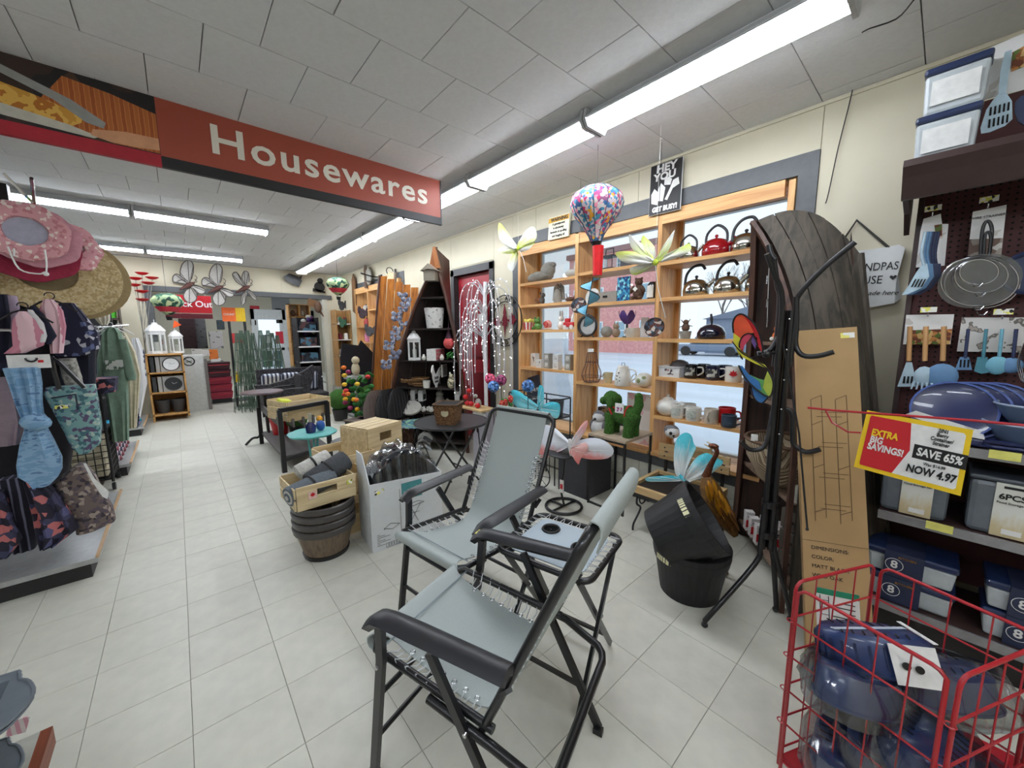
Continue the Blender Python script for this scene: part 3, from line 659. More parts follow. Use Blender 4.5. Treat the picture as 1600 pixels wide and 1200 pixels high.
t = tg('storage_basket', 'white plastic handled basket with printed paper label at the left end of the mug shelf', 'basket', (3.06, yat(1055), z))
pt('tub', B().box((0, 0, .042), (.13, .17, .084), taper=1.04), mat('white_plastic', (228, 230, 232), .4), t)
pt('rim', B().tube([V(p[0], p[1], .084) for p in rrect(-.072, -.092, .072, .092, .012, 3)], .004, 6, closed=True), mat('white_plastic'), t)
pt('paper_label', B().box((-.068, .0, .045), (.002, .075, .05)), pat('basket_label', [(220, 220, 216, 3), (90, 80, 90), (170, 120, 120)], 60), t)
solo('dark_plate', 'dark domed plate lying upside down behind the white basket', 'plate', B().lathe([(0, .055), (.03, .05), (.06, .035), (.082, 0), (.078, 0), (0, .04)], n=24), mat('dark_stone', (64, 60, 62), .5, var=.4, scale=30), (3.12, yat(1066, x=3.12), z + .084))
mug(1084, z, m_mblack, 'front black mug with pale printed picture', ang=.2, hm=mC, art=m_mart)
mug(1104, z, m_mblack, 'black mug standing behind the front black mug', x=3.14, hm=mC)
mug(1119, z, m_mnavy, 'front navy mug with pale printed picture', ang=.2, hm=mC, art=m_mart)
mug(1138, z, m_mnavy, 'navy mug standing behind the front navy mug', x=3.14)
t = mug(1152, z, mC, 'cream mug with red maple leaf beside the rainbow spinner', ang=.3, x=3.04, r=.046)
pt('maple_leaf', B().prism([(0, .028), (.006, .014), (.018, .018), (.014, .006), (.024, 0), (.008, -.012), (.002, -.01), (0, -.024), (-.002, -.01), (-.008, -.012), (-.024, 0), (-.014, .006), (-.018, .018), (-.006, .014)], .002, (-.0475, 0, .05), (0, -1, 0), (0, 0, 1)), m_mred, t)
z = shz(0, 4)
def teapot(u, z, label, s=1, x=3.06, ang=0):
    t = tg('teapot', label, 'teapot', (x, yat(u, 560, x), z), ang, None)
    pt('body', B().lathe([(0, 0), (.045, 0), (.072, .03), (.078, .06), (.06, .098), (.035, .108), (0, .108)], n=24), mC, t)
    pt('lid', B().lathe([(0, .106), (.036, .108), (.03, .12), (.008, .128), (.008, .134), (.011, .142), (0, .148)], n=16), mC, t)
    pt('spout', B().tube(smo([(0, .07, .03), (0, .105, .05), (0, .118, .085), (0, .138, .1)], 3), [.017, .016, .015, .014, .013, .012, .011, .010, .009, .008], 8), mC, t)
    pt('handle', B().tube(smo([(0, -.06, .09), (0, -.105, .1), (0, -.115, .06), (0, -.07, .03)], 4), .006, 7), mC, t)
    t.scale = (s,) * 3; return t
teapot(1047, z, 'plain white teapot at the left end of the lowest mug shelf', .95)
mug(1066, z, mC, 'white mug with pale leaf pattern next to the teapot', art=m_mleaf, ang=.1, x=3.02)
mug(1085, z, mC, 'white mug behind the two leaf patterned mugs', x=3.13)
mug(1092, z, mC, 'second white leaf patterned mug, wider, left of the beige mug', r=.048, h=.088, art=m_mleaf, x=3.02)
mug(1121, z, m_mbeige, 'tall beige mug with its handle turned to the room', r=.042, h=.095, ang=-1.5, x=3.02)
mug(1150, z, m_mslate, 'slate blue mug at the right end of the lowest mug shelf', ang=.1, x=3.0, art=pat('slate_print', [(54, 68, 84, 4), (120, 130, 140)], 60), h=.075)
mug(1146, z, m_mred, 'red and white mug peeping out behind the slate mug', x=3.12, r=.05, h=.1)
# middle bay
z = shz(1, 0)
t = tg('lantern', 'square black and glass lantern half hidden behind the lime flower', 'lantern', (3.1, yat(946), z))
pt('base', B().box((0, 0, .012), (.12, .14, .024)).box((0, 0, .13), (.12, .14, .012)), mK, t)
for a in (-.055, .055):
    for c in (-.065, .065): pt('post', B().cyl((a, c, .02), (a, c, .13), .004, n=6), mK, t)
pt('handle', B().tube([(0, -.045, .135), (0, -.04, .2), (0, .04, .2), (0, .045, .135)], .006, 6), mK, t)
pt('glass', B().box((0, 0, .075), (.1, .12, .1)), glass_pane('lantern_glass', (.85, .9, .9), .06), t)
solo('metal_box', 'dark boxy metal ornament behind the petals of the lime flower', 'box', B().box((0, 0, .04), (.1, .11, .08), bev=.006), mat('dark_steel', (80, 82, 86), .35, metal=.7), (3.1, yat(975), z))
z = shz(1, 1)
t = tg('drawer_box', 'small grey box with a round front handle on the second shelf', 'box', (3.1, yat(949), z))
pt('body', B().box((0, 0, .05), (.14, .22, .1), bev=.004), mat('grey_card', (148, 142, 134), .8), t)
pt('handle', B().box((-.074, .01, .055), (.008, .045, .02)), m_dark, t)
solo('round_plate', 'pale round dish leaning behind the blue twister', 'plate', B().lathe([(0, .0), (.05, 0), (.062, .012), (.06, .014), (0, .006)], n=24, rot=euler(0, -1.35, 0)), mat('pale_glaze', (212, 214, 210), .3), (3.05, yat(927), z + .065))
t = tg('glass_picture', 'blue mosaic glass picture standing on the second shelf', 'picture', (3.04, yat(975), z))
pt('panel', B().box((0, 0, .085), (.01, .10, .17)), pat('blue_mosaic', [(20, 80, 140), (60, 160, 200), (16, 50, 100), (130, 210, 220), (30, 110, 160)], 70, rough=.2), t)
pt('frame', B().tube([(0, -.05, 0), (0, .05, 0), (0, .05, .17), (0, -.05, .17)], .004, 6, closed=True), mK, t)
t = tg('bear_figurine', 'dark brown bear figurine holding a price tag', 'figurine', (3.05, yat(997), z))
b = B().ell((0, 0, .055), (.035, .042, .055), 14).ell((0, 0, .125), (.027, .028, .028), 12).ell((-.02, 0, .12), (.015, .014, .012), 8)
for s in (-1, 1): b.ell((0, s * .022, .148), .009, 8).ell((-.015, s * .04, .075), (.016, .014, .032), 8, rot=euler(.5 * s)).ell((-.03, s * .028, .015), (.022, .016, .016), 8)
pt('body', b, m_brownc, t); pt('price_tag', B().prism([(0, .018), (.018, 0), (0, -.018), (-.018, 0)], .002, (-.045, 0, .075), (0, 1, 0), (0, 0, 1)), m_tag, t)
t = tg('penguin_vase', 'black and white rounded pot at the right end of the second shelf', 'pot', (3.06, yat(1018), z))
pt('body', B().lathe([(0, 0), (.035, 0), (.045, .05), (.04, .1), (.025, .125), (0, .128)]), m_mblack, t)
pt('white_belly', B().grid(lambda a, c: V(-.046 * cos((a - .5) * 1.2), .046 * sin((a - .5) * 1.2) + .0, .012 + .085 * c), 6, 3, t=.001), mC, t)
z = shz(1, 2)
t = tg('round_clock', 'round dark framed table clock with a small white tag', 'clock', (3.0, yat(924), z))
pt('frame', B().ring((0, 0, .085), .072, .011, 28, 8, ax=(1, .15, 0)), mat('dark_bronze', (64, 62, 62), .4, metal=.5), t)
pt('dial', B().cyl((.004, 0, .085), (-.004, 0, .085), .07, n=28), mat('dial_grey', (190, 190, 188), .6), t)
pt('bell', B().ell((0, 0, .165), (.014, .02, .012), 10), mat('dark_bronze'), t)
for s in (-1, 1): pt('foot', B().cyl((0, s * .04, .02), (0, s * .06, 0), .006, .005, 6), mat('dark_bronze'), t)
pt('price_tag', B().box((-.012, .01, .10), (.002, .025, .035)), m_tag, t)
t = tg('glass_ball', 'round grey cottage shaped ornament beside the clock', 'ornament', (3.04, yat(950), z))
pt('body', B().ell((0, 0, .04), (.04, .045, .042), 16), mS, t)
t = tg('squirrel_figurine', 'small brown furry figurine with pointed ears left of the tulip', 'figurine', (3.05, yat(964), z))
pt('body', B().ell((0, 0, .03), (.026, .028, .032), 12).ell((0, 0, .07), (.02, .022, .02), 10).ell((0, .012, .092), (.004, .005, .012), 6).ell((0, -.012, .092), (.004, .005, .012), 6), mat('fur_beige', (150, 130, 110), .9, var=.3, scale=60), t)
t = tg('tulip_ornament', 'purple metal tulip shaped candle holder on a dark stem', 'ornament', (3.1, yat(980, x=3.1), z))
pt('stem', B().cyl((0, 0, 0), (0, 0, .1), .008).lathe([(0, 0), (.035, 0), (.03, .008), (0, .01)]), mat('dark_green_metal', (30, 50, 42), .5), t)
for i in range(6):
    a = i * PI / 3; q = rotz(a)
    pt('petal', B().grid(lambda p, c: q @ V(.018 + .045 * sin(c * 1.9), (p - .5) * .062 * sin(.35 + c * 2.5), .1 + .1 * c), 6, 8, t=.003), mat('tulip_purple', (88, 60, 128), .5), t)
mug(990, z, m_mbeige, 'wide cream mug with its handle to the left below the purple tulip', r=.05, h=.07, ang=PI * .95, x=3.03, grp=None)
solo('card_sign', 'small white printed block sign at the right end of the clock shelf', 'sign', B().box((0, 0, .09), (.012, .07, .17)), pat('block_print', [(226, 226, 224, 4), (120, 120, 130)], 60, 'wave', stretch=(1, .2, 3)), (3.14, yat(1008, x=3.14), z))
z = shz(1, 3)
t = tg('wire_lantern', 'pear shaped brown wire cage lantern with a white tag', 'lantern', (3.02, yat(930), z))
prof = [(.062, .004), (.085, .05), (.078, .095), (.055, .15), (.045, .2), (.04, .24), (.035, .25)]; m_wire = mat('rust_wire', (110, 78, 62), .6)
for i in range(14):
    a = i * PI / 7; pt('wire', B().tube([(r_ * cos(a), r_ * sin(a), z_) for r_, z_ in prof], .0022, 5), m_wire, t)
for r_, z_ in ((.062, .004), (.085, .05), (.05, .17), (.035, .25)): pt('hoop', B().ring((0, 0, z_), r_, .003, 20, 5), m_wire, t)
pt('base', B().cyl((0, 0, 0), (0, 0, .006), .06, n=20), m_wire, t); pt('handle', B().tube(arc((0, 0, .18), .03, PI, 2 * PI, 8, (0, 1, 0)), .003, 5), m_wire, t)
pt('price_tag', B().box((-.03, -.01, .27), (.002, .06, .028)), m_tag, t)
mug(953, z, mat('pale_olive_glaze', (196, 186, 150), .4), 'tapered olive cream cup left of the leaf jug', r=.038, h=.085, ang=PI * .9, x=3.06, grp=None, taper=.75)
t = tg('coffee_pot', 'cream leaf painted coffee pot with wire lid loop and large handle', 'pot', (3.02, yat(980), z))
pt('body', B().lathe([(0, 0), (.058, 0), (.062, .01), (.06, .06), (.045, .13), (.04, .14), (0, .142)], n=24), mC, t)
pt('lid', B().lathe([(0, .14), (.043, .14), (.036, .15), (0, .154)], n=18), mC, t); pt('lid_loop', B().tube([(0, -.012, .15), (0, -.012, .172), (0, .012, .172), (0, .012, .15)], .0022, 5), mK, t)
pt('handle', B().tube(smo([(0, -.045, .125), (0, -.1, .12), (0, -.108, .07), (0, -.06, .035)], 4), .005, 7), mC, t)
m_leafp = mat('painted_leaf', (70, 86, 84), .5)
lf = B().bar((-.0635, .006, .02), (-.052, .004, .1), .0015)
for k, (dy, dz) in enumerate(((-.012, .04), (.014, .05), (-.011, .065), (.012, .075), (0, .1))): lf.ell((-.062 + dz * .09, dy + .004, dz), (.003, .008, .005), 6, rot=euler(.6 if dy > 0 else -.6))
pt('leaf_print', lf, m_leafp, t)
t = tg('teapot', 'round white teapot with painted leaves at the right end of the lantern shelf', 'teapot', (3.04, yat(1012), z))
pt('body', B().ell((0, 0, .05), (.056, .06, .05), 20), mat('teapot_print', (222, 224, 216), .3), t)
pt('handle', B().tube(arc((0, .06, .05), .035, PI / 2, 1.5 * PI, 8, (0, -1, 0)), .004, 6), mC, t)
pt('painted_leaves', B().ell((-.045, .01, .05), (.015, .02, .018), 8).ell((-.04, -.02, .07), (.014, .016, .012), 8), mat('olive_print', (150, 158, 110), .5), t)
# left bay
z = shz(2, 0)
t = tg('stone_rabbit', 'grey stone animal lying on the top shelf of the left window bay', 'statue', (3.06, yat(844), z))
pt('body', B().ell((0, 0, .03), (.045, .1, .032), 14).ell((0, -.06, .06), (.035, .05, .045), 12, rot=euler(-.3)).ell((0, -.085, .085), (.022, .035, .018), 10), mS, t)
t = tg('stone_lamb', 'pale stone animal at the right end of the top left shelf', 'statue', (3.06, yat(893), z))
pt('body', B().ell((0, 0, .028), (.035, .06, .028), 12).ell((0, -.04, .055), (.02, .025, .022), 10), mat('pale_stone', (196, 194, 186), .9, bump=.3), t)
z = shz(2, 1)
t = tg('squirrel_figurine', 'little dark animal figurine with a wire spiral on the left bay shelf', 'figurine', (3.05, yat(848), z))
pt('body', B().ell((0, 0, .03), (.022, .022, .032), 10).ell((0, -.01, .07), (.018, .02, .018), 10).ell((0, .02, .085), (.006, .006, .012), 6), mat('grey_brown_cast', (88, 84, 80), .8, var=.3, scale=50), t)
pt('spiral', B().tube([(0, .05 + .028 * cos(a * .7) * (1 - a / 14), .03 + .026 * sin(a * .7) * (1 - a / 14)) for a in range(13)], .003, 5), m_wire, t)
t = tg('angel_statue', 'pale stone angel statue on the second shelf of the left bay', 'statue', (3.07, yat(870), z))
pt('figure', B().lathe([(0, 0), (.03, 0), (.03, .05), (.022, .08), (.012, .095), (0, .1)], sx=.8).ell((0, 0, .108), .017, 10), mS, t)
for s in (-1, 1): pt('wing', B().grid(lambda a, c: V(.012, s * (.008 + .045 * a * (1 - .3 * c)), .02 + .11 * c * (1 - .2 * a)), 4, 6, t=.006), mS, t)
t = tg('driftwood_bird', 'small driftwood bird with upright twig tail left of the mosaic disc', 'ornament', (3.04, yat(892), z))
pt('body', B().ell((0, 0, .018), (.018, .04, .016), 10).cyl((0, .02, .02), (0, .035, .06), .004, .002, 6).cyl((0, -.03, .02), (0, -.045, .05), .004, .002, 6), m_brownc, t)
z = shz(2, 2)
t = tg('popcorn_tub', 'red and white striped tub of yellow popcorn', 'ornament', (3.05, yat(826), z))
pc = B().lathe([(0, 0), (.028, 0), (.036, .055), (0, .055)], n=16); pt('tub', pc, mat('tub_white', (232, 226, 214), .6), t)
for i in range(8): a = i * PI / 4; pt('stripe', B().bar((.0285 * cos(a), .0285 * sin(a), .001), (.0365 * cos(a), .0365 * sin(a), .054), .010, .002, up=(cos(a), sin(a), 0)), m_mred, t)
pc = B()
for i in range(22): pc.ell((U(-.03, .03), U(-.034, .034), .058 + U(0, .016)), .010, 6)
pt('popcorn', pc, mat('popcorn_yellow', (238, 220, 110), .7), t, kind='stuff')
m_frog = mat('frog_green', (92, 140, 66), .5, var=.2)
t = tg('frog_figurine', 'green frog figurine sitting next to the popcorn tub', 'figurine', (3.05, yat(842), z))
pt('body', B().ell((0, 0, .028), (.028, .034, .03), 12).ell((-.01, 0, .065), (.024, .03, .02), 12).ell((-.02, .03, .012), (.02, .012, .012), 8).ell((-.02, -.03, .012), (.02, .012, .012), 8), m_frog, t)
for s in (-1, 1): pt('eye', B().ell((-.016, s * .018, .085), .010, 8), m_frog, t)
t = tg('snail_figurine', 'pink and white spiral shell snail figurine', 'figurine', (3.05, yat(857), z))
pt('shell', B().ell((0, 0, .035), (.022, .036, .034), 14), mat('snail_pink', (222, 150, 140), .5), t)
pt('spiral', B().tube([(-.021, .026 * cos(a * .8) * (1 - a / 16), .035 + .026 * sin(a * .8) * (1 - a / 16)) for a in range(15)], .0035, 5), m_mred, t)
pt('foot', B().ell((0, 0, .008), (.016, .045, .009), 10), mC, t)
t = tg('bunny_figurine', 'white bunny figurine with raised ears behind the snail', 'figurine', (3.08, yat(877, x=3.08), z))
pt('body', B().ell((0, 0, .03), (.026, .032, .032), 12).ell((0, 0, .075), (.02, .022, .02), 12).ell((0, .01, .11), (.005, .007, .022), 8).ell((0, -.01, .11), (.005, .007, .022), 8), mC, t)
t = tg('toy_truck', 'small red truck ornament with white gnome at the end of the shelf', 'ornament', (3.04, yat(893), z))
pt('body', B().box((0, 0, .03), (.045, .085, .03), bev=.006).box((0, .015, .055), (.04, .035, .03), bev=.006), m_mred, t)
for s in (-1, 1):
    for a in (-.026, .018): pt('wheel', B().cyl((a, s * .028, .014), (a + .008, s * .028, .014), .014, n=12), mC, t)
pt('gnome', B().lathe([(0, .045), (.018, .045), (.014, .075), (.002, .105), (0, .106)], (0, -.025, 0)), mC, t)
z = shz(2, 3)
m_gb = mat('grey_gift_box', (150, 146, 136), .8); m_wbx = mat('white_gift_box', (222, 220, 214), .7); m_gp = pat('gift_box_print', [(206, 204, 198, 3), (120, 116, 108), (170, 160, 150)], 50)
bx = [(836, 0, m_wbx, 'tall white printed gift box at the left end of the box shelf', .15), (845, 0, m_wbx, 'white gift box with a dark flower drawing in front of the tall one', .09), (857, 0, m_gb, 'grey gift box, lower one of the left stack', .08), (857, .082, m_gb, 'grey gift box, upper one of the left stack', .08),
      (871, 0, m_wbx, 'white gift box with a handle picture, lower centre', .085), (871, .087, mat('clear_wrap', (226, 228, 228), .2, coat=.8), 'gift wrapped in clear film on top of the white box', .07), (890, 0, m_gb, 'grey gift box, lower one of the right stack', .08), (890, .082, m_gb, 'grey gift box, upper one of the right stack', .08)]
for i, (u, dz, m, lab, hh) in enumerate(bx):
    t = tg('gift_box', lab, 'box', (3.13 if i == 0 else 3.04, yat(u, 570, 3.13 if i == 0 else 3.04), z + dz), 0, 'gift boxes in the left window bay')
    pt('carton', B().box((0, 0, hh / 2), (.07, .075, hh)), m, t); pt('window_print', B().box((-.036, 0, hh / 2), (.002, .045, hh * .6)), m_gp if i > 1 else pat('flower_draw', [(214, 210, 202, 3), (110, 96, 86)], 40, 'noise'), t)
# sills
t = tg('leaning_sign', 'dark navy wooden sign with white letters leaning in the left bay', 'sign', (3.04, 3.02, WZ0 + .03))
pt('board', B().prism([(-.1, 0), (.12, 0), (.12, .52), (-.1, .52)], .02, (0, 0, 0), V(.05, -.95, .3).normalized(), V(.1, .3, .95).normalized()), mat('navy_board', (36, 42, 60), .6), t)
text('LIFE IS', .05, (-.03, .02, .36), (.05, -.95, .3), (.1, .3, .95), mC, t, W=False); text('BEAUTIFUL', .04, (-.02, .0, .27), (.05, -.95, .3), (.1, .3, .95), mC, t, W=False)
t = tg('plush_dog_toy', 'grey and white plush puffin bird sitting on the window sill left of the hedge dog', 'plush toy', (3.03, 2.17, WZ0 + .03))
pt('body', B().ell((0, 0, .08), (.07, .075, .085), 16).ell((0, 0, .18), (.06, .06, .06), 14), mat('plush_white', (226, 226, 224), .95, bump=.4), t)
pt('head_cap', B().ell((.012, .005, .195), (.06, .062, .055), 14), mat('plush_grey', (118, 118, 122), .95, bump=.4), t)
pt('wing', B().ell((0, .07, .09), (.04, .02, .07), 10).ell((0, -.07, .09), (.04, .02, .07), 10), mat('plush_grey'), t)
pt('beak', B().tube([(-.055, 0, .175), (-.085, 0, .165)], [.015, .004], 8), mK, t)
solo('dark_vase', 'dark patterned round vase on the sill behind the plush bird', 'vase', B().lathe([(0, 0), (.05, 0), (.085, .08), (.07, .17), (.03, .2), (.04, .22), (0, .21)], n=20), pat('vase_dark', [(46, 42, 48), (80, 64, 60), (30, 30, 40)], 30), (3.12, 2.03, WZ0 + .03))
solo('brown_wall_box', 'brown patterned square box on the sill behind the hedge dog', 'box', B().box((0, 0, .13), (.1, .12, .26)), pat('box_brown', [(120, 92, 60), (70, 52, 40), (150, 120, 80)], 30), (3.19, 2.2, WZ0 + .03))
solo('printed_poster_board', 'pale printed board leaning in the middle bay behind the hedge dog tail', 'board', B().b2((0, -.12, 0), (.012, .12, .46)), pat('pink_poster', [(222, 214, 206, 4), (214, 170, 170), (200, 190, 180)], 8, 'noise'), (3.06, 1.76, WZ0 + .03))
t = tg('plush_puppy', 'small grey and white plush with one round black eye above the slatted chair', 'plush toy', (2.98, yat(1050, 680, 2.98), .60))
pt('head', B().ell((0, 0, .05), (.05, .06, .05), 14), mat('plush_white'), t); pt('cap', B().ell((.01, .01, .062), (.052, .062, .048), 14), mat('plush_grey'), t)
pt('eye', B().ell((-.046, -.01, .052), (.008, .014, .014), 10), mK, t); pt('beak', B().tube([(-.045, -.035, .035), (-.06, -.045, .03)], [.01, .003], 6), mK, t)
SCL = {'stone_rabbit': 1.9, 'stone_lamb': 1.5, 'squirrel_figurine': 1.4, 'angel_statue': 1.6, 'driftwood_bird': 1.5, 'popcorn_tub': 1.6, 'frog_figurine': 1.5, 'snail_figurine': 1.5,
       'bunny_figurine': 1.5, 'toy_truck': 1.6, 'round_clock': 1.3, 'round_plate': 1.3, 'wire_lantern': 1.15, 'coffee_pot': 1.2, 'tulip_ornament': 1.2, 'bear_figurine': 1.25, 'glass_picture': 1.25,
       'teapot': 1.3, 'mug': 1.2, 'glass_ball': 1.3, 'penguin_vase': 1.15, 'figurine': 1.2}
for o in list(C.objects):
    k = o.name.split('.')[0]
    if o.parent is None and k in SCL and o.location.x > 2.9: o.scale = o.scale * SCL[k]
# upright half boat used as a shelf (right)
m_hull = wood('weathered_hull', (86, 78, 68), (56, 52, 46), .75, axis=2, scale=5)
m_gun = wood('dark_gunwale', (84, 54, 40), (52, 32, 26), .5, axis=2); m_bin = wood('boat_inside', (66, 44, 34), (38, 26, 22), .7, axis=2)
bt = tg('boat_shelf', 'tall weathered wooden half boat standing upright as a shelf beside the window', 'shelf', (2.72, .5, 0))
def _R(s): return V(2.28 + .46 * s ** 1.6, .41 + .05 * s + .37 * s ** 4, 0)
def _L(s): return V(2.95 - .17 * s ** 3, .868 - .035 * s, 0)
def _K(s): return V(2.70 + .09 * s, .05 + .30 * s, 0)
def hull(t, s, side=1, off=0):
    A = _R(s) if side > 0 else _L(s); K = _K(s) if side > 0 else _K(s) + V(.22, .1, 0) * (1 - .6 * s)
    K.x = min(K.x, 2.96); m = (A + K) / 2 + (V(-.06, -.08, 0) if side > 0 else V(.05, .0, 0)) * (1 - s ** 5)
    p = A * (1 - t) ** 2 + m * 2 * t * (1 - t) + K * t * t
    zt = 2.14 + .07 * sin(min(1, t * 1.15) * PI * .62) - .33 * t ** 2.4
    p = p.copy(); p.x = min(p.x, 2.97); p.z = s * zt
    if off: p += V(-.5, -.8, 0).normalized() * off
    return p
NPK = 6
for k in range(NPK):
    a, b = k / NPK + .004, (k + 1) / NPK - .004
    pt('plank', B().grid(lambda u, v: hull(a + (b - a) * u, v, 1, .003 * (k % 2)), 3, 26, t=.014), m_hull, bt, True)
for k in range(3):
    a, b = k / 3 + .003, (k + 1) / 3 - .003
    pt('plank', B().grid(lambda u, v: hull(a + (b - a) * u, v, -1), 2, 16, t=.012), m_bin, bt, True)
pt('keel', B().tube([hull(1, s / 12) + V(.01, 0, 0) for s in range(13)], .02, 6), m_hull, bt, True)
pt('gunwale', B().grid(lambda u, v: _R(v) + V(-.03 + .05 * u, .01 + .02 * u, v * 2.14), 1, 24, t=.022), m_gun, bt, True)
pt('gunwale', B().grid(lambda u, v: _L(v) + V(-.055 + .075 * u, 0, v * 2.14), 1, 24, t=.03), m_gun, bt, True)
pt('back_panel', B().grid(lambda u, v: _K(v * .97).lerp(_K(v * .97) + V(.25, .25, 0) * (1 - v), u) + V(-.01, .05, v * 2.0), 2, 10, t=.01), m_bin, bt, True)
def bshelf(z, nm='shelf', w=.02):
    s = z / 2.14; a = _R(s) + V(.01, .012, 0); b = _L(s) + V(-.02, 0, 0); c = _K(s) + V(.1, .16, 0); d = _K(s) + V(-.02, .06, 0)
    pt(nm, B().prism([(a.x, a.y), (b.x, b.y), (min(c.x, 2.95), c.y), (d.x, d.y)], w, (0, 0, z - w / 2), (1, 0, 0), (0, 1, 0)), wood('boat_shelf_board', (128, 106, 88), (96, 78, 66), .6, axis=0), bt, True)
for z_ in (.13, .56, 1.04, 1.40): bshelf(z_)
# things on the boat shelves
def onb(t_, z, back=.25):
    s = z / 2.14; p = _R(s).lerp(_L(s), t_); q = _K(s) + V(.04, .1, 0); r_ = p.lerp(q, back); return V(r_.x, r_.y, z)
t = tg('snowman_figurine', 'little orange and white round figurine on an upper boat shelf', 'figurine', onb(.62, 1.40, .1))
pt('body', B().ell((0, 0, .035), (.028, .028, .034), 10).ell((0, 0, .08), (.022, .022, .024), 10), mat('orange_felt', (214, 110, 50), .8), t)
pt('pompoms', B().ell((-.03, .02, .02), .013, 8).ell((-.03, -.02, .02), .013, 8).ell((0, 0, .105), .013, 8), mC, t)
t = tg('woven_basket', 'large flared basket woven in brown and cream on the boat shelf', 'basket', onb(.42, .56, .12))
m_wv = pat('basket_weave', [(196, 178, 150, 2), (92, 72, 56), (150, 128, 100)], 26, 'wave', stretch=(1, 1, 3), bump=.6)
pt('bowl', B().lathe([(.05, 0), (.12, .04), (.185, .16), (.2, .27), (.192, .275), (.175, .165), (.11, .05), (.04, .012)], n=28, wob=lambda a, z: 1 + .02 * sin(a * 5)), m_wv, t)
pt('rim', B().ring((0, 0, .275), .197, .011, 28, 6), mat('wicker_dark', (90, 66, 48), .8), t)
pt('price_tag', B().box((-.17, .11, .30), (.004, .035, .04)), m_tag, t)
for i in range(4):
    solo('glass_jar', ['short clear glass jar with label nearest the boat edge', 'clear glass jar, second from the boat edge', 'clear glass jar with yellow label on the boat shelf', 'clear glass jar farthest inside the boat'][i], 'jar',
         B().lathe([(0, 0), (.028, 0), (.03, .07), (.026, .09), (0, .09)], n=14), mat('jar_glass', (190, 186, 170), .15, alpha=.75), onb(.06 + .045 * i, .56, .1 + .22 * i), group='jars on the boat shelf')
m_cr = mat('carton_white', (228, 224, 222), .7)
for i in range(9):
    p = onb(.58 + .12 * (i % 3), .13, .03 + .16 * (i // 3))
    t = tg('candle_box', 'small red and white printed box, ' + ['front row left', 'front row middle', 'front row right', 'middle row left', 'middle row centre', 'middle row right', 'back row left', 'back row middle', 'back row right'][i] + ' in the boat foot', 'box', p + V(-.02, 0, .0 + .0 * i), .6, 'red and white boxes at the foot of the boat')
    pt('carton', B().box((0, 0, .065), (.05, .05, .13)), m_cr, t); pt('red_panel', B().box((-.026, 0, .05), (.002, .05, .05)), m_mred, t)
    pt('lettering', B().box((-.0265, 0, .1), (.002, .03, .008)).box((-.0265, 0, .088), (.002, .02, .005)), mI, t)
solo('red_folder', 'red upright board behind the small boxes in the boat foot', 'board', B().box((0, 0, .13), (.012, .09, .26), euler(0, .15, .4)), m_mred, onb(.45, .135, .45))
t = tg('drawer_unit', 'low dark wooden drawers with round knobs at the boat foot', 'drawers', (2.30, .42, .142))
t.location = onb(.14, .14, .2); t.rotation_euler.z = -.6
for i in range(3):
    q = pt('drawer', B().box((0, 0, .06 + i * .12), (.12, .16, .112), bev=.004), m_hull, t); pt('knob', B().ell((-.068, 0, .06 + i * .12), .01, 8), m_steel, q)
solo('yellow_tape', 'yellow round tape measure on the drawers in the boat', 'tape', B().cyl((0, -.012, .03), (0, .012, .03), .03, n=18), mat('yellow_plastic', (222, 206, 50), .4), V(t.location.x, t.location.y, t.location.z + .358), .5)
t = tg('hanging_chimes', 'two thin silver pendants hanging in the dark of the boat', 'ornament', V(2.72, .75, 1.86))
for k, zz in enumerate((-.06, -.2, -.32)): pt('pendant', B().cyl((0, -.01 * k, zz), (0, -.01 * k, zz - .05), .005, n=6), m_chrome, t)
pt('string', B().cyl((0, 0, .12), (0, -.02, -.36), .0015, n=4), m_tag, t)
# tall carton leaning on the boat
m_card = mat('cardboard', (178, 146, 102), .85, var=.05, scale=8); m_line = mat('box_print_line', (110, 84, 56), .8)
bx = tg('tall_carton', 'tall narrow brown cardboard carton with shelf line drawing, leaning on the boat', 'box', (2.05, .17, 0))
b0 = V(2.03, .165, .003); t0 = V(2.33, .385, 1.475); up = (t0 - b0).normalized(); rt = V(.30, -.95, 0).normalized(); rt = (rt - up * rt.dot(up)).normalized(); nn = rt.cross(up).normalized(); LB = (t0 - b0).length
if nn.x > 0: nn = -nn
def bp(a, h, d=0): return b0 + rt * a + up * h + nn * d
pt('carton', B().prism([(-.115, 0), (.115, 0), (.115, LB), (-.115, LB)], .07, b0 - nn * .035, rt, up), m_card, bx, True)
fl_ = B()
def ln(a, h, a2, h2, w=.003): fl_.bar(bp(a, h, .001), bp(a2, h2, .001), w, .001, up=nn)
for x0 in (-.045, .045):
    for (a, b_) in ((-.02, 0), (.02, .02)): ln(x0 + a, .62 + b_, x0 + a, 1.18 + b_)
    for k in range(3): ln(x0 - .02, .66 + k * .2, x0 + .02, .68 + k * .2)
    ln(x0 - .02, 1.18, x0 + .02, 1.20)
for k in range(4): ln(-.045, .68 + k * .14, .045, .68 + k * .14); ln(-.03, .70 + k * .14, .06, .70 + k * .14)
ln(-.115, .53, .115, .53, .002)
pt('line_drawing', fl_, m_line, bx, True, kind='stuff')
pt('price_label', B().prism([(0, 0), (.05, 0), (.05, .025), (0, .025)], .001, bp(.055, LB - .05, .001), rt, up), pat('yellow_price', [(232, 226, 120, 2), (240, 240, 236, 2), (60, 60, 60)], 60), bx, True)
for i, s_ in enumerate(('DIMENSIONS:', 'COLOR:', 'MATT BLACK', 'WILD OAK')): text(s_, .022, bp(-.085, .50 - i * .04, .0012), rt, up, mI, bx, al='LEFT')
lb = pt('shipping_label', B().prism([(0, 0), (.15, 0), (.15, .19), (0, .19)], .001, bp(-.075, .14, .001), rt, up), m_cr, bx, True)
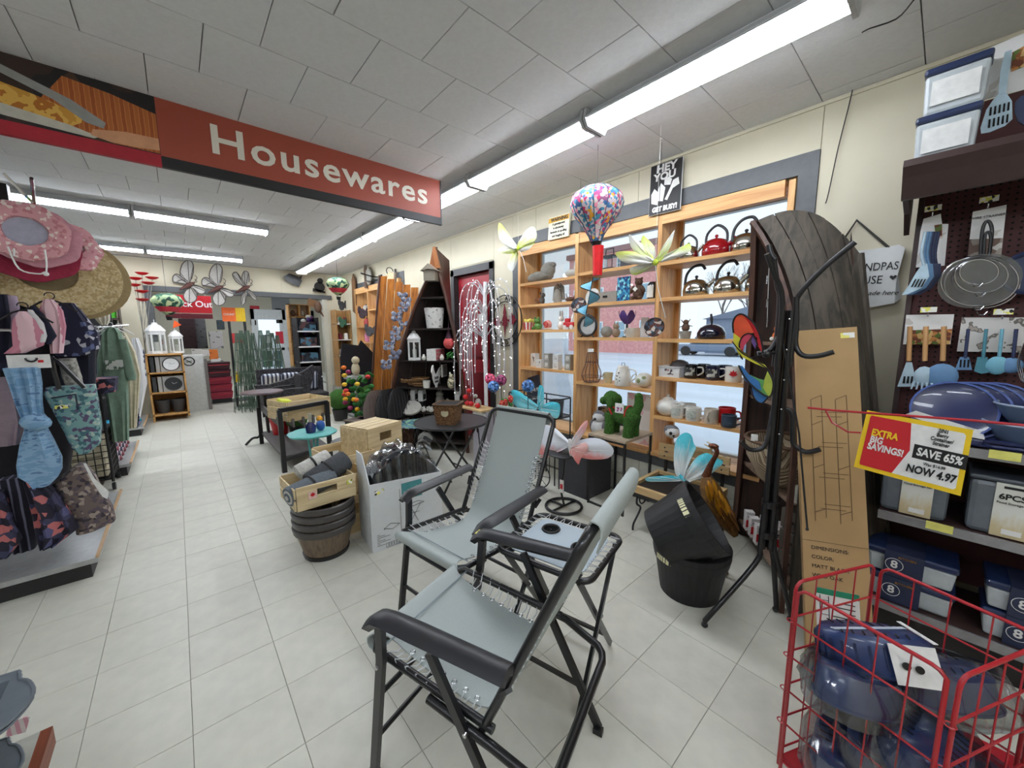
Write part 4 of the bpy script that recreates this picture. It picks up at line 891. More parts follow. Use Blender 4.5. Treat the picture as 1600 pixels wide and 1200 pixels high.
pt('green_stripe', B().prism([(0, .165), (.15, .165), (.15, .19), (0, .19)], .001, bp(-.075, .14, .002), rt, up), mat('label_green', (24, 128, 96), .6), lb, False).parent = bx
q = C.objects[-1] if False else None
for o in bx.children:
    if o.name.startswith('green_stripe'): o.location = -bx.location
fl_ = B()
for k in range(5): fl_.bar(bp(-.06, .16 + k * .03, .0025), bp(-.03, .16 + k * .03, .0025), .002, .001, up=nn)
for a in (-.06, -.03): fl_.bar(bp(a, .16, .0025), bp(a, .30, .0025), .003, .001, up=nn)
for k, L_ in enumerate((.04, .07, .05, .08, .03)): fl_.bar(bp(.06 - L_, .28 - k * .02, .0025), bp(.06, .28 - k * .02, .0025), .004, .001, up=nn)
for k in range(9): fl_.bar(bp(-.02 + k * .004, .155, .0025), bp(-.02 + k * .004, .18, .0025), .002, .001, up=nn)
pt('label_print', fl_, mI, bx, True, kind='stuff')
# coat rack and wind spinner
cr = tg('coat_rack', 'black tubular metal coat rack with bent hooks and three splayed feet', 'coat rack', (2.14, .5, 0))
cx, cy = 2.14, .5
for k, (dx, dy) in enumerate(((-.015, .012), (.015, .012), (.0, -.018))): pt('pole', B().cyl((cx + dx, cy + dy, .38), (cx + dx, cy + dy, 1.56), .0135, n=8), mT, cr, True)
for z_ in (.44, .6): pt('collar', B().cyl((cx, cy, z_), (cx, cy, z_ + .033), .036, n=12), mT, cr, True)
for k, (fx, fy) in enumerate(((1.85, .66), (2.24, .455), (2.215, .385))):
    d = V(fx - cx, fy - cy, 0); n_ = d.normalized()
    pt('foot', B().tube(smo([V(cx, cy, .62) + n_ * .03, V(cx, cy, .40) + n_ * .035, V(cx, cy, .30) + n_ * .06, V(fx, fy, .035)], 4) + [V(fx, fy, .012)], .0125, 8), mT, cr, True)
    pt('foot_cap', B().ell((fx, fy, .014), (.017, .017, .014), 8), mP, cr, True)
m_vw = V(.97, .24, 0); lat = V(.24, -.97, 0)   # lat points to the right in the photograph
def hook(pts): pt('hook', B().tube(smo([V(cx, cy, 0) + V(p[0] * lat.x + p[2] * m_vw.x, p[0] * lat.y + p[2] * m_vw.y, p[1]) for p in pts], 4), .0115, 8), mT, cr, True)
hook([(.03, 1.3, 0), (.035, 1.55, 0), (.04, 1.63, 0), (.12, 1.74, -.02), (.21, 1.83, -.04)])
hook([(-.03, 1.3, 0), (-.03, 1.60, 0), (-.045, 1.68, 0), (-.07, 1.82, -.02)])
hook([(-.02, 1.3, -.05), (-.02, 1.60, -.06), (-.06, 1.72, -.12), (-.09, 1.80, -.16)])
hook([(-.06, 1.79, -.03), (-.08, 1.82, -.03), (-.09, 1.86, -.03)])
hook([(.03, 1.62, 0), (.04, 1.50, 0), (.045, 1.40, 0), (.075, 1.355, -.01), (.13, 1.355, -.02), (.18, 1.375, -.03)])
hook([(.03, 1.10, 0), (.055, 1.08, 0), (.065, .98, 0), (.075, .93, 0), (.12, .905, -.01), (.17, .93, -.02)])
hook([(-.02, 1.08, 0), (-.03, .96, -.02), (-.05, .90, -.03), (-.10, .89, -.05), (-.14, .93, -.07)])
hook([(-.02, 1.45, 0), (-.05, 1.38, -.02), (-.10, 1.36, -.03)])
for zz in (1.52, 1.38, 1.24, 1.1, .98): pt('rivet', B().ell((cx - .028, cy - .02, zz), .005, 6), m_chrome, cr, True)
sp = tg('wind_spinner', 'rainbow fabric wind spinner with black edges hung on the coat rack', 'wind spinner', (2.06, .56, .75))
hub = PX(1198, 553, 2.05); m_edge = mat('spinner_edge', (16, 16, 18), .7)
pt('arm', B().cyl(hub, (cx, cy, hub.z + .01), .006, n=6).ell(hub, .02, 10), mT, sp, True)
pt('stake', B().tube([(2.10, .50, 1.44), (2.09, .40, 1.0), (2.02, .325, .60)], .004, 6).ell((2.02, .325, .595), .007, 6), mT, sp, True)
def petal(px, mm, xx, b_=.0):
    P = [PX(u, v, xx) for u, v in px]; c = sum(P, V(0, 0, 0)) / len(P)
    vs = [p + V(b_ * sin(i * 2 * PI / len(P)), 0, 0) for i, p in enumerate(P)]
    bb = B(); n = len(vs)
    top_ = [p + V(-.002, 0, 0) for p in vs]; bot = [p + V(.002, 0, 0) for p in vs]
    bb.add([c + V(-.002, 0, 0)] + top_, [(0, 1 + i, 1 + (i + 1) % n) for i in range(n)]).add([c + V(.002, 0, 0)] + bot, [(0, 1 + (i + 1) % n, 1 + i) for i in range(n)]).add(top_ + bot, [(i, (i + 1) % n, n + (i + 1) % n, n + i) for i in range(n)])
    pt('fabric_panel', bb, mm, sp, True)
def edge(px, xx, r=.004): pt('edge_binding', B().tube(smo([PX(u, v, xx) for u, v in px], 4), r, 6), m_edge, sp, True)
m_or = mat('spin_orange', (226, 84, 48), .7); m_rd = mat('spin_red', (206, 40, 50), .7); m_ye = mat('spin_yellow', (214, 206, 60), .7); m_pk = mat('spin_pink', (212, 72, 100), .7)
m_bl = mat('spin_blue', (58, 120, 186), .7); m_gr = mat('spin_green', (96, 160, 90), .7); m_lm = mat('spin_lime', (190, 204, 84), .7); m_pu = mat('spin_purple', (110, 80, 150), .7)
petal([(1146, 520), (1145, 505), (1150, 494), (1160, 491), (1172, 508), (1178, 520), (1166, 521), (1158, 529)], m_or, 2.0)
petal([(1160, 491), (1170, 496), (1184, 518), (1191, 540), (1192, 552), (1184, 540), (1178, 520), (1172, 508)], m_rd, 2.01)
petal([(1146, 520), (1158, 529), (1155, 545), (1158, 560), (1150, 545), (1146, 532)], m_ye, 2.0)
petal([(1158, 529), (1166, 521), (1176, 524), (1171, 530), (1163, 540), (1158, 560), (1155, 545)], m_pk, 2.005)
petal([(1176, 524), (1184, 528), (1180, 545), (1174, 534)], m_pu, 2.01)
petal([(1144, 534), (1156, 548), (1175, 562), (1195, 570), (1199, 576), (1180, 568), (1160, 558)], m_ye, 1.99)
petal([(1154, 571), (1160, 572), (1170, 585), (1186, 596), (1190, 610), (1178, 606), (1164, 594)], m_bl, 2.0)
petal([(1170, 585), (1186, 592), (1194, 594), (1192, 606), (1200, 619), (1190, 616), (1174, 602)], m_gr, 2.005)
petal([(1194, 594), (1200, 578), (1207, 594), (1209, 610), (1205, 620), (1198, 618), (1190, 606)], m_lm, 2.01)
petal([(1174, 602), (1190, 616), (1200, 621), (1194, 630), (1184, 628), (1178, 618)], m_bl, 2.02)
petal([(1170, 600), (1178, 618), (1174, 614)], m_pu, 2.02)
edge([(1146, 520), (1145, 505), (1150, 494), (1160, 491), (1175, 502), (1186, 520), (1191, 540), (1192, 552)], 1.995)
edge([(1158, 560), (1155, 540), (1160, 526), (1170, 521), (1178, 526), (1184, 540)], 1.995, .003); edge([(1144, 534), (1160, 552), (1180, 563), (1199, 576)], 1.985, .0025)
edge([(1154, 571), (1164, 590), (1180, 607), (1200, 620), (1207, 612), (1208, 595), (1200, 578)], 1.99); edge([(1170, 600), (1178, 622), (1190, 630), (1200, 621)], 2.01, .003)
edge([(1160, 562), (1159, 552), (1166, 560), (1198, 553)], 2.0, .003)
# black tubs, heron, bench
m_tub = wood('black_stained_wood', (32, 32, 34), (20, 20, 22), .6, axis=2, scale=9)
def tub(label, loc):
    t = tg('barrel_planter', label, 'planter', loc, 0, 'black barrel planters')
    pt('tub', B().lathe([(0, 0), (.155, 0), (.195, .25), (.203, .252), (.205, .285), (.19, .285), (.183, .25), (.145, .02), (0, .02)], n=32, sm=False), m_tub, t)
    pt('band', B().lathe([(.187, .2), (.194, .2), (.204, .252), (.196, .252)], n=32), m_tub, t)
    pt('price_label', B().grid(lambda a, b: V(-cos(.1 + a * .5) * .2015, -sin(-.55 + a * .5) * .0 + sin(.1 + a * .5) * .2015, .215 + .03 * b), 4, 1, t=.002), pat('tub_label', [(236, 232, 190, 3), (50, 50, 50)], 60, 'wave'), t)
    return t
tub('upright black barrel planter on the floor beside the coat rack foot', (2.08, .84, 0))
t2 = tub('tilted black barrel planter lying on top of the other one', (1.93, .97, .40)); ax = V(.25, -.50, .40).normalized()
rm = V(0, 0, 1).rotation_difference(ax).to_matrix(); t2.rotation_euler = rm.to_euler(); t2.location = (1.95, .96, .32)
hr = tg('heron_ornament', 'golden brown metal heron ornament with long curved neck', 'ornament', (2.32, .83, .28))
hp = lambda u, v, x_=2.32: PX(u, v, x_)
pt('neck', B().tube(smo([hp(1103, 745), hp(1111, 725), hp(1120, 708), hp(1118, 700), hp(1114, 697)], 5), [.026, .024, .022, .02, .018, .016, .015, .014, .013, .013, .013, .013, .013, .014, .014, .014, .015, .015, .015, .015, .014][:21], 8), mat('heron_neck', (104, 60, 40), .4, metal=.5, var=.4, scale=60), hr, True)
pt('head', B().ell(hp(1115, 697), (.02, .03, .016), 10), mat('heron_neck'), hr, True)
pt('beak', B().cyl(hp(1112, 700), hp(1100, 694), .007, .002, 6).cyl(hp(1114, 696), hp(1104, 690), .006, .002, 6), mat('beak_horn', (196, 170, 120), .4), hr, True)
pt('body', B().tube([hp(1104, 745), hp(1108, 760), hp(1118, 785), hp(1135, 815), hp(1150, 838)], [.03, .055, .07, .05, .015], 12), mat('heron_body', (120, 84, 40), .5, metal=.4, var=.4, scale=40), hr, True)
for i in range(26):
    k = R.random(); u0 = 1103 + 40 * k + U(-9, 9); v0 = 748 + 62 * k + U(-8, 6)
    p = hp(u0, v0, 2.24 + .03 * R.random()); q = hp(u0 + 6 + 6 * k, v0 + 20 + 8 * R.random(), 2.24 + .02 * k)
    pt('feather', B().tube([p, p.lerp(q, .5), q], [.004, .013, .003], 6), m_gold if k < .65 else mat('feather_dark', (110, 70, 30), .4, metal=.5), hr, True)
pt('legs', B().cyl(hp(1125, 800), (2.34, .80, .012), .006, n=6).cyl(hp(1130, 805), (2.36, .77, .012), .006, n=6).b2((2.3, .74, 0), (2.4, .84, .012)), m_brownc, hr, True)
mL = wood('pine_slat', (206, 176, 128), (180, 148, 100), .6, axis=1)
bn = tg('bench_planter', 'pine and black iron bench shaped planter with slatted back below the window', 'planter bench', (2.68, 1.16, 0))
BY0, BY1 = .93, 1.46
for z_ in (.545, .475): pt('slat', B().box((2.88, (BY0 + BY1) / 2, z_), (.018, BY1 - BY0, .058), bev=.002), mL, bn, True)
for z_ in (.545, .475):
    for y_ in (BY0 + .05, BY1 - .05): pt('bolt', B().ell((2.868, y_, z_), .006, 6), mK, bn, True)
for y_ in (BY0 + .05, BY1 - .05):
    pt('leg', B().bar((2.90, y_, .57), (2.90, y_, 0), .018, .02), mK, bn, True)
    pt('leg', B().tube(smo([(2.50, y_, .30), (2.47, y_, .2), (2.53, y_, .14), (2.44, y_, .05), (2.43, y_, .0)], 4), .008, 6), mK, bn, True)
    pt('side_scroll', B().ring((2.56, y_, .22), .05, .006, 16, 5, ax=(0, 1, 0)), mK, bn, True)
pt('seat_frame', B().b2((2.42, BY0, .30), (2.45, BY1, .35)).b2((2.84, BY0, .30), (2.87, BY1, .35)).b2((2.45, BY0, .30), (2.84, BY0 + .03, .35)).b2((2.45, BY1 - .03, .30), (2.84, BY1, .35)), mL, bn, True)
pt('trough', B().b2((2.45, BY0 + .03, .26), (2.84, BY1 - .03, .325)), mP, bn, True)
t = tg('wooden_bunny', 'thin pale wooden bunny silhouette perched on the bench back', 'ornament', (2.86, 1.14, .576))
pt('body', B().prism([(-.09, 0), (.10, 0), (.11, .03), (.09, .05), (.05, .035), (-.02, .03), (-.07, .035), (-.1, .06), (-.09, .03)], .01, (0, 0, .0), (0, 1, 0), (0, 0, 1)), mL, t)
# paper butterfly, turquoise
def wing(nm, px, xx, m, par, bulge=.02, nrib=6, rt=.0016, rm_=None, rootpx=None):
    """a paper wing: fan of closed ribs from a root to an outline given in room points"""
    P = smo([PX(u, v, xx) for u, v in px], 3); c = PX(*rootpx, xx) if rootpx else P[0]
    n = len(P) - 1; K = 5
    g = B().grid(lambda a, b: c.lerp(P[round(a * n)], b) + V(-bulge * sin(PI * b) * (1 + .25 * sin(a * 20)), 0, 0), n, K, t=.002)
    w_ = pt(nm, g, m, par, True)
    rb = B()
    for i in range(1, nrib): q = P[round(i * n / nrib)]; rb.tube([c + V(-.003, 0, 0), c.lerp(q, .5) + V(-bulge - .004, 0, 0), c.lerp(q, .93) + V(-.004, 0, 0)], rt, 4)
    pt('vein', rb, rm_ or m_tag, w_, True, kind='stuff') if rb.v else None
    return w_
def grad(name, c0, c1, axis, lo, hi):
    m, t_, b_ = base_mat(name); N = t_.nodes; L = t_.links; b_.inputs['Roughness'].default_value = .8
    tc = N.new('ShaderNodeTexCoord'); sp_ = N.new('ShaderNodeSeparateXYZ'); L.new(tc.outputs['Generated'], sp_.inputs[0]); ns = N.new('ShaderNodeTexNoise'); ns.inputs['Scale'].default_value = 6; L.new(tc.outputs['Generated'], ns.inputs['Vector'])
    ad = N.new('ShaderNodeMath'); ad.operation = 'MULTIPLY_ADD'; ad.inputs[1].default_value = .35; L.new(ns.outputs['Fac'], ad.inputs[0]); L.new(sp_.outputs[axis], ad.inputs[2])
    r = N.new('ShaderNodeValToRGB'); L.new(ad.outputs[0], r.inputs[0]); e = r.color_ramp.elements; e[0].position = lo + .17; e[1].position = hi + .17; e[0].color = (*lin(c0), 1); e[1].color = (*lin(c1), 1)
    L.new(r.outputs[0], b_.inputs['Base Color']); b_.inputs['Subsurface Weight'].default_value = 0; MATS[name] = m; return m
m_tq = grad('paper_turquoise_up', (236, 240, 240), (84, 200, 216), 2, .35, .8); m_tq2 = grad('paper_turquoise_solid', (150, 220, 228), (70, 190, 208), 2, 0, 1)
bf = tg('paper_butterfly', 'turquoise and white fabric butterfly on a stick in the bench trough', 'butterfly', (2.60, 1.1, .33))
wing('wing', [(1063, 748), (1054, 735), (1053, 705), (1058, 685), (1070, 676), (1080, 680), (1084, 693), (1088, 700), (1082, 712), (1074, 735), (1069, 748)], 2.60, m_tq, bf, rootpx=(1067, 752))
wing('wing', [(1068, 748), (1082, 722), (1094, 711), (1106, 708), (1118, 715), (1130, 722), (1118, 735), (1100, 747), (1086, 750)], 2.58, m_tq, bf, rootpx=(1067, 753))
wing('lower_wing', [(1066, 748), (1052, 743), (1030, 744), (1010, 746), (1012, 752), (1040, 752), (1060, 752)], 2.56, m_tq2, bf, .005, rootpx=(1068, 751))
pt('body', B().tube([PX(1062, 742, 2.57), PX(1070, 752, 2.57), PX(1082, 760, 2.57)], [.01, .013, .006], 8), m_tq2, bf, True)
pt('stick', B().cyl(PX(1067, 750, 2.57), (2.58, 1.08, .34), .004, n=6), m_tag, bf, True)
# things on the right wall
gs = tg('hanging_sign', 'stack of white wooden signs saying grandpas hung by a grey ribbon', 'sign', (2.97, .3, 1.65))
m_sw = mat('sign_white', (226, 228, 228), .7, var=.02)
for k in range(4):
    o_ = V(2.985 - .012 * k, .36, 1.76); a_ = .10 - .05 * k; ux = V(0, -cos(a_), sin(a_)); uy = V(0, sin(a_), cos(a_))
    pt('board', B().prism([(-.16, -.15), (.05, -.165), (.165, -.14), (.155, 0), (.165, .15), (.03, .155), (-.16, .15)], .008, o_, ux, uy), m_sw, gs, True)
o_ = V(2.985 - .043, .36, 1.76); ux = V(0, -1, -.05).normalized(); uy = V(0, -.05, 1)
text('GRANDPAS', .06, o_ + V(0, -.045, .055), ux, uy, mI, gs, sx=.72); text('HOUSE', .062, o_ + V(0, -.02, -.015), ux, uy, mI, gs, sx=.8)
text('memories made here', .034, o_ + V(0, -.02, -.085), ux, uy, mI, gs, shear=.3)
pt('heart', B().prism([(0, -.014), (.014, .002), (.012, .01), (.005, .011), (0, .005), (-.005, .011), (-.012, .01), (-.014, .002)], .002, o_ + V(-.001, -.14, -.01), (0, -1, 0), (0, 0, 1)), mI, gs, True)
pt('ribbon', B().tube([(2.975, .50, 1.89), (2.975, .40, 2.09), (2.975, .25, 1.91)], .007, 4), mat('grey_ribbon', (70, 70, 66), .9), gs, True)
t = tg('wall_bracket', 'small black bracket screwed to the cream wall beside the pegboard', 'bracket', (2.98, .25, .98))
pt('plate', B().b2((2.95, .14, .965), (2.99, .31, .985)).box((2.96, .2, .97), (.04, .05, .035)), mK, t, True)
sg2 = tg('wall_poster', 'black metal sign with white pointing fist reading Hey You Get Busy', 'sign', (2.95, 1.55, 2.38))
PUX = V(0, -1, -.02).normalized(); PUY = V(.06, .02, 1).normalized(); P0 = V(2.955, 1.545, 2.575)
pt('plate', B().prism([(-.13, -.19), (.125, -.19), (.125, .19), (-.13, .19)], .006, P0, PUX, PUY), mI, sg2, True)
pt('rim', B().tube([P0 + PUX * a + PUY * b for a, b in ((-.13, -.19), (.125, -.19), (.125, .19), (-.13, .19))], .004, 4, closed=True), m_fix, sg2, True)
PW = mat('poster_white', (226, 226, 222), .6); P1 = P0 - PUX.cross(PUY) * 0 + V(-.006, 0, 0)
text('HEY', .08, P1 + PUY * .15, PUX, PUY, PW, sg2, bold=.003, sx=1.1); text('YOU', .075, P1 + PUY * .088 - PUX * .01, PUX, PUY, PW, sg2, bold=.003, sx=1.1)
text('GET BUSY!', .05, P1 - PUY * .155, PUX, PUY, PW, sg2, bold=.003, sx=.85)
for px in ([(-.11, -.10), (-.06, -.12), (-.05, -.03), (-.09, .01), (-.115, -.03)], [(-.055, -.09), (-.015, -.10), (0, .0), (-.035, .04), (-.06, 0)], [(-.01, .02), (.04, .01), (.05, .05), (.02, .075), (-.01, .06)], [(.02, -.1), (.06, -.02), (.11, .0), (.1, .05), (.06, .04), (.04, -.01), (.0, -.09)]):
    pt('fist_print', B().prism(px, .002, P1, PUX, PUY), PW, sg2, True)
t = tg('wall_sign', 'small cream warning sign with yellow heading standing on the window trim', 'sign', (2.95, 2.65, 2.40))
W0_ = V(2.955, 2.64, 2.505); pt('board', B().prism([(-.14, -.11), (.13, -.11), (.14, .11), (-.13, .11)], .02, W0_, PUX, PUY), mat('sign_ivory', (232, 226, 200), .7), t, True)
W1_ = W0_ + V(-.0115, 0, 0); pt('heading_band', B().prism([(-.135, .055), (.13, .055), (.135, .1), (-.13, .1)], .002, W1_, PUX, PUY), mat('sign_amber', (214, 164, 50), .6), t, True)
text('WARNING', .045, W1_ + PUY * .077 + PUX * .01 + V(-.001, 0, 0), PUX, PUY, mI, t, bold=.002)
for k, s_ in enumerate(('A grandparent', 'is absolutely', 'fantastic at spoiling', 'and hugging all')): text(s_, .028, W1_ + PUY * (.035 - k * .038), PUX, PUY, mI, t, bold=.001)
t = tg('wall_sign', 'black sign half hidden by the pink balloon twister, letters GET', 'sign', (2.95, 2.22, 2.40))
W0_ = V(2.955, 2.2, 2.47); pt('board', B().prism([(-.17, -.07), (.17, -.07), (.17, .07), (-.17, .07)], .006, W0_, PUX, PUY), mI, t, True)
text('GET BUSY!', .05, W0_ + V(-.005, .0, -.04), PUX, PUY, PW, t, bold=.002, sx=.9)
cb = tg('ceiling_cable', 'thin black cable hanging from the ceiling down the wall behind the boat', 'cable', (2.9, .4, 2.7))
pt('cable', B().tube(smo([PZ(1428, 0, CEIL - .008), PZ(1400, 30, CEIL - .008), PZ(1348, 50, CEIL - .008), PX(1346, 70, 2.9), PX(1330, 150, 2.97), PX(1310, 230, 2.97), PX(1295, 300, 2.97), PX(1290, 318, 2.97)], 4), .003, 5), mK, cb, True)
# right gondola with pegboard
m_peg = mat('pegboard_maroon', (72, 34, 34), .7, var=.05); mG = mat('gondola_brown', (62, 44, 42), .45, var=.05); m_lip = mat('price_rail', (150, 150, 152), .25, metal=.3)
mH = mat('peg_hole', (14, 10, 10), .9)
GY0, GY1 = -1.3, .135; GX = 2.87
g = tg('gondola_shelving', 'maroon pegboard store shelving with kitchen tools on the right', 'shelving', (2.7, -.4, 0))
pt('pegboard', B().b2((GX, GY0, .2), (GX + .02, GY1, 2.5)), m_peg, g, True)
hb = B()
for i in range(46):
    for j in range(58):
        y_ = GY1 - .03 - i * .0254; z_ = .9 + j * .0254
        if y_ > -.62 and z_ < 2.2: hb.add([(GX - .0015, y_ - .004, z_ - .004), (GX - .0015, y_ + .004, z_ - .004), (GX - .0015, y_ + .004, z_ + .004), (GX - .0015, y_ - .004, z_ + .004)], [(0, 1, 2, 3)])
pt('peg_holes', hb, mH, g, True, kind='stuff')
pt('upright', B().b2((GX - .012, GY1, .0), (GX + .05, GY1 + .02, 2.5)), mG, g, True)
for z_, xf in ((.975, 2.45), (.615, 2.45), (.17, 2.45)):
    pt('shelf', B().b2((xf, GY0, z_ - .02), (GX, GY1, z_)), mG, g, True)
    pt('price_rail', B().b2((xf - .012, GY0, z_ - .035), (xf, GY1, z_ + .004)), m_lip, g, True)
    pt('bracket', B().prism([(xf + .02, z_ - .02), (GX, z_ - .02), (GX, z_ - .13), (GX - .1, z_ - .1)], .006, (0, GY1 - .005, 0), (1, 0, 0), (0, 0, 1)), mG, g, True)
pt('kick_plate', B().b2((2.47, GY0, 0), (2.49, GY1, .15)), mat('kick_black', (30, 26, 26), .6), g, True)
pt('top_shelf', B().b2((2.50, GY0, 2.17), (GX, GY1 + .06, 2.20)), mG, g, True)
pt('cornice', B().prism([(2.46, 2.2), (2.50, 2.2), (2.52, 2.12), (2.55, 2.05), (2.53, 2.05), (2.48, 2.13), (2.45, 2.17)], GY1 + .06 - GY0, (0, (GY0 + GY1 + .06) / 2, 0), (1, 0, 0), (0, 0, 1)), mG, g, True)
pt('end_bracket', B().prism([(2.47, 2.2), (GX, 2.2), (GX, 1.95), (2.75, 2.03), (2.55, 2.08)], .02, (0, GY1 + .05, 0), (1, 0, 0), (0, 0, 1)), mG, g, True)
for (y_, z_) in ((-.06, .625), (-.2, .985)): pt('shelf_label', B().b2((2.436, y_ - .04, z_ - .035), (2.438, y_ + .04, z_)), mat('yellow_tag', (226, 222, 120), .6), g, True)
m_cont = mat('frosted_plastic', (196, 204, 208), .35, alpha=.92); m_lid = mat('navy_lid', (30, 46, 84), .35, coat=.3); mW = mat('card_white', (232, 232, 230), .6)
def ctn(loc, w_, d_, h_, label, group, body=None, rz=0, lidh=.03):
    t = tg('food_container', label, 'container', loc, rz, group)
    pt('tub', B().box((0, 0, (h_ - lidh) / 2), (d_, w_, h_ - lidh), taper=1.08, bev=.012), body or m_cont, t)
    pt('lid', B().box((0, 0, h_ - lidh / 2), (d_ * 1.14, w_ * 1.12, lidh), bev=.010), m_lid, t)
    pt('insert', B().box((-d_ / 2 - .012, 0, (h_ - lidh) * .5), (.003, w_ * .8, (h_ - lidh) * .6), euler(0, -.06, 0)), mW, t); return t
ctn((2.62, .085, 2.201), .17, .15, .19, 'lower of two clear food containers with navy lids on the top shelf', 'food containers on the top shelf')
ctn((2.63, .075, 2.393), .17, .15, .19, 'upper of two clear food containers with navy lids on the top shelf', 'food containers on the top shelf')
# spatula card on top shelf
def card(nm, label, cat, px, xx, mm, thick=.003):
    P = [PX(u, v, xx) for u, v in px]; c = sum(P, V(0, 0, 0)) / len(P)
    t = tg(nm, label, cat, c); b = B(); n = len(P)
    b.add([p + V(-thick / 2, 0, 0) for p in P] + [p + V(thick / 2, 0, 0) for p in P], [tuple(range(n)), tuple(range(2 * n - 1, n - 1, -1))] + [(i, (i + 1) % n, n + (i + 1) % n, n + i) for i in range(n)])
    pt('backing_card', b, mm, t, True); return t
def onx(t, nm, px, xx, mm, th=.002):
    P = [PX(u, v, xx) for u, v in px]; n = len(P); b = B()
    b.add([p + V(-th / 2, 0, 0) for p in P] + [p + V(th / 2, 0, 0) for p in P], [tuple(range(n)), tuple(range(2 * n - 1, n - 1, -1))] + [(i, (i + 1) % n, n + (i + 1) % n, n + i) for i in range(n)])
    return pt(nm, b, mm, t, True)
m_food = pat('card_food_photo', [(150, 90, 50), (190, 130, 70), (110, 60, 40), (90, 110, 50), (206, 170, 110)], 60)
m_cardp = pat('card_pale', [(226, 226, 224, 5), (200, 196, 190, 1)], 12, 'noise')
m_sil = mat('silicone_pale_blue', (176, 200, 214), .5); m_sil2 = mat('silicone_blue', (96, 136, 176), .5); m_sil3 = mat('silicone_navy', (36, 48, 84), .5); m_sil4 = mat('silicone_teal', (70, 130, 146), .5); m_hnd = wood('beech_handle', (206, 160, 108), (184, 138, 90), .5)
m_tagy = pat('tag_yellow', [(232, 228, 110, 3), (240, 240, 232, 3), (50, 50, 50)], 90)
t = card('utensil_card', 'white card with one large pale slotted turner standing on the top shelf', 'kitchen utensil', [(1548, 74), (1600, 52), (1600, 140), (1537, 156)], 2.66, m_cardp)
onx(t, 'food_print', [(1582, 82), (1600, 72), (1600, 104), (1580, 112)], 2.655, m_food)
def turner(t, pth, head, xx, mm, slots=None, hr=.006):
    pt('handle', B().tube([PX(u, v, xx) for u, v in pth], hr, 6), mm, t, True); onx(t, 'blade', head, xx, mm, .006)
    if slots:
        for i, s_ in enumerate(slots): onx(t, 'slot', s_, xx - .004, mH, .002)
onx(t, 'handle', [(1570, 82), (1581, 78), (1577, 110), (1572, 146), (1560, 148), (1563, 112)], 2.62, m_sil, .008)
onx(t, 'blade', [(1560, 147), (1572, 145), (1581, 158), (1582, 186), (1570, 197), (1546, 207), (1533, 209), (1532, 200), (1541, 172), (1552, 156)], 2.62, m_sil, .005)
for k in range(5):
    for r_ in range(2):
        a = 1545 + k * 7 + (0 if r_ else 2); v_ = (187 if r_ else 168) - k * 2; onx(t, 'slot', [(a, v_), (a + 3, v_ - 1), (a + 2, v_ + 12), (a - 1.5, v_ + 13)], 2.615, mH)
onx(t, 'navy_ladle', [(1586, 160), (1596, 150), (1600, 150), (1600, 196), (1590, 190), (1585, 175)], 2.64, m_sil3, .01)
# hanging cards on the pegboard
XP = 2.80
def hookpeg(t, u, v): p = PX(u, v, XP); pt('peg_hook', B().tube([(GX, p.y, p.z), (XP - .03, p.y, p.z), (XP - .035, p.y, p.z + .012)], .003, 5), m_chrome, t, True); pt('price_tag', B().box((XP - .036, p.y, p.z + .03), (.002, .055, .025)), m_tagy, t, True)
t = card('utensil_card', 'bunch of blue slotted spatulas hanging on a food printed card', 'kitchen utensil', [(1443, 342), (1470, 334), (1472, 350), (1482, 350), (1476, 415), (1431, 418), (1438, 362)], XP, m_cardp)
hookpeg(t, 1457, 338); onx(t, 'food_print', [(1460, 352), (1472, 350), (1472, 368), (1462, 372)], XP - .004, m_food)
for k in range(6):
    mm = (m_sil, m_sil2, m_sil2, m_sil3, m_sil3, m_sil3)[k]; dx = k * 4.2; xx = XP - .075 + k * .012
    pt('spatula', B().tube(smo([PX(1446 + dx, 362, xx), PX(1440 + dx, 395, xx), PX(1444 + dx * .9, 415, xx)], 3), .006, 6), mm, t, True)
    onx(t, 'spatula_blade', [(1442 + dx, 412), (1449 + dx, 412), (1452 + dx * .9, 432), (1440 + dx * .8, 450), (1418 + dx * .95, 460), (1409 + dx, 461), (1420 + dx, 446), (1432 + dx, 425)], xx, mm, .004)
for k in range(4): onx(t, 'slot', [(1430 + k * 5, 436), (1432 + k * 5, 436), (1426 + k * 5, 448), (1423 + k * 5, 449)], XP - .08, mH)
t = card('strainer_set', 'set of round wire mesh strainers with black loop handles on a white card', 'strainer', [(1520, 331), (1573, 320), (1564, 401), (1512, 400)], XP, m_cardp)
hookpeg(t, 1543, 325); onx(t, 'photo_strip', [(1515, 374), (1567, 372), (1564, 400), (1512, 399)], XP - .004, pat('strainer_photo', [(150, 140, 130), (200, 196, 190), (110, 90, 80)], 30))
text('WIRE STRAINERS', .014, PX(1545, 338, XP - .005), (0, -1, 0), (0, 0, 1), mI, t)
m_mesh = mat('wire_mesh', (160, 162, 164), .3, metal=.8, alpha=.45)
pt('handle', B().tube(smo([PX(1532, 402, XP - .05), PX(1535, 360, XP - .05), PX(1543, 345, XP - .05), PX(1550, 360, XP - .05), PX(1545, 402, XP - .05)], 4), .006, 6).tube(smo([PX(1537, 402, XP - .06), PX(1539, 370, XP - .06), PX(1544, 362, XP - .06), PX(1548, 372, XP - .06), PX(1545, 402, XP - .06)], 4), .005, 6), mP, t, True)
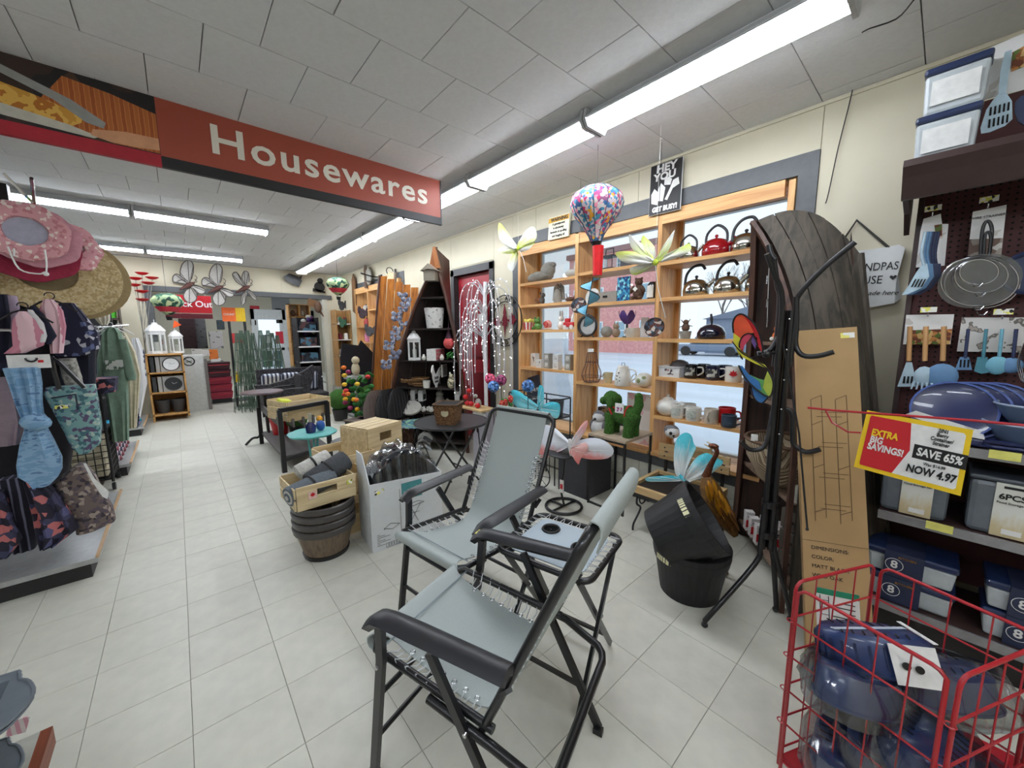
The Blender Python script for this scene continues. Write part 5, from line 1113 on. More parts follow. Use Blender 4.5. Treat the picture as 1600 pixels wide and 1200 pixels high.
for k, (u, v, rr) in enumerate(((1529, 425, .062), (1532, 431, .085), (1528, 440, .125), (1532, 444, .122))):
    c = PX(u, v, XP - .10 + k * .02); pt('strainer_rim', B().ring(c, rr, .0035, 36, 6, ax=(1, .1, .35), e=.82), m_chrome, t, True)
    if k < 3: pt('mesh_bowl', B().lathe([(rr * .98, 0), (rr * .75, .03), (rr * .4, .05), (0, .056)], c, 24, rot=V(0, 0, 1).rotation_difference(V(1, .1, .35).normalized()).to_matrix(), sx=.85 if False else 1), m_mesh, t, True)
    q = PX(u - 2 + k * 1.5, v + (18, 27, 39, 43)[k], XP - .10 + k * .02); pt('rest_loop', B().tube([q + V(0, .016, 0), q + V(0, .008, -.014), q + V(0, -.008, -.014), q + V(0, -.016, 0)], .0025, 5), m_chrome, t, True)
t = card('utensil_card', 'three wooden handled pale blue utensils on a food printed card', 'kitchen utensil', [(1416, 492), (1491, 491), (1485, 538), (1411, 538)], XP, m_cardp)
hookpeg(t, 1450, 494); onx(t, 'food_print', [(1420, 516), (1488, 514), (1484, 538), (1416, 538)], XP - .004, m_food)
for k, (u, mm) in enumerate(((1422, m_sil), (1447, m_sil), (1475, m_sil2))):
    pt('wooden_handle', B().tube([PX(u, 510, XP - .04), PX(u - 2, 564, XP - .04)], .0095, 8), m_hnd, t, True)
    if k == 0:
        onx(t, 'turner_blade', [(u - 6, 566), (u + 3, 566), (u + 8, 590), (u + 9, 604), (u - 20, 604), (u - 14, 588)], XP - .04, mm, .006)
        for q in range(3): onx(t, 'slot', [(u - 10 + q * 6, 588), (u - 7 + q * 6, 588), (u - 8 + q * 6, 599), (u - 12 + q * 6, 599)], XP - .045, mH)
    elif k == 1:
        c = PX(u - 4, 588, XP - .04); pt('pasta_fork', B().ell(c, (.012, .035, .05), 12), mm, t, True)
        for q in range(5): pt('tine', B().cyl(c + V(-.01, .03 - q * .015, -.03), c + V(-.02, .036 - q * .018, -.065), .005, .003, 6), mm, t, True)
    else: pt('spoon_bowl', B().ell(PX(u - 4, 588, XP - .04), (.014, .055, .062), 16), mm, t, True)
t = card('utensil_card', 'four blue silicone tools lined up on a grey leaf printed card', 'kitchen utensil', [(1503, 496), (1600, 496), (1600, 551), (1495, 549)], XP, pat('leaf_card', [(206, 204, 200, 5), (110, 106, 100), (160, 150, 140)], 26, 'noise'))
hookpeg(t, 1565, 498)
for k, (u, mm, kk) in enumerate(((1508, m_sil3, 0), (1536, m_sil4, 1), (1561, mat('silicone_sky', (110, 170, 190), .5), 2), (1583, m_sil2, 3))):
    pt('handle', B().tube([PX(u + 5, 514, XP - .03), PX(u, 560, XP - .03)], .006, 6), m_sil3 if k in (0, 3) else mm, t, True)
    if kk == 0:
        onx(t, 'turner_blade', [(u - 8, 558), (u + 6, 558), (u + 11, 578), (u - 16, 578)], XP - .03, m_sil2, .005)
        for q in range(3): onx(t, 'slot', [(u - 8 + q * 6, 562), (u - 5 + q * 6, 562), (u - 6 + q * 6, 574), (u - 9 + q * 6, 574)], XP - .034, mH)
    elif kk == 1: onx(t, 'scraper_blade', [(u - 9, 558), (u + 7, 558), (u + 9, 582), (u - 3, 584), (u - 14, 580)], XP - .03, mm, .006)
    else: pt('spoon_bowl', B().ell(PX(u - 3, 571, XP - .03), (.012, .035, .042 if kk == 2 else .035), 14), mm, t, True)
t = tg('whisk', 'blue handled wire whisk cut by the right edge of the picture', 'whisk', PX(1596, 560, XP))
for k in range(4): pt('wire', B().tube(smo([PX(1600, 535, XP - .05), PX(1590 + k * 3, 565, XP - .05 + .01 * k), PX(1594 + k * 3, 590, XP - .05), PX(1602, 596, XP - .05), PX(1606, 565, XP - .05)], 3), .002, 5), m_chrome, t, True)
t = tg('frying_pan', 'dark blue round pan edge hanging at the right picture edge', 'pan', PX(1600, 425, XP - .02))
pt('rim', B().ring(PX(1612, 425, XP - .02), .085, .01, 28, 6, ax=(1, 0, 0)), m_sil3, t, True); pt('base', B().cyl(PX(1612, 425, XP - .01), PX(1612, 425, XP - .01) + V(.01, 0, 0), .08, n=28), m_lid, t, True)
# plates and bowls on the first shelf
m_navyp = mat('navy_plate', (28, 38, 84), .3, coat=.4); m_rimp = mat('plate_rim_blue', (70, 90, 150), .3)
for k in range(4):
    c = V(2.62 + .03 * k, -.06 - .04 * k + .01, 1.06); t = tg('plate', ['front', 'second', 'third', 'rearmost'][k] + ' navy blue plate standing on edge on the upper shelf', 'plate', (c.x, c.y, .977), 0, 'navy plates on the upper shelf')
    pt('disc', B().lathe([(0, .01), (.10, .01), (.13, .03), (.134, .036), (.10, .02), (0, .02)], (0, 0, .118), 28, rot=euler(0, -1.1, 0)), m_navyp, t); pt('rim', B().lathe([(.127, .028), (.135, .028), (.135, .04), (.127, .04)], (0, 0, .118), 28, rot=euler(0, -1.1, 0)), m_rimp, t)
t = tg('baking_pan', 'navy handled pan with white edge and printed card on the upper shelf', 'pan', (2.50, -.0, .977))
pt('pan', B().box((0, -.02, .03), (.09, .24, .035), euler(.06), taper=1.05, bev=.01), m_navyp, t); pt('rim', B().box((0, -.02, .053), (.1, .25, .006), euler(.06)), mW, t)
pt('handle', B().bar((0, -.14, .03), (.02, -.27, .025), .03, .012), m_navyp, t)
pt('printed_card', B().prism([(0, 0), (.2, -.02), (.18, -.07), (-.03, -.03)], .003, (.03, .06, .12), (0, -1, -.2), (-.35, 0, .94)), m_cardp, t)
m_gbl = mat('grey_blue_bowl', (92, 112, 142), .4)
for k, (yy, zz) in enumerate(((-.245, .977), (-.27, 1.055))):
    t = tg('mixing_bowl', ['lower', 'upper'][k] + ' grey blue mixing bowl on the upper shelf at the right edge', 'bowl', (2.60, yy - .02, zz), 0, 'grey blue bowls')
    pt('bowl', B().lathe([(0, 0), (.06, 0), (.10, .05), (.125, .10), (.13, .105), (.122, .10), (.095, .05), (.05, .01), (0, .01)], n=28), m_gbl, t); pt('rim', B().ring((0, 0, .105), .127, .005, 28, 5), mat('bowl_rim', (150, 166, 188), .4), t)
t = tg('serving_spoon', 'navy blue spoon handle lying below the bowls', 'spoon', (2.48, -.2, .978))
pt('handle', B().tube([(0, .04, .01), (0, -.08, .012)], .008, 6), m_navyp, t); pt('bowl', B().ell((0, .06, .012), (.02, .03, .01), 10), m_navyp, t)
# grey lidded sets on the middle shelf
m_gcan = mat('grey_canister', (104, 112, 120), .35, coat=.3)
for k, yy in enumerate((.03, -.235)):
    t = tg('canister_set', ['left grey plastic storage set with paper sleeve behind the sale sign', 'right grey plastic storage set with 6PCS paper sleeve'][k], 'container', (2.59, yy, .616), 0, 'grey storage sets on the middle shelf')
    pt('tub', B().box((0, 0, .115), (.22, .21, .23), taper=1.03, bev=.02), m_gcan, t); pt('lid', B().box((0, 0, .24), (.235, .225, .02), bev=.008), mat('canister_lid', (70, 78, 88), .35), t)
    pt('paper_sleeve', B().box((-.117, -.01, .118), (.004, .10, .225)), grad('sleeve_print%d' % k, (206, 190, 150), (222, 224, 216), 2, .15, .45), t)
    text('6PCS', .032, (-.12, -.005, .175), (0, -1, 0), (0, 0, 1), mI, t, W=False, bold=.001); text('Food Storage Set', .0125, (-.12, -.01, .15), (0, -1, 0), (0, 0, 1), mI, t, W=False)
    pt('barcode', B().box((-.1205, -.015, .03), (.001, .05, .022)), pat('barcode_print', [(235, 235, 232), (30, 30, 30)], 60, 'wave', stretch=(0, 1, 0)), t); pt('slot', B().box((-.1205, -.01, .215), (.001, .06, .01)), mI, t)
# navy lidded boxes on the base shelf
for k, (yy, zz, lab) in enumerate(((.01, .172, 'lower left'), (.01, .30, 'upper left'), (-.36, .172, 'lower right'), (-.36, .30, 'upper right'))):
    t = tg('lidded_box', lab + ' long frosted box with navy lid and number eight band on the base shelf', 'container', (2.585, yy, zz), 0, 'navy lidded boxes on the base shelf')
    pt('tub', B().box((0, 0, .045), (.18, .27, .09), taper=1.07, bev=.01), m_cont, t); pt('lid', B().box((0, 0, .105), (.205, .30, .034), bev=.01), m_lid, t)
    pt('paper_band', B().box((-.01, .02, .062), (.212, .13, .124)), mat('band_navy', (40, 48, 76), .6), t)
    text('8', .05, (-.118, .05, .06), (0, -1, 0), (0, 0, 1), mW, t, W=False, bold=.001); text('KITCHEN', .014, (-.118, .01, .1), (0, -1, 0), (0, 0, 1), m_gold, t, W=False)
    pt('ring_print', B().ring((-.118, .05, .06), .03, .0012, 20, 4, ax=(1, 0, 0)), mW, t)
# red wire bin with colanders
m_red = mat('red_wire', (170, 26, 38), .4, coat=.3)
ZT = .68; P1b, P2b, P3b, P4b = V(1.375, .238, 0), V(1.715, .08, 0), V(1.60, -.25, 0), V(1.26, -.092, 0)
bn = tg('wire_bin', 'red wire dump bin of four hinged panels holding navy colanders', 'bin', (1.49, 0, 0))
def panel(A, Bq, zt, inset=.012, bars=5, zs=(.50, .40, .28, .14)):
    d = (Bq - A); L_ = d.length; d = d / L_; a = A + d * inset; b = Bq - d * inset; r_ = .03
    fr = [a + V(0, 0, .02)] + [a + V(0, 0, zt - r_)] + [a + d * (r_ - r_ * cos(t_)) + V(0, 0, zt - r_ + r_ * sin(t_)) for t_ in (.5, 1.1, 1.57)] + [b - d * (r_ - r_ * cos(t_)) + V(0, 0, zt - r_ + r_ * sin(t_)) for t_ in (1.57, 1.1, .5)] + [b + V(0, 0, .02)]
    q = pt('panel_frame', B().tube(fr, .0052, 7), m_red, bn, True)
    for i in range(1, bars): c = a.lerp(b, i / bars); pt('wire', B().cyl(c + V(0, 0, .03), c + V(0, 0, zt - .001), .0022, n=5), m_red, q, True)
    for z_ in zs: pt('cross_wire', B().cyl(a + V(0, 0, z_ * zt / .68), b + V(0, 0, z_ * zt / .68), .0032, n=5), m_red, q, True)
panel(P1b, P4b, ZT, zs=(.56, .44, .32, .2, .08)); panel(P1b + V(.006, .004, 0), P2b, ZT + .003, bars=4, zs=(.56, .44, .32, .2, .08)); panel(P2b, P3b, ZT, bars=4, zs=(.56, .44, .32, .2)); panel(P4b, P3b, ZT, bars=4, zs=(.56, .44, .32, .2))
for c in (P1b, P2b, P3b, P4b):
    for z_ in (.56, .44, .32, .2): pt('hinge_ring', B().ring(c + V(0, 0, z_), .010, .002, 12, 4), m_red, bn, True)
pt('floor_grid', B().prism([(P1b.x, P1b.y), (P2b.x, P2b.y), (P3b.x, P3b.y), (P4b.x, P4b.y)], .006, (0, 0, .06), (1, 0, 0), (0, 1, 0)), m_red, bn, True)
m_cn = mat('navy_colander', (34, 54, 100), .35, coat=.3); m_film = glass_pane('clear_film', (.93, .95, .97), .12, .12)
ctr = (P1b + P2b + P3b + P4b) / 4
def colander(loc, rz, tilt, label, wrap=True, s=1):
    t = tg('colander', label, 'colander', loc, rz, 'navy colanders in the red bin'); t.rotation_euler = (tilt[0], tilt[1], rz); t.scale = (s,) * 3
    prof = [(0, .085), (.11, .085), (.125, .07), (.13, .0), (.137, -.002), (.137, -.008), (.125, -.008)]
    pt('bowl', B().lathe(prof, n=32, sx=.62, sy=1.0), m_cn, t)
    sl = B()
    for i in range(7):
        for s_ in (-1, 1): x_ = s_ * (.05 - .002 * abs(i - 3)); y_ = (i - 3) * .024; sl.bar((x_ - s_ * .018, y_, .0862), (x_ + s_ * .012, y_ + .006, .0862), .004, .002)
    pt('slots', sl, mH, t, kind='stuff')
    for i in range(26):
        a = 2 * PI * i / 26; pt('side_rib', B().bar((.08 * cos(a) * .97, .129 * sin(a), .065), (.0812 * cos(a), .131 * sin(a), .012), .006, .003, up=(cos(a), sin(a), 0)), m_sil3, t) if not wrap else None
    if wrap: pt('plastic_wrap', B().lathe([(0, .1), (.08, .1), (.14, .085), (.155, .03), (.15, -.03), (.09, -.045), (0, -.04)], n=26, sx=.72, sy=1.08, wob=lambda a, z: 1 + .05 * sin(a * 7 + z * 60) + .04 * sin(a * 13)), m_film, t)
    return t
t = colander((1.45, .045, .50), .45, (-.15, .35), 'unwrapped navy oval colander with white paper sleeve on top of the heap', False, 1.05)
pt('paper_sleeve', B().grid(lambda a, b: V(-.088 + .012 * sin(a * PI) * 0, -.10 + .095 * a, .08 - .09 * b) + V(.0 - .01 * b, 0, 0), 4, 3, t=.002).grid(lambda a, b: V(-.088 + .17 * b, -.108 + .01 * a, .088), 2, 4, t=.002), mW, t)
pt('diagonal_band', B().box((0, .0, .0868), (.016, .2, .001), rotz(.35)), mat('band_pale', (190, 200, 214), .5), t)
pt('sleeve_print', B().cyl((-.099, -.055, .03), (-.101, -.055, .03), .009, n=14).cyl((-.099, -.03, .035), (-.101, -.03, .035), .009, n=14), mI, t)
cols = [((1.37, .07, .42), 1.2, (.3, .2)), ((1.55, -.08, .43), .5, (-.1, .25)), ((1.40, -.06, .33), 1.4, (.1, -.2)), ((1.50, .06, .33), .2, (.2, .1)), ((1.45, -.02, .24), .9, (0, .1)), ((1.52, -.12, .2), .4, (.1, 0)), ((1.43, .08, .16), 1.5, (0, 0))]
for i, (l_, rz_, tl) in enumerate(cols):
    colander(l_, rz_, tl, 'film wrapped navy colander, ' + ['left, just under the top one', 'right of the top one', 'near side of the bin second layer', 'middle of the bin under the top one', 'third layer', 'third layer far right', 'lowest layer'][i])
# sale sign on its red holder
ss = tg('sale_sign', 'yellow bordered sale card with red panel reading extra big savings', 'sign', (1.9, .04, .92))
pt('holder_rod', B().tube([PX(1262, 637, 1.9), PX(1300, 641, 1.9), PX(1520, 657, 1.9), PX(1700, 674, 1.9)], .0045, 6).tube([PX(1290, 641, 1.9), PX(1300, 660, 1.9), PX(1325, 675, 1.9), PX(1345, 676, 1.9)], .0035, 6), m_red, ss, True)
pt('holder_post', B().cyl((1.9, -.30, .0), (1.9, -.30, PX(1700, 674, 1.9).z), .008, n=8).box((1.9, -.30, .008), (.25, .25, .016)), m_red, ss, True)
c0, c1_, c2_, c3 = PX(1355, 641, 1.9), PX(1521, 672, 1.9), PX(1501, 775, 1.9), PX(1334, 729, 1.9)
O = c3; ux = (c2_ - c3); uy = (c0 - c3); Lw = ux.length; Lh = uy.length; ux = ux / Lw; uy = uy / Lh
def SP(a, b, d=0): return V(-d, 0, 0) + (c3.lerp(c2_, a)).lerp(c0.lerp(c1_, a), b)
def sq(nm, pts, mm, d, th=.001):
    P = [SP(a, b, d) for a, b in pts]; n = len(P)
    pt(nm, B().add([p + V(-th / 2, 0, 0) for p in P] + [p + V(th / 2, 0, 0) for p in P], [tuple(range(n)), tuple(range(2 * n - 1, n - 1, -1))] + [(i, (i + 1) % n, n + (i + 1) % n, n + i) for i in range(n)]), mm, ss, True)
sq('card', [(0, 0), (1, 0), (1, 1), (0, 1)], mat('sale_yellow', (238, 200, 30), .5, var=.01), 0, .002)
sq('white_panel', [(.3, .07), (.93, .07), (.95, .1), (.95, .9), (.93, .93), (.3, .93)], mW, .002)
sq('red_panel', [(.06, .07), (.38, .07), (.50, .5), (.46, .93), (.06, .93), (.05, .9), (.05, .1)], mat('sale_red', (196, 30, 40), .5, var=.01), .003)
sq('black_band', [(.53, .40), (1.0, .40), (1.0, .62), (.53, .62)], mI, .003)
def stx(s_, a, b, h_, mm, bold=0, al='CENTER', sx_=.66): text(s_, h_, SP(a, b, .0045), ux, uy, mm, ss, bold=bold, al=al, sx=sx_)
m_yl = mat('sale_yellow'); hL = .032
stx('EXTRA', .10, .66, .034, m_yl, .0012, 'LEFT'); stx('BIG', .10, .54, .034, mW, .0012, 'LEFT'); stx('SAVINGS!', .09, .42, .034, mW, .0012, 'LEFT')
for k, s_ in enumerate(('2IN1', 'Berry', 'Container/', 'Strainer')): stx(s_, .76, .90 - k * .068, .018, mI, .0003)
stx('SAVE 65%', .765, .51, .038, mW, .0012); stx('Was $14.99', .74, .345, .016, mI); stx('NOW 4.97', .72, .22, .038, mI, .0012)
# middle of the shop
def tubeth(t, nm, pts, r, m, n=6, W=True): return pt(nm, B().tube(pts, r, n), m, t, W)
# nest table with hedge dog
t = tg('side_table', 'small square side table with wooden top and thin black frame under the hedge dog', 'table', (2.76, 1.75, 0))
pt('table_top', B().box((0, 0, .61), (.42, .36, .022), bev=.003), wood('grey_oak', (176, 160, 138), (150, 132, 110), .5, axis=0), t)
for a in (-.2, .2):
    for b in (-.17, .17): pt('leg', B().bar((a, b, 0), (a, b, .6), .016), mK, t)
for a in (-.2, .2): pt('rail', B().bar((a, -.17, .59), (a, .17, .59), .014), mK, t); pt('floor_bar', B().bar((a, -.17, .012), (a, .17, .012), .014), mK, t)
m_grass = mat('artificial_grass', (58, 104, 34), .95, var=.5, scale=90, bump=1, bscale=200)
t = tg('hedge_dog', 'green artificial grass dog with red harness standing on the side table', 'ornament', (2.72, 1.72, .622))
def grassy(b):
    for i, p in enumerate(b.v): b.v[i] = p + p.normalized() * 0 + V(*(noise.noise_vector(p * 60) * .006))
    return b
gb = B().ell((0, -.03, .165), (.078, .14, .08), 28).ell((0, .07, .2), (.06, .05, .07), 24)
for (a, c) in ((-.04, .08), (.04, .08), (-.04, -.1), (.04, -.1)): gb.tube([(a, c, .17), (a, c + .005, .08), (a, c + .01, .0)], [.05, .042, .044], 14)
pt('body', grassy(gb), m_grass, t)
pt('head', grassy(B().ell((0, .10, .29), (.06, .07, .065), 28).ell((-.01, .165, .265), (.04, .04, .035), 20)), m_grass, t)
for s in (-1, 1): pt('ear', grassy(B().ell((s * .062, .075, .27), (.02, .035, .055), 18)), m_grass, t)
pt('tail', grassy(B().tube([(0, -.13, .2), (0, -.155, .27), (0, -.15, .33)], [.036, .036, .032], 14).ell((0, -.15, .335), .032, 14)), m_grass, t)
pt('harness', B().ring((0, .06, .19), .066, .008, 24, 6, ax=(0, .9, -.5), e=1.15).tube([(-.055, .05, .23), (-.07, -.02, .215), (-.06, -.07, .2)], .007, 6).ring((0, -.07, .175), .072, .007, 24, 6, ax=(0, 1, 0)), mat('red_strap', (176, 30, 30), .6), t)
pt('paper_tag', B().box((-.082, -.03, .235), (.003, .075, .08), rotz(.1)), mW, t); pt('tag_print', B().box((-.084, -.03, .225), (.002, .05, .035), rotz(.1)), pat('tag_flowers', [(236, 230, 230), (190, 60, 110), (120, 60, 130), (236, 230, 230)], 90), t)
# storage cube and pink butterfly stand
solo('storage_cube', 'dark grey fabric storage cube on the floor under the window', 'box', B().box((0, 0, .2), (.36, .34, .4), bev=.006), mat('charcoal_felt', (62, 62, 66), .9, bump=.2), (2.76, 2.12, 0))
t = tg('bistro_stand', 'small black round pedestal stand with ring foot below the pink butterfly', 'table', (2.33, 2.0, 0))
zt = PX(888, 708, 2.33).z
pt('table_top', B().lathe([(0, zt - .012), (.15, zt - .012), (.155, zt), (.15, zt + .004), (0, zt)], n=28, wob=lambda a, z: 1 + .04 * cos(5 * a)), mP, t)
pt('pole', B().tube(smo([(0, 0, zt - .01), (0, .01, .3), (-.02, .02, .18), (0, 0, .03)], 4), .009, 7), mK, t)
pt('ring_foot', B().ring((0, 0, .014), .15, .012, 28, 7), mK, t); pt('cross_bar', B().cyl((-.15, 0, .014), (.15, 0, .014), .009).cyl((0, 0, .014), (0, .15, .014), .009), mK, t)
pt('price_tag', B().box((-.04, -.01, .2), (.006, .04, .11)), mW, t); pt('tag_leaf', B().box((-.045, -.01, .2), (.003, .025, .04)), m_mred, t)
m_pkw = grad('paper_pink', (240, 150, 146), (232, 236, 244), 2, .2, .5); m_pkw2 = grad('paper_pink_dark', (236, 130, 126), (240, 190, 186), 2, .1, .8)
bf = tg('paper_butterfly', 'large white and pink fabric butterfly resting on the ring foot stand', 'butterfly', (2.33, 2.0, .6))
wing('wing', [(889, 700), (862, 712), (845, 714), (840, 690), (848, 665), (866, 668), (880, 680), (890, 690)], 2.30, m_pkw, bf, rootpx=(892, 696))
wing('wing', [(893, 695), (905, 688), (930, 684), (950, 692), (959, 705), (950, 716), (925, 718), (905, 714), (896, 706)], 2.28, m_pkw, bf, rootpx=(892, 700))
wing('wing', [(892, 694), (898, 680), (910, 662), (918, 657), (917, 668), (908, 684), (898, 698)], 2.27, grad('paper_pink_up', (240, 240, 244), (240, 168, 166), 2, .3, .8), bf, rootpx=(891, 698))
wing('wing', [(896, 700), (910, 692), (918, 694), (918, 704), (908, 716), (904, 726), (900, 720), (893, 712)], 2.25, m_pkw2, bf, rootpx=(893, 700))
pt('body', B().tube([PX(890, 686, 2.26), PX(891, 700, 2.26), PX(892, 712, 2.26)], [.012, .016, .008], 8), mat('pale_felt', (226, 226, 224), .9), bf, True)
# small wheel planter, plant stand with turquoise butterfly
t = tg('wheel_planter', 'small black iron cart shaped planter with spoked wheel on the floor by the wall', 'planter', (2.45, 2.42, 0))
pt('wheel', B().ring((0, 0, .13), .12, .006, 24, 5, ax=(1, .3, 0)), mK, t)
for i in range(8): a = i * PI / 4; pt('spoke', B().cyl((0, 0, .13), (-.035 * cos(a), .115 * cos(a), .13 + .12 * sin(a)), .003, n=5), mK, t)
for k in range(5): pt('basket_rail', B().cyl((-.03, -.14, .24 + k * .035), (.02, .22, .24 + k * .035), .004, n=5), mK, t)
for yy in (-.14, .04, .22): pt('basket_post', B().cyl((0, yy, .1), (0, yy, .39), .004, n=5), mK, t)
t = tg('plant_stand', 'black wire plant stand in front of the left window bay', 'plant stand', (2.72, 2.7, 0))
for zz in (.84, .66):
    pt('hoop', B().tube([V(2.72 + p[0], 2.68 + p[1], zz) for p in rrect(-.12, -.34, .12, .36, .05, 3)], .007, 6, closed=True), mK, t, True)
for a in (-.11, .11):
    for b in (-.32, .0, .34): pt('leg', B().cyl((2.72 + a, 2.68 + b, 0), (2.72 + a, 2.68 + b, .84), .007, n=6), mK, t, True)
pt('shelf_board', B().b2((2.61, 2.36, .65), (2.83, 3.02, .662)), mK, t, True)
solo('small_bucket', 'small dark grey bucket in the wire plant stand', 'bucket', B().lathe([(0, 0), (.06, 0), (.075, .15), (.07, .15), (.055, .01), (0, .01)]), mat('bucket_grey', (84, 88, 92), .5), (2.74, 2.46, .663))
bf = tg('paper_butterfly', 'turquoise fabric butterfly resting on the wire plant stand behind the grey chair', 'butterfly', (2.6, 2.7, .86))
wing('wing', [(842, 634), (828, 624), (812, 612), (800, 610), (798, 624), (808, 636), (822, 642), (840, 640)], 2.60, m_tq2, bf, rootpx=(842, 638))
wing('wing', [(843, 632), (840, 615), (843, 602), (849, 606), (850, 625), (848, 636)], 2.59, m_tq2, bf, rootpx=(844, 638))
wing('wing', [(846, 634), (860, 628), (874, 631), (874, 648), (868, 654), (852, 646)], 2.59, m_tq2, bf, rootpx=(844, 637))
pt('body', B().tube([PX(843, 628, 2.58), PX(843, 650, 2.58)], [.014, .006], 7), m_tq2, bf, True)
def fb_(u, v, xx, rgb, lab):
    zb = 0; c = PX(u, v, xx); t = tg('flower_ball', lab, 'ornament', (c.x, c.y, zb), 0, 'mosaic flower balls on sticks')
    m_ = pat('ball_%d' % rgb[0], [rgb, tuple(min(255, x + 50) for x in rgb), tuple(int(x * .6) for x in rgb)], 60, rough=.2)
    pt('ball', B().ell((0, 0, c.z - zb), .062, 20), m_, t); pt('stick', B().cyl((0, 0, 0), (0, 0, c.z - zb - .05), .004, n=6), mK, t)
fb_(825, 603, 2.5, (60, 110, 180), 'blue mosaic ball on a stick above the turquoise butterfly')
fb_(766, 592, 2.62, (220, 70, 110), 'pink mosaic ball behind the turquoise ball beside the white tree')
fb_(783, 594, 2.62, (150, 50, 100), 'magenta mosaic ball behind the turquoise ball beside the white tree')
fb_(771, 604, 2.48, (60, 150, 180), 'turquoise mosaic ball in front of the pink ones beside the white tree')
t = tg('strawberry_ornament', 'red strawberry ornaments with green leaves below the mosaic balls', 'ornament', PX(790, 632, 2.55))
for i, (dy, dz) in enumerate(((0, 0), (-.08, .05), (.06, -.02))): pt('berry', B().ell((0, dy, dz + .02), (.03, .03, .042), 12), pat('berry_red', [(190, 24, 40, 5), (240, 220, 160, 1)], 160), t)
for i in range(8): a = i * .8; pt('leaf', B().ell((.01, .08 * sin(a), .05 * cos(a)), (.012, .035, .02), 8, rot=euler(a)), mat('leaf_green', (50, 120, 50), .7), t)
# willow light tree, boxes beside it
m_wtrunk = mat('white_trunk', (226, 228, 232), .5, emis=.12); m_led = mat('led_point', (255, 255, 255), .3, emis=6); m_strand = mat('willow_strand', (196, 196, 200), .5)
t = tg('willow_tree_light', 'white artificial willow tree with drooping strands of tiny lights', 'light tree', (2.72, 3.57, .0))
cx, cy = 2.72, 3.57
pt('trunk', B().tube(smo([V(cx, cy, .0), V(cx, cy, .7), V(cx, cy + .01, 1.4), V(cx, cy, 1.75), V(cx, cy - .02, 2.05)], 4), .022, 8), m_wtrunk, t, True)
pt('base', B().cyl((cx, cy, 0), (cx, cy, .015), .14, n=24), mW, t, True)
st = B(); led = B()
for i in range(34):
    a = i * 2.399; L_ = U(.14, .44); 
    if i % 3 == 0: a = U(2.0, 3.6)
    dx, dy = cos(a) * L_ * .6, sin(a) * L_ + (.1 if i % 2 else -.05); dx = min(dx, .22)
    z1 = R.choice((1.5, 1.75, 1.98)); zt = z1 + U(.0, .1); zb = U(.62, 1.1) if i % 4 else U(1.0, 1.4)
    pts = smo([V(cx, cy, z1 - .1), V(cx + dx * .5, cy + dy * .55, zt), V(cx + dx, cy + dy, zt - .14), V(cx + dx * 1.08, cy + dy * 1.08, (zt + zb) / 2), V(cx + dx * 1.1 + U(-.02, .02), cy + dy * 1.1, zb)], 4)
    st.tube(pts, .005, 4)
    for k in range(5, len(pts), 2): q = pts[k]; led.ell(q + V(-.005, 0, U(-.03, .03)), .0045, 5)
pt('strands', st, m_strand, t, True, kind='stuff'); pt('light_points', led, m_led, t, True, kind='stuff')
pt('paper_tag', B().box((cx - .04, cy + .02, 1.62), (.004, .1, .14)), mW, t, True)
t = tg('heater_box', 'tall white product box with picture of a black tool, red flowers on top', 'box', (2.50, 3.32, 0), .2)
pt('carton', B().box((0, 0, .31), (.16, .2, .62)), mat('box_lilac_grey', (176, 172, 180), .7), t); pt('white_header', B().box((-.082, 0, .54), (.003, .18, .12)), mW, t)
text('Cook Rack', .032, (-.085, 0, .56), (0, -1, 0), (0, 0, 1), mI, t, W=False); pt('picture_print', B().ell((-.082, .03, .40), (.004, .018, .03), 10).bar((-.082, .02, .40), (-.082, -.01, .12), .014, .004), mI, t)
t = tg('poppy_planter', 'red poppy ornaments and a grey figurine on a brown board next to the willow tree', 'ornament', (2.48, 3.42, .621))
pt('board', B().box((0, 0, .01), (.22, .42, .02)), mL, t)
for (dy, dz) in ((.14, .05), (.06, .055), (.17, .12), (-.06, .05), (.1, .2)): pt('poppy', B().ell((-.04, dy, dz), (.03, .032, .028), 12), m_mred, t)
pt('figurine', B().ell((0, -.02, .07), (.03, .05, .05), 12).ell((0, .03, .14), (.022, .03, .026), 10), mS, t)
# round metal wall sign
t = tg('wall_sign', 'round black wire wall sign with maple leaf and curved lettering', 'sign', (2.96, 3.52, 1.61))
CZ = V(2.965, 3.50, 1.61)
for r_ in (.30, .225): pt('ring', B().ring(CZ, r_, .007, 40, 6, ax=(1, 0, 0)), mK, t, True)
for s_, a0, f in (('WE ARE', PI / 2, -1), ('CANADIAN', -PI / 2, 1)):
    for i, ch in enumerate(s_):
        a = a0 + f * (i - (len(s_) - 1) / 2) * .27; up_ = V(0, -cos(a), sin(a)) * (1 if f < 0 else -1)
        if ch != ' ': text(ch, .07, CZ + V(0, -cos(a) * .262, sin(a) * .262), up_.cross(V(-1, 0, 0)), up_, mK, t, bold=.002, ext=.003)
leaf = [(0, .09), (.02, .05), (.05, .06), (.045, .02), (.085, .01), (.03, -.03), (.035, -.05), (0, -.04), (-.035, -.05), (-.03, -.03), (-.085, .01), (-.045, .02), (-.05, .06), (-.02, .05)]
m_burg = mat('burgundy_metal', (120, 22, 40), .5)
pt('maple_leaf', B().prism(leaf, .006, CZ + V(0, -.13, 0), (0, -1, 0), (0, 0, 1)), m_burg, t, True)
pt('tree_silhouette', B().prism([(.0, -.2), (.02, -.05), (.05, -.06), (.03, 0), (.05, .0), (.02, .08), (.03, .09), (0, .2), (-.03, .09), (-.02, .08), (-.05, 0), (-.03, 0), (-.05, -.06), (-.02, -.05)], .006, CZ + V(0, .0, 0), (0, -1, 0), (0, 0, 1)), m_burg, t, True)
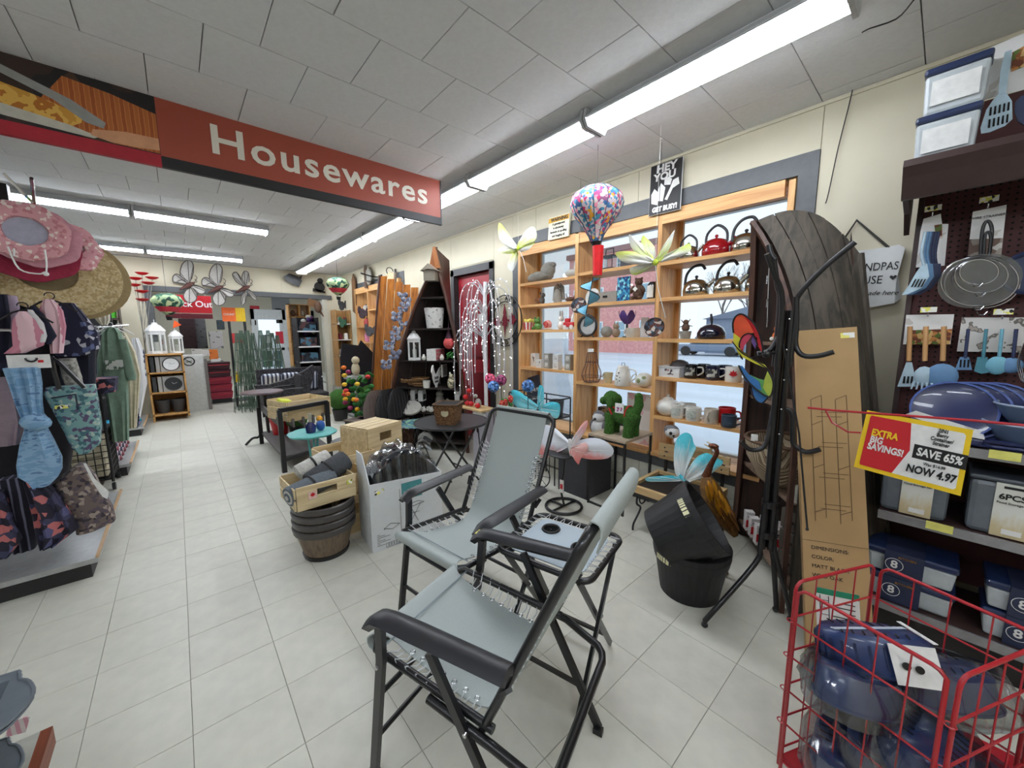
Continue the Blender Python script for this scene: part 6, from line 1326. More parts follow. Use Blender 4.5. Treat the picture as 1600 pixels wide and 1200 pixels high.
pt('maple_leaf', B().prism(leaf, .006, CZ + V(0, .14, -.02), (0, -1, 0), (0, 0, 1)), m_burg, t, True)
# upright canoe shelf
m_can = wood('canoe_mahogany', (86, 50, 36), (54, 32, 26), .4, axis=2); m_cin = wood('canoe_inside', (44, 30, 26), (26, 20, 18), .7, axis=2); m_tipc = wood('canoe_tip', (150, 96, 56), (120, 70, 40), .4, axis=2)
cn = tg('canoe_shelf', 'dark upright canoe half used as a shelf with pointed top beside the red door', 'shelf', (2.28, 4.18, 0))
AP = V(2.36, 4.02, 2.46); LB_ = V(1.95, 4.62, 0); RB_ = V(2.58, 3.78, 0); KB = V(2.92, 4.55, 0); KT = V(2.62, 4.14, 2.30)
def cl_(s): k = min(1, s / .93); q = LB_.lerp(V(AP.x, AP.y, 0), k ** 2.1 * .97 + .03 * k); return V(q.x, q.y, s * 2.46)
def cr_(s): k = min(1, s / .93); q = RB_.lerp(V(AP.x, AP.y, 0), k ** 2.1 * .97 + .03 * k); return V(q.x, q.y, s * 2.46)
def ck_(s): q = KB.lerp(KT, s); return V(q.x, q.y, s * 2.36)
def side(f, u, s): a = f(s); k = ck_(s); m = (a + k) / 2 + ((a - k).cross(V(0, 0, 1)).normalized() * (.06 if f is cr_ else -.06) * -1) * (1 - s); return a * (1 - u) ** 2 + m * 2 * u * (1 - u) + k * u * u
for f, n_ in ((cr_, 5), (cl_, 4)):
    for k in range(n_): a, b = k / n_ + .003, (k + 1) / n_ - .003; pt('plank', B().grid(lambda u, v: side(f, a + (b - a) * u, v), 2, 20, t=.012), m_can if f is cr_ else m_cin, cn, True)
for f in (cl_, cr_): pt('gunwale', B().tube([f(i / 20) for i in range(21)], .022, 6), m_can, cn, True)
pt('tip_block', B().prism([(-.07, -.22), (.07, -.22), (.012, .02), (-.012, .02)], .03, AP + V(-.02, -.01, -.02), (LB_ - RB_).normalized() * -1, (0, 0, 1)), m_tipc, cn, True)
pt('birdhouse', B().box(AP + V(-.07, -.0, -.33), (.12, .14, .12), rotz(.7)).prism([(-.1, .05), (0, .13), (.1, .05), (0, .07)], .16, AP + V(-.07, 0, -.33), V(.6, -.8, 0).normalized(), (0, 0, 1)), mat('grey_tin', (134, 126, 112), .6), cn, True)
CS_Z = (.12, .49, .80, 1.14, 1.53, 1.9)
for z_ in CS_Z:
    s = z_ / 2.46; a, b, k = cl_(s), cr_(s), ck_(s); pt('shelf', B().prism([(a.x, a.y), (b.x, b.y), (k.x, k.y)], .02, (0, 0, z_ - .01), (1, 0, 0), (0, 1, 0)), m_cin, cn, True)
def onc(k, t_, back=.15): s = CS_Z[k] / 2.46; p = cl_(s).lerp(cr_(s), t_); p = p.lerp(ck_(s), back); return V(p.x, p.y, CS_Z[k])
RC = -.93
m_lace = pat('lace_print', [(220, 220, 216, 3), (150, 150, 146, 1)], 30, 'noise')
t = tg('planter_bucket', 'white patterned tapered bucket high in the canoe shelf', 'bucket', onc(4, .55, .12))
pt('bucket', B().lathe([(0, 0), (.095, 0), (.12, .24), (.112, .24), (.09, .01), (0, .01)]), m_lace, t)
def lantern_(nm, lab, loc, s, m, cat='lantern', grp=None, rz=0):
    t = tg(nm, lab, cat, loc, rz, grp)
    pt('base', B().lathe([(0, 0), (.1, 0), (.1, .03), (.09, .035), (0, .035)], n=6, sm=False), m, t)
    for i in range(6): a = i * PI / 3; pt('post', B().cyl((.088 * cos(a), .088 * sin(a), .03), (.088 * cos(a), .088 * sin(a), .30), .012, n=6), m, t)
    pt('roof', B().lathe([(.108, .30), (.108, .315), (.06, .38), (.03, .40), (.03, .42), (0, .425)], n=6, sm=False), m, t)
    pt('arch_trim', B().lathe([(.094, .26), (.098, .26), (.098, .30), (.094, .30)], n=6, sm=False), m, t)
    pt('glass', B().lathe([(.08, .035), (.08, .30)], n=6, sm=False), glass_pane('lantern_pane', (.9, .93, .92), .08), t)
    pt('candle', B().cyl((0, 0, .035), (0, 0, .16), .03, n=12), mC, t); pt('finial', B().ring((0, 0, .44), .018, .004, 12, 5, ax=(1, 0, 0)), m, t)
    t.scale = (s,) * 3; return t
lantern_('lantern', 'white six sided candle lantern on the canoe shelf', onc(3, .2, .1), .85, mW)
t = tg('gnome_ornament', 'coral round pot with dark plaid hanging in the canoe shelf', 'ornament', onc(3, .84, .1) + V(0, 0, .16))
pt('pot', B().ell((0, 0, .05), (.07, .07, .075), 16), mat('coral_pot', (214, 84, 84), .5), t); pt('plaid_cap', B().lathe([(.05, .1), (.02, .18), (0, .3)], n=12), pat('plaid_dark', [(60, 30, 40), (110, 40, 60), (40, 40, 60)], 40, 'wave'), t)
pt('hanger', B().cyl((0, 0, .28), (0, 0, .35), .003, n=4), mK, t)
t = tg('gingham_box', 'red and white gingham box with small white lettering blocks', 'box', onc(3, .55, .2), RC + PI / 2)
pt('box', B().box((0, 0, .07), (.28, .12, .14)), mW, t)
m_rs = mat('gingham_red', (176, 30, 46), .8)
for i in range(7): pt('stripe', B().box((-.12 + i * .04, -.0615, .07), (.018, .002, .138)), m_rs, t)
for i in range(3): pt('stripe', B().box((0, -.062, .03 + i * .045), (.276, .002, .016)), mat('gingham_pink', (206, 110, 120), .8), t)
for i, (a, r_) in enumerate(((.42, .03), (.6, .024), (.72, .03))): solo('small_ornament', ['tiny white round ornament left in front of the gingham box', 'small grey jar in front of the gingham box', 'white flower pot right of the gingham box'][i], 'ornament', B().ell((0, 0, r_), r_, 10).ell((0, 0, r_ * 2), r_ * .6, 8), (mC, mS, mC)[i], onc(3, a, .02))
t = tg('plant_pot', 'small green leafy plant beside the gingham box', 'plant', onc(3, .86, .08))
for i in range(12): a = i * 2.4; pt('leaf', B().ell((.03 * cos(a), .03 * sin(a), .03 + .006 * i), (.03, .012, .01), 8, rot=euler(0, -.6, 0) @ rotz(0) if i % 2 else rotz(a)), mat('leaf_green'), t)
t = tg('framed_sign', 'small white framed sign with grey word hanging in the canoe shelf', 'sign', onc(2, .66, .35) + V(0, 0, .12), RC + PI / 2)
pt('frame', B().box((0, 0, .08), (.16, .02, .16), bev=.004), mC, t); pt('print', B().box((0, -.011, .08), (.12, .002, .12)), mat('print_grey', (150, 148, 146), .7), t)
t = tg('rooster_sign', 'white wooden rooster sign with black lettering Farm Family', 'sign', onc(2, .62, .02), RC + PI / 2)
pt('rooster', B().prism([(-.13, .2), (-.10, .17), (-.09, .11), (-.05, .05), (-.015, .02), (-.02, 0), (.03, 0), (.02, .02), (.07, .06), (.10, .12), (.15, .14), (.14, .17), (.17, .19), (.13, .2), (.15, .24), (.10, .22), (.06, .19), (.0, .15), (-.04, .18), (-.07, .24), (-.075, .28), (-.10, .27), (-.12, .24)], .014, (0, 0, .01), (1, 0, 0), (0, 0, 1)), mW, t)
text('FARM', .05, (0, -.008, .125), (1, 0, 0), (0, 0, 1), mI, t, W=False, bold=.001); text('FAMILY', .038, (0.005, -.008, .08), (1, 0, 0), (0, 0, 1), mI, t, W=False, bold=.001)
t = tg('white_candle', 'white frosted candle glass left of the rooster', 'candle', onc(2, .48, .02)); pt('glass', B().lathe([(0, 0), (.04, 0), (.048, .09), (.042, .09), (0, .08)]), mC, t); pt('wick', B().cyl((0, 0, .08), (0, 0, .095), .003, n=5), mK, t)
t = tg('lamb_ornament', 'cream figurine covered in stones right of the rooster', 'ornament', onc(2, .84, .02)); pt('body', B().ell((0, 0, .07), (.05, .055, .075), 14).ell((0, 0, .15), (.03, .03, .03), 10), pat('pebble_body', [(214, 206, 180), (120, 112, 90), (190, 180, 150), (90, 96, 80)], 60), t)
pt('ear', B().ell((0, .03, .18), (.01, .012, .02), 8), mC, t)
wk = tg('willow_wreath', 'heap of woven brown twig wreaths filling the left of the canoe shelf', 'wreath', onc(2, .28, .1))
for i in range(7): pt('twig_ring', B().ring((U(-.05, .08), U(-.12, .12), .025 + i * .014), U(.08, .13), .010, 20, 5, ax=(U(-.3, .3), U(-.3, .3), 1)), mat('twig_brown', (140, 104, 66), .9, var=.4, scale=80, bump=.8), wk)
for i, (a, lab) in enumerate(((.16, 'left white arched picture box on the lower canoe shelf'), (.30, 'second white arched picture box on the lower canoe shelf'), (.93, 'third white arched box at the right end of the lower canoe shelf'))):
    t = tg('arched_box', lab, 'box', onc(1, a, .22) + V(0, 0, .12), RC + PI / 2, 'white arched boxes in the canoe'); 
    pt('carton', B().prism([(-.055, 0), (.055, 0), (.055, .1), (.04, .14), (0, .155), (-.04, .14), (-.055, .1)], .06, (0, 0, 0), (1, 0, 0), (0, 0, 1)), mW, t)
    pt('window_print', B().prism([(-.04, .02), (.04, .02), (.035, .09), (-.035, .09)], .002, (0, -.031, 0), (1, 0, 0), (0, 0, 1)), mat('box_dark_print', (60, 60, 62), .7), t); pt('stand', B().b2((-.05, -.03, -.12), (.05, .03, 0)), m_dark, t)
t = tg('stepping_stone', 'flat oval grey stone plaque on the lower canoe shelf', 'plaque', onc(1, .28, .0)); pt('plaque', B().prism(circ(.14, 20, e=.75), .03, (0, 0, .05), V(.6, -.8, 0), V(.4, .3, .5).normalized()), mat('pale_stone'), t)
for i in range(6):
    t = tg('stone_paw', ['first', 'second', 'third', 'fourth', 'fifth', 'sixth'][i] + ' pale knobbly stone ornament from the left on the lower canoe shelf', 'ornament', onc(1, .44 + .052 * i, .02 + .04 * (i % 2)), 0, 'knobbly stones on the canoe shelf')
    pt('stone', B().ell((0, 0, .03), (.035, .035, .03), 10).ell((.02, .02, .055), .016, 8).ell((-.02, -.01, .055), .016, 8), mat('pale_stone'), t)
t = tg('owl_statue', 'grey stone owl statue at the back of the lower canoe shelf', 'statue', onc(1, .55, .35)); pt('body', B().ell((0, 0, .1), (.06, .06, .1), 14).ell((0, 0, .2), (.05, .05, .05), 12), mS, t)
for s in (-1, 1): pt('ear', B().ell((0, s * .035, .25), (.012, .012, .022), 8), mS, t)
t = tg('bird_statue', 'small grey stone bird statue right of the owl', 'statue', onc(1, .74, .25)); pt('body', B().ell((0, 0, .06), (.035, .045, .06), 12).ell((0, .01, .13), .026, 10), mS, t)
t = tg('teacup_ornament', 'white cup shaped bird feeder on the lower canoe shelf', 'ornament', onc(1, .8, .02)); pt('cup', B().lathe([(0, 0), (.04, .0), (.055, .05), (.05, .05), (0, .01)]), mC, t); pt('handle', B().ring((0, .05, .03), .022, .005, 14, 5, ax=(1, 0, 0)), mC, t)
t = tg('picture_box', 'small grey framed picture box at the foot of the canoe shelf', 'box', onc(0, .2, .02) + V(0, 0, .12), RC + PI / 2); pt('frame', B().box((0, 0, .08), (.15, .03, .16)), mat('frame_grey', (150, 146, 140), .7), t); pt('print', B().box((0, -.016, .08), (.1, .002, .1)), mat('box_dark_print'), t); pt('stand', B().b2((-.05, -.02, -.12), (.05, .02, 0)), m_dark, t)
t = tg('birdbath_dish', 'shallow blue green iridescent glass dish on a thin stand before the canoe', 'dish', (1.98, 3.9, 0)); zt = PY(673, 658, 3.9).z
pt('dish', B().lathe([(0, zt - .05), (.10, zt - .035), (.24, zt), (.235, zt + .006), (.09, zt - .028), (0, zt - .04)], n=32), pat('iridescent_glass', [(70, 120, 140), (90, 150, 150), (60, 90, 130), (130, 170, 140), (50, 80, 110)], 9, 'noise', .1), t)
for i in range(3): a = i * 2.09; pt('leg', B().cyl((0, 0, zt - .05), (.14 * cos(a), .14 * sin(a), 0), .006, n=6), mK, t)
sc_ = tg('shell_garland', 'bundle of dried brown reeds at the foot of the canoe shelf', 'reeds', (2.0, 4.32, 0))
rb = B()
for i in range(60): a = U(-.2, .2); rb.tube([(U(-.05, .05), a, 0), (U(-.05, .05), a + U(-.05, .05), .22), (U(-.08, .08), a + U(-.08, .08), U(.3, .42))], .006, 4)
pt('reeds', rb, mat('reed_brown', (84, 58, 44), .9, var=.4), sc_, kind='stuff')
# golden plank canoe behind
m_golden = wood('varnished_gold', (180, 112, 46), (126, 72, 28), .3, axis=2, scale=7)
gc = tg('plank_panel', 'varnished golden plank boat half leaning behind the dark canoe shelf', 'boat panel', (2.1, 5.2, 0))
ga, gb_, gt_ = PY(590, 700, 5.2), PY(652, 660, 5.2), 0
for k in range(5):
    A0 = V(1.98 + .11 * k, 5.37 - .10 * k, 0); A1 = V(2.2 + .075 * k, 5.27 - .08 * k, 2.26 - .04 * k)
    pt('plank', B().grid(lambda u, v: (A0.lerp(A1, v) + V(.105 * u * (1 - .3 * v), -.095 * u * (1 - .3 * v), 0)) + V(-.03, -.03, 0) * sin(PI * v), 1, 12, t=.014), m_golden, gc, True)
pt('frame_rail', B().tube([V(1.98, 5.37, 0), V(2.06, 5.3, 1.1), V(2.2, 5.27, 2.27)], .02, 6), m_can, gc, True)
t = tg('flower_garland', 'garland of grey blue fabric butterflies down the left edge of the canoe', 'garland', PX(615, 540, 1.98)); g0 = PY(640, 460, 4.3)
for i in range(16):
    p = PY(637 - i * 2.0 + U(-9, 9), 462 + i * 7.5, 4.35); pt('butterfly', B().ell(p + V(-.035, 0, .01), (.04, .012, .03), 8, rot=euler(0, .6, 0)).ell(p + V(.035, 0, .01), (.04, .012, .03), 8, rot=euler(0, -.6, 0)), pat('garland_grey', [(120, 128, 150), (170, 176, 190), (90, 96, 118)], 40), t, True)
pt('cord', B().tube([PY(637 - i * 2.0, 462 + i * 7.5, 4.37) for i in range(16)], .005, 5), mK, t, True)
fl_c = [(236, 180, 30), (220, 60, 60), (150, 40, 90), (240, 200, 60), (230, 120, 40)]
t = tg('flower_bush', 'bunch of yellow red and purple artificial flowers left of the canoe', 'flowers', (1.75, 5.0, 0)); pt('pot', B().lathe([(0, 0), (.1, 0), (.13, .25), (.12, .25), (0, .22)]), mP, t)
fb = B()
for i in range(40): a = U(0, 6.28); r_ = U(.02, .22); fb.ell((r_ * cos(a), r_ * sin(a), U(.28, .95)), (.05, .016, .035), 6, rot=euler(U(-1, 1), U(-1, 1), a))
pt('foliage', fb, mat('foliage_green', (44, 110, 44), .8, var=.3), t, kind='stuff')
for i in range(16): a = U(2.2, 5.2); pt('flower', B().ell((.2 * cos(a), .2 * sin(a), U(.5, 1.05)), (.035, .035, .028), 8), mat('petal_%d' % (i % 5), fl_c[i % 5], .7), t)
# round bistro table with basket
t = tg('bistro_table', 'round dark folding bistro table holding the wicker basket', 'table', (1.86, 2.98, 0)); zt = .655
pt('table_top', B().lathe([(0, zt - .012), (.325, zt - .018), (.335, zt - .01), (.335, zt), (0, zt)], n=36), mat('table_dark', (58, 58, 60), .35), t); pt('rim', B().ring((0, 0, zt - .006), .335, .011, 40, 6), mK, t)
for s in (-1, 1):
    pt('leg', B().tube([(-.2, s * .17, zt - .02), (.22, s * .19, .01)], .010, 6), mK, t); pt('leg', B().tube([(.2, s * .14, zt - .02), (-.22, s * .16, .01)], .010, 6), mK, t)
pt('cross_bar', B().cyl((-.12, -.165, .14), (-.12, .165, .14), .008, n=6), mK, t); pt('cross_bar', B().cyl((.12, -.18, .17), (.12, .18, .17), .008, n=6), mK, t)
t = tg('wicker_basket', 'square brown woven basket with pale oval plate on the bistro table', 'basket', (1.80, 2.93, .656), -.9)
pt('basket', B().box((0, 0, .09), (.17, .17, .18), taper=1.25), pat('rattan', [(122, 86, 54), (96, 64, 40), (150, 112, 72), (110, 76, 46)], 60, 'noise', bump=.6), t)
pt('rim', B().tube([V(p[0], p[1], .182) for p in rrect(-.11, -.11, .11, .11, .02, 3)], .009, 6, closed=True), mat('wicker_dark'), t); pt('inside', B().box((0, 0, .178), (.185, .185, .008)), m_dark, t)
pt('oval_plate', B().cyl((0, -.094, .11), (0, -.1, .11), .035, n=20).move((0, 0, 0)), mat('plate_cream', (206, 196, 160), .5), t)
# white carton with cushions
wbx = tg('open_carton', 'white open carton with teal style label filled with cushions in film', 'box', (1.1, 2.6, 0)); m_wc = mat('carton_bright', (226, 230, 232), .7, var=.02)
FL, FR = V(.862, 2.41, 0), V(1.385, 2.385, 0); D_ = V(.03, .30, 0); HB = .48
pt('front_wall', B().prism([(0, 0), ((FR - FL).length, 0), ((FR - FL).length, HB - .03), (0, HB)], .006, FL, (FR - FL).normalized(), (0, 0, 1)), m_wc, wbx, True)
pt('side_wall', B().prism([(0, 0), (D_.length, 0), (D_.length, HB + .16), (D_.length * .5, HB + .17), (0, HB)], .006, FL, D_.normalized(), (0, 0, 1)), m_wc, wbx, True)
pt('side_wall', B().prism([(0, 0), (D_.length, 0), (D_.length, HB), (0, HB - .03)], .006, FR, D_.normalized(), (0, 0, 1)), m_wc, wbx, True)
pt('back_wall', B().prism([(0, 0), (.52, 0), (.52, HB), (0, HB + .05)], .006, FL + D_, (FR - FL).normalized(), (0, 0, 1)), m_card, wbx, True); pt('bottom', B().prism([(FL.x, FL.y), (FR.x, FR.y), (FR.x + D_.x, FR.y + D_.y), (FL.x + D_.x, FL.y + D_.y)], .01, (0, 0, .006), (1, 0, 0), (0, 1, 0)), m_card, wbx, True)
ux = (FR - FL).normalized(); FO = V(0, -.0045, 0)
pt('teal_label', B().prism([(.215, .315), (.365, .315), (.365, .435), (.215, .435)], .002, FL + FO, ux, (0, 0, 1)), mat('label_teal', (70, 140, 144), .6), wbx, True)
text('style', .055, FL + FO + ux * .305 + V(0, -.002, .375), ux, (0, 0, 1), mW, wbx, bold=.0008); text('at', .03, FL + FO + ux * .238 + V(0, -.002, .37), ux, (0, 0, 1), mW, wbx)
pr_ = B(); l2 = lambda a, b, c, d: pr_.bar(FL + FO + ux * a + V(0, 0, b), FL + FO + ux * c + V(0, 0, d), .0022, .001, up=(0, -1, 0))
for a, b, c, d in ((.08, .15, .13, .175), (.13, .175, .19, .155), (.19, .155, .14, .13), (.14, .13, .08, .15), (.08, .15, .08, .14), (.25, .27, .33, .28), (.33, .28, .38, .26), (.25, .27, .29, .25), (.29, .25, .38, .26), (.27, .26, .33, .13), (.35, .26, .27, .13), (.28, .2, .34, .2), (.2, .02, .2, .40)): l2(a, b, c, d)
for k in range(8): l2(.03, .115 - .011 * k, .05 + .035 * ((k * 7) % 3), .115 - .011 * k)
for a, b, c, d in ((.09, .01, .21, .01), (.09, .04, .21, .04), (.09, .01, .09, .04), (.21, .01, .21, .04)): l2(a, b, c, d)
for k in range(18): l2(.1 + .006 * k, .015, .1 + .006 * k, .035) if k % 3 else None
pt('box_print', pr_, mI, wbx, True, kind='stuff')
pt('yellow_label', B().prism([(.03, .40), (.09, .41), (.09, .435), (.03, .43)], .002, FL + FO, ux, (0, 0, 1)), m_tagy, wbx, True)
m_cush = mat('black_cushion', (26, 28, 34), .7)
for i in range(3):
    c = tg('seat_cushion', ['front', 'middle', 'rear'][i] + ' dark round topped cushion standing in the white carton', 'cushion', (1.12, 2.47 + .075 * i, .05), 0, 'cushions in the white carton')
    pt('cushion', B().puff([(0, -.2, .2), (.35, -.21, .21), (.48, -.19, .19), (.56, -.13, .13), (.60, -.05, .05, .6)], t=.062, n=8), m_cush, c)
fb = B(); fb.grid(lambda a, b: V(.89 + .48 * a, 2.43 + .2 * b, .47 + .20 * sin(PI * (.08 + .84 * a)) * (.8 + .25 * b) + .015 * sin(a * 31 + b * 9) + .01 * sin(a * 57)), 30, 8, t=.001)
fb.grid(lambda a, b: V(.89 + .48 * a, 2.405 + .02 * b + .006 * sin(a * 40), .42 + (.05 + .20 * sin(PI * (.08 + .84 * a)) * .8) * b), 30, 4, t=.001)
fb.grid(lambda a, b: V(1.26 + .12 * a, 2.5 + .02 * sin(b * 5), .60 + .12 * b + .03 * sin(a * 4)), 6, 6, t=.001)
solo('plastic_film', 'crumpled clear plastic film over the cushions in the white carton', 'plastic film', fb, glass_pane('crumpled_film', (.86, .89, .92), .16, .15), (1.1, 2.55, .45), W=True)
# crates behind
m_crate = wood('pale_crate_pine', (226, 206, 164), (200, 176, 132), .6, axis=0); m_crate2 = wood('pale_crate_pine_y', (222, 202, 160), (196, 172, 128), .6, axis=2)
def crate(lab, loc, w_, d_, h_, rz=0, up=True, nsl=3, hole=True, grp=None):
    t = tg('wooden_crate', lab, 'crate', loc, rz, grp); th = .012
    for s in (-1, 1):
        if hole:
            pl = B(); y_ = s * (d_ / 2); 
            pl.b2((-w_ / 2, y_ - th / 2, 0), (w_ / 2, y_ + th / 2, h_ * .5)).b2((-w_ / 2, y_ - th / 2, h_ * .78), (w_ / 2, y_ + th / 2, h_)).b2((-w_ / 2, y_ - th / 2, h_ * .5), (-w_ * .17, y_ + th / 2, h_ * .78)).b2((w_ * .17, y_ - th / 2, h_ * .5), (w_ / 2, y_ + th / 2, h_ * .78))
        else: pl = B().b2((-w_ / 2, s * d_ / 2 - th / 2, 0), (w_ / 2, s * d_ / 2 + th / 2, h_))
        pt('end_board', pl, m_crate, t)
        for k in range(nsl): hh = h_ / nsl; pt('slat', B().b2((s * w_ / 2 - .008 + s * .004, -d_ / 2, k * hh + .006), (s * w_ / 2 + s * .004, d_ / 2, (k + 1) * hh - .006)), m_crate, t)
    for k in range(4): pt('floor_slat', B().b2((-w_ / 2 + .01, -d_ / 2 + k * d_ / 4 + .006, 0 if up else h_ - .008), (w_ / 2 - .01, -d_ / 2 + (k + 1) * d_ / 4 - .006, .008 if up else h_)), m_crate, t)
    return t
crate('pale pine crate at the bottom of the stack left of the white carton', (.86, 2.98, 0), .30, .42, .29, .12, grp='pine crates stacked behind the white carton')
crate('pale pine crate in the middle of the stack behind the white carton', (.90, 3.02, .292), .30, .42, .29, .12, grp='pine crates stacked behind the white carton')
crate('upturned pale pine crate on top of the stack behind the white carton', (1.16, 3.10, .49), .36, .30, .24, .35, up=False, nsl=1, grp='pine crates stacked behind the white carton')
solo('crate_support', 'dark plastic tub under the upturned crate behind the white carton', 'tub', B().box((0, 0, .245), (.3, .26, .49), bev=.01), mP, (1.24, 3.12, 0), .35)
# barrel stack with crate and blankets
m_brl = wood('brown_barrel', (122, 104, 84), (92, 76, 60), .5, axis=2, scale=9); m_brim = mat('barrel_rim_grey', (74, 70, 68), .4)
for k in range(4):
    t = tg('barrel_planter', ['lowest', 'second', 'third', 'topmost'][k] + ' brown plastic barrel planter of the nested stack on the floor', 'planter', (.64, 2.66, .0 + .052 * k), 0, 'nested brown barrel planters')
    pt('tub', B().lathe([(0, 0), (.135, 0), (.138, .03), (.178, .19), (.184, .20), (.178, .20), (.13, .02), (0, .02)], n=32), m_brl, t)
    pt('rim', B().lathe([(.172, .175), (.19, .18), (.196, .215), (.188, .222), (.176, .215)], n=32), m_brim, t)
    pt('foot_band', B().lathe([(.1365, 0), (.139, 0), (.146, .028), (.14, .03)], n=32), mK, t)
ct = crate('low pale pine crate with handle slot on top of the brown barrel planters', (.63, 2.70, .382), .36, .32, .15, .06, nsl=2)
pt('maple_label', B().box((-.09, -.168, .085), (.05, .003, .05)), mat('label_pinkish', (232, 196, 186), .6), ct); pt('barcode', B().box((.14, -.168, .105), (.035, .003, .03)), m_tagy, ct); pt('maple_print', B().prism([(a * .2, b * .2) for a, b in leaf], .002, (-.09, -.1705, .087), (1, 0, 0), (0, 0, 1)), m_mred, ct)
m_bl1 = mat('blanket_grey', (104, 112, 120), .95, bump=.6, bscale=80); m_bl2 = mat('blanket_fleece', (206, 204, 198), .95, bump=.8, bscale=60); m_bl3 = mat('blanket_dark', (74, 76, 80), .95, bump=.6)
def roll(lab, c, L_, r_, d, m1, m2):
    t = tg('folded_blanket', lab, 'blanket', c, 0, 'rolled blankets in the pine crate'); d = V(*d).normalized(); n_ = d.cross(V(0, 0, 1)).normalized()
    for k, (m_, rr) in enumerate(((m1, r_), (m2, r_ * .74), (m1, r_ * .5), (m2, r_ * .24))):
        e = .0 + .004 * k; pt('layer', B().tube([V(0, 0, r_) - d * (L_ / 2 + e), V(0, 0, r_) - d * L_ / 2 * .9, V(0, 0, r_) + d * L_ / 2 * .9, V(0, 0, r_) + d * (L_ / 2 + e)], [rr * .93, rr, rr, rr * .93], 18), m_, t)
    pt('strap', B().ring((0, 0, r_), r_ * 1.03, .008, 24, 5, ax=d), mP, t); return t
roll('rolled grey blanket with white fleece edge lying in the crate', (.57, 2.64, .42), .30, .065, (.8, .25, .12), m_bl1, m_bl2); roll('rolled dark grey and white blanket leaning over the crate', (.70, 2.72, .455), .28, .075, (.85, .2, .3), m_bl3, m_bl2)
roll('rolled pale fleece blanket at the back of the crate', (.63, 2.80, .52), .22, .055, (.8, .1, .25), m_bl2, m_bl2)
# aisle pieces behind the barrels
m_teal = mat('teal_paint', (92, 176, 172), .5)
t = tg('flower_table', 'small teal table with scalloped flower shaped top and thin legs', 'table', (.88, 3.85, 0))
pt('table_top', B().lathe([(0, .535), (.19, .535), (.2, .55), (.19, .56), (0, .56)], n=40, wob=lambda a, z: 1 + .07 * abs(sin(a * 4))), m_teal, t)
for i in range(3): a = i * 2.09 + .4; pt('leg', B().tube([(.05 * cos(a), .05 * sin(a), .54), (.03 * cos(a), .03 * sin(a), .3), (.15 * cos(a), .15 * sin(a), 0)], .010, 6), m_teal, t)
t = tg('spray_bottle', 'dark blue bottle with clear neck on the teal table', 'bottle', (.86, 3.82, .561)); pt('bottle', B().lathe([(0, 0), (.04, 0), (.045, .06), (.02, .1), (0, .1)]), mat('bottle_blue', (24, 36, 96), .2, coat=.5), t); pt('neck', B().cyl((0, 0, .1), (0, 0, .18), .016), mat('jar_glass'), t)
t = tg('bird_ornament', 'yellow orange and blue bird ornament beside the blue bottle', 'ornament', (.95, 3.84, .561)); pt('body', B().ell((0, 0, .05), (.04, .05, .05), 12), mat('bird_blue', (40, 90, 170), .5), t); pt('head', B().ell((0, .02, .11), .03, 10).cyl((0, .045, .11), (0, .08, .1), .01, .002, 6), mat('bird_yellow', (226, 160, 40), .5), t)
# black low cart with long crate
t = tg('display_cart', 'black framed low cart with grey slatted deck carrying a pine crate', 'cart', (1.0, 5.0, 0)); cz = .50
for (a, b) in ((.74, 4.55), (1.26, 4.75), (.74, 6.0), (1.26, 6.1)): pt('leg', B().bar((a, b, 0), (a, b, .68 if b < 5 else cz), .045), mP, t, True)
pt('top_rail', B().bar((.74, 4.55, .675), (1.26, 4.75, .675), .045, .045), mP, t, True); pt('lower_rail', B().bar((.74, 4.55, .14), (1.26, 4.75, .14), .045, .04), mP, t, True)
for k in range(5): pt('deck_slat', B().bar((.77 + .11 * k, 4.60 + .035 * k, cz), (.77 + .11 * k, 6.05, cz), .09, .02, up=(1, 0, 0)), mat('deck_grey', (96, 92, 90), .7), t, True)
pt('lower_shelf', B().b2((.75, 4.65, .13), (1.25, 6.05, .15)), mat('deck_grey'), t, True)
ct = crate('long pale pine crate with bright yellow packet on the black cart', (1.02, 4.95, cz + .012), .50, .42, .22, .3, nsl=3, hole=False)
solo('yellow_packet', 'bright yellow green packet lying in the long pine crate', 'packet', B().box((0, 0, 0), (.14, .1, .05), euler(.3, .2, .4), bev=.02), mat('packet_yellow', (200, 210, 50), .6), (.87, 4.98, cz + .20))
solo('red_pot', 'red tapered planter pot on the floor under the black cart', 'pot', B().lathe([(0, 0), (.085, 0), (.12, .22), (.11, .22), (0, .2)]), m_mred, (.93, 5.75, .152))
t = tg('potted_grass', 'green tufted artificial plant beside the red pot under the cart', 'plant', (1.1, 5.6, .152)); pt('pot', B().lathe([(0, 0), (.08, 0), (.1, .12), (0, .12)]), mP, t); pt('tuft', grassy(B().ell((0, 0, .18), (.13, .13, .1), 16)), m_grass, t)
t = tg('oval_table', 'dark grey oval low table behind the pine crates', 'table', (1.28, 3.72, 0)); pt('table_top', B().prism(circ(.28, 28, e=.7), .02, (0, 0, .44), (1, 0, 0), (0, 1, 0)), mat('slate_top', (92, 90, 92), .5), t)
for a in (-.15, .15):
    for b in (-.1, .1): pt('leg', B().cyl((a, b, 0), (a * .8, b * .8, .43), .012, n=6), mK, t)
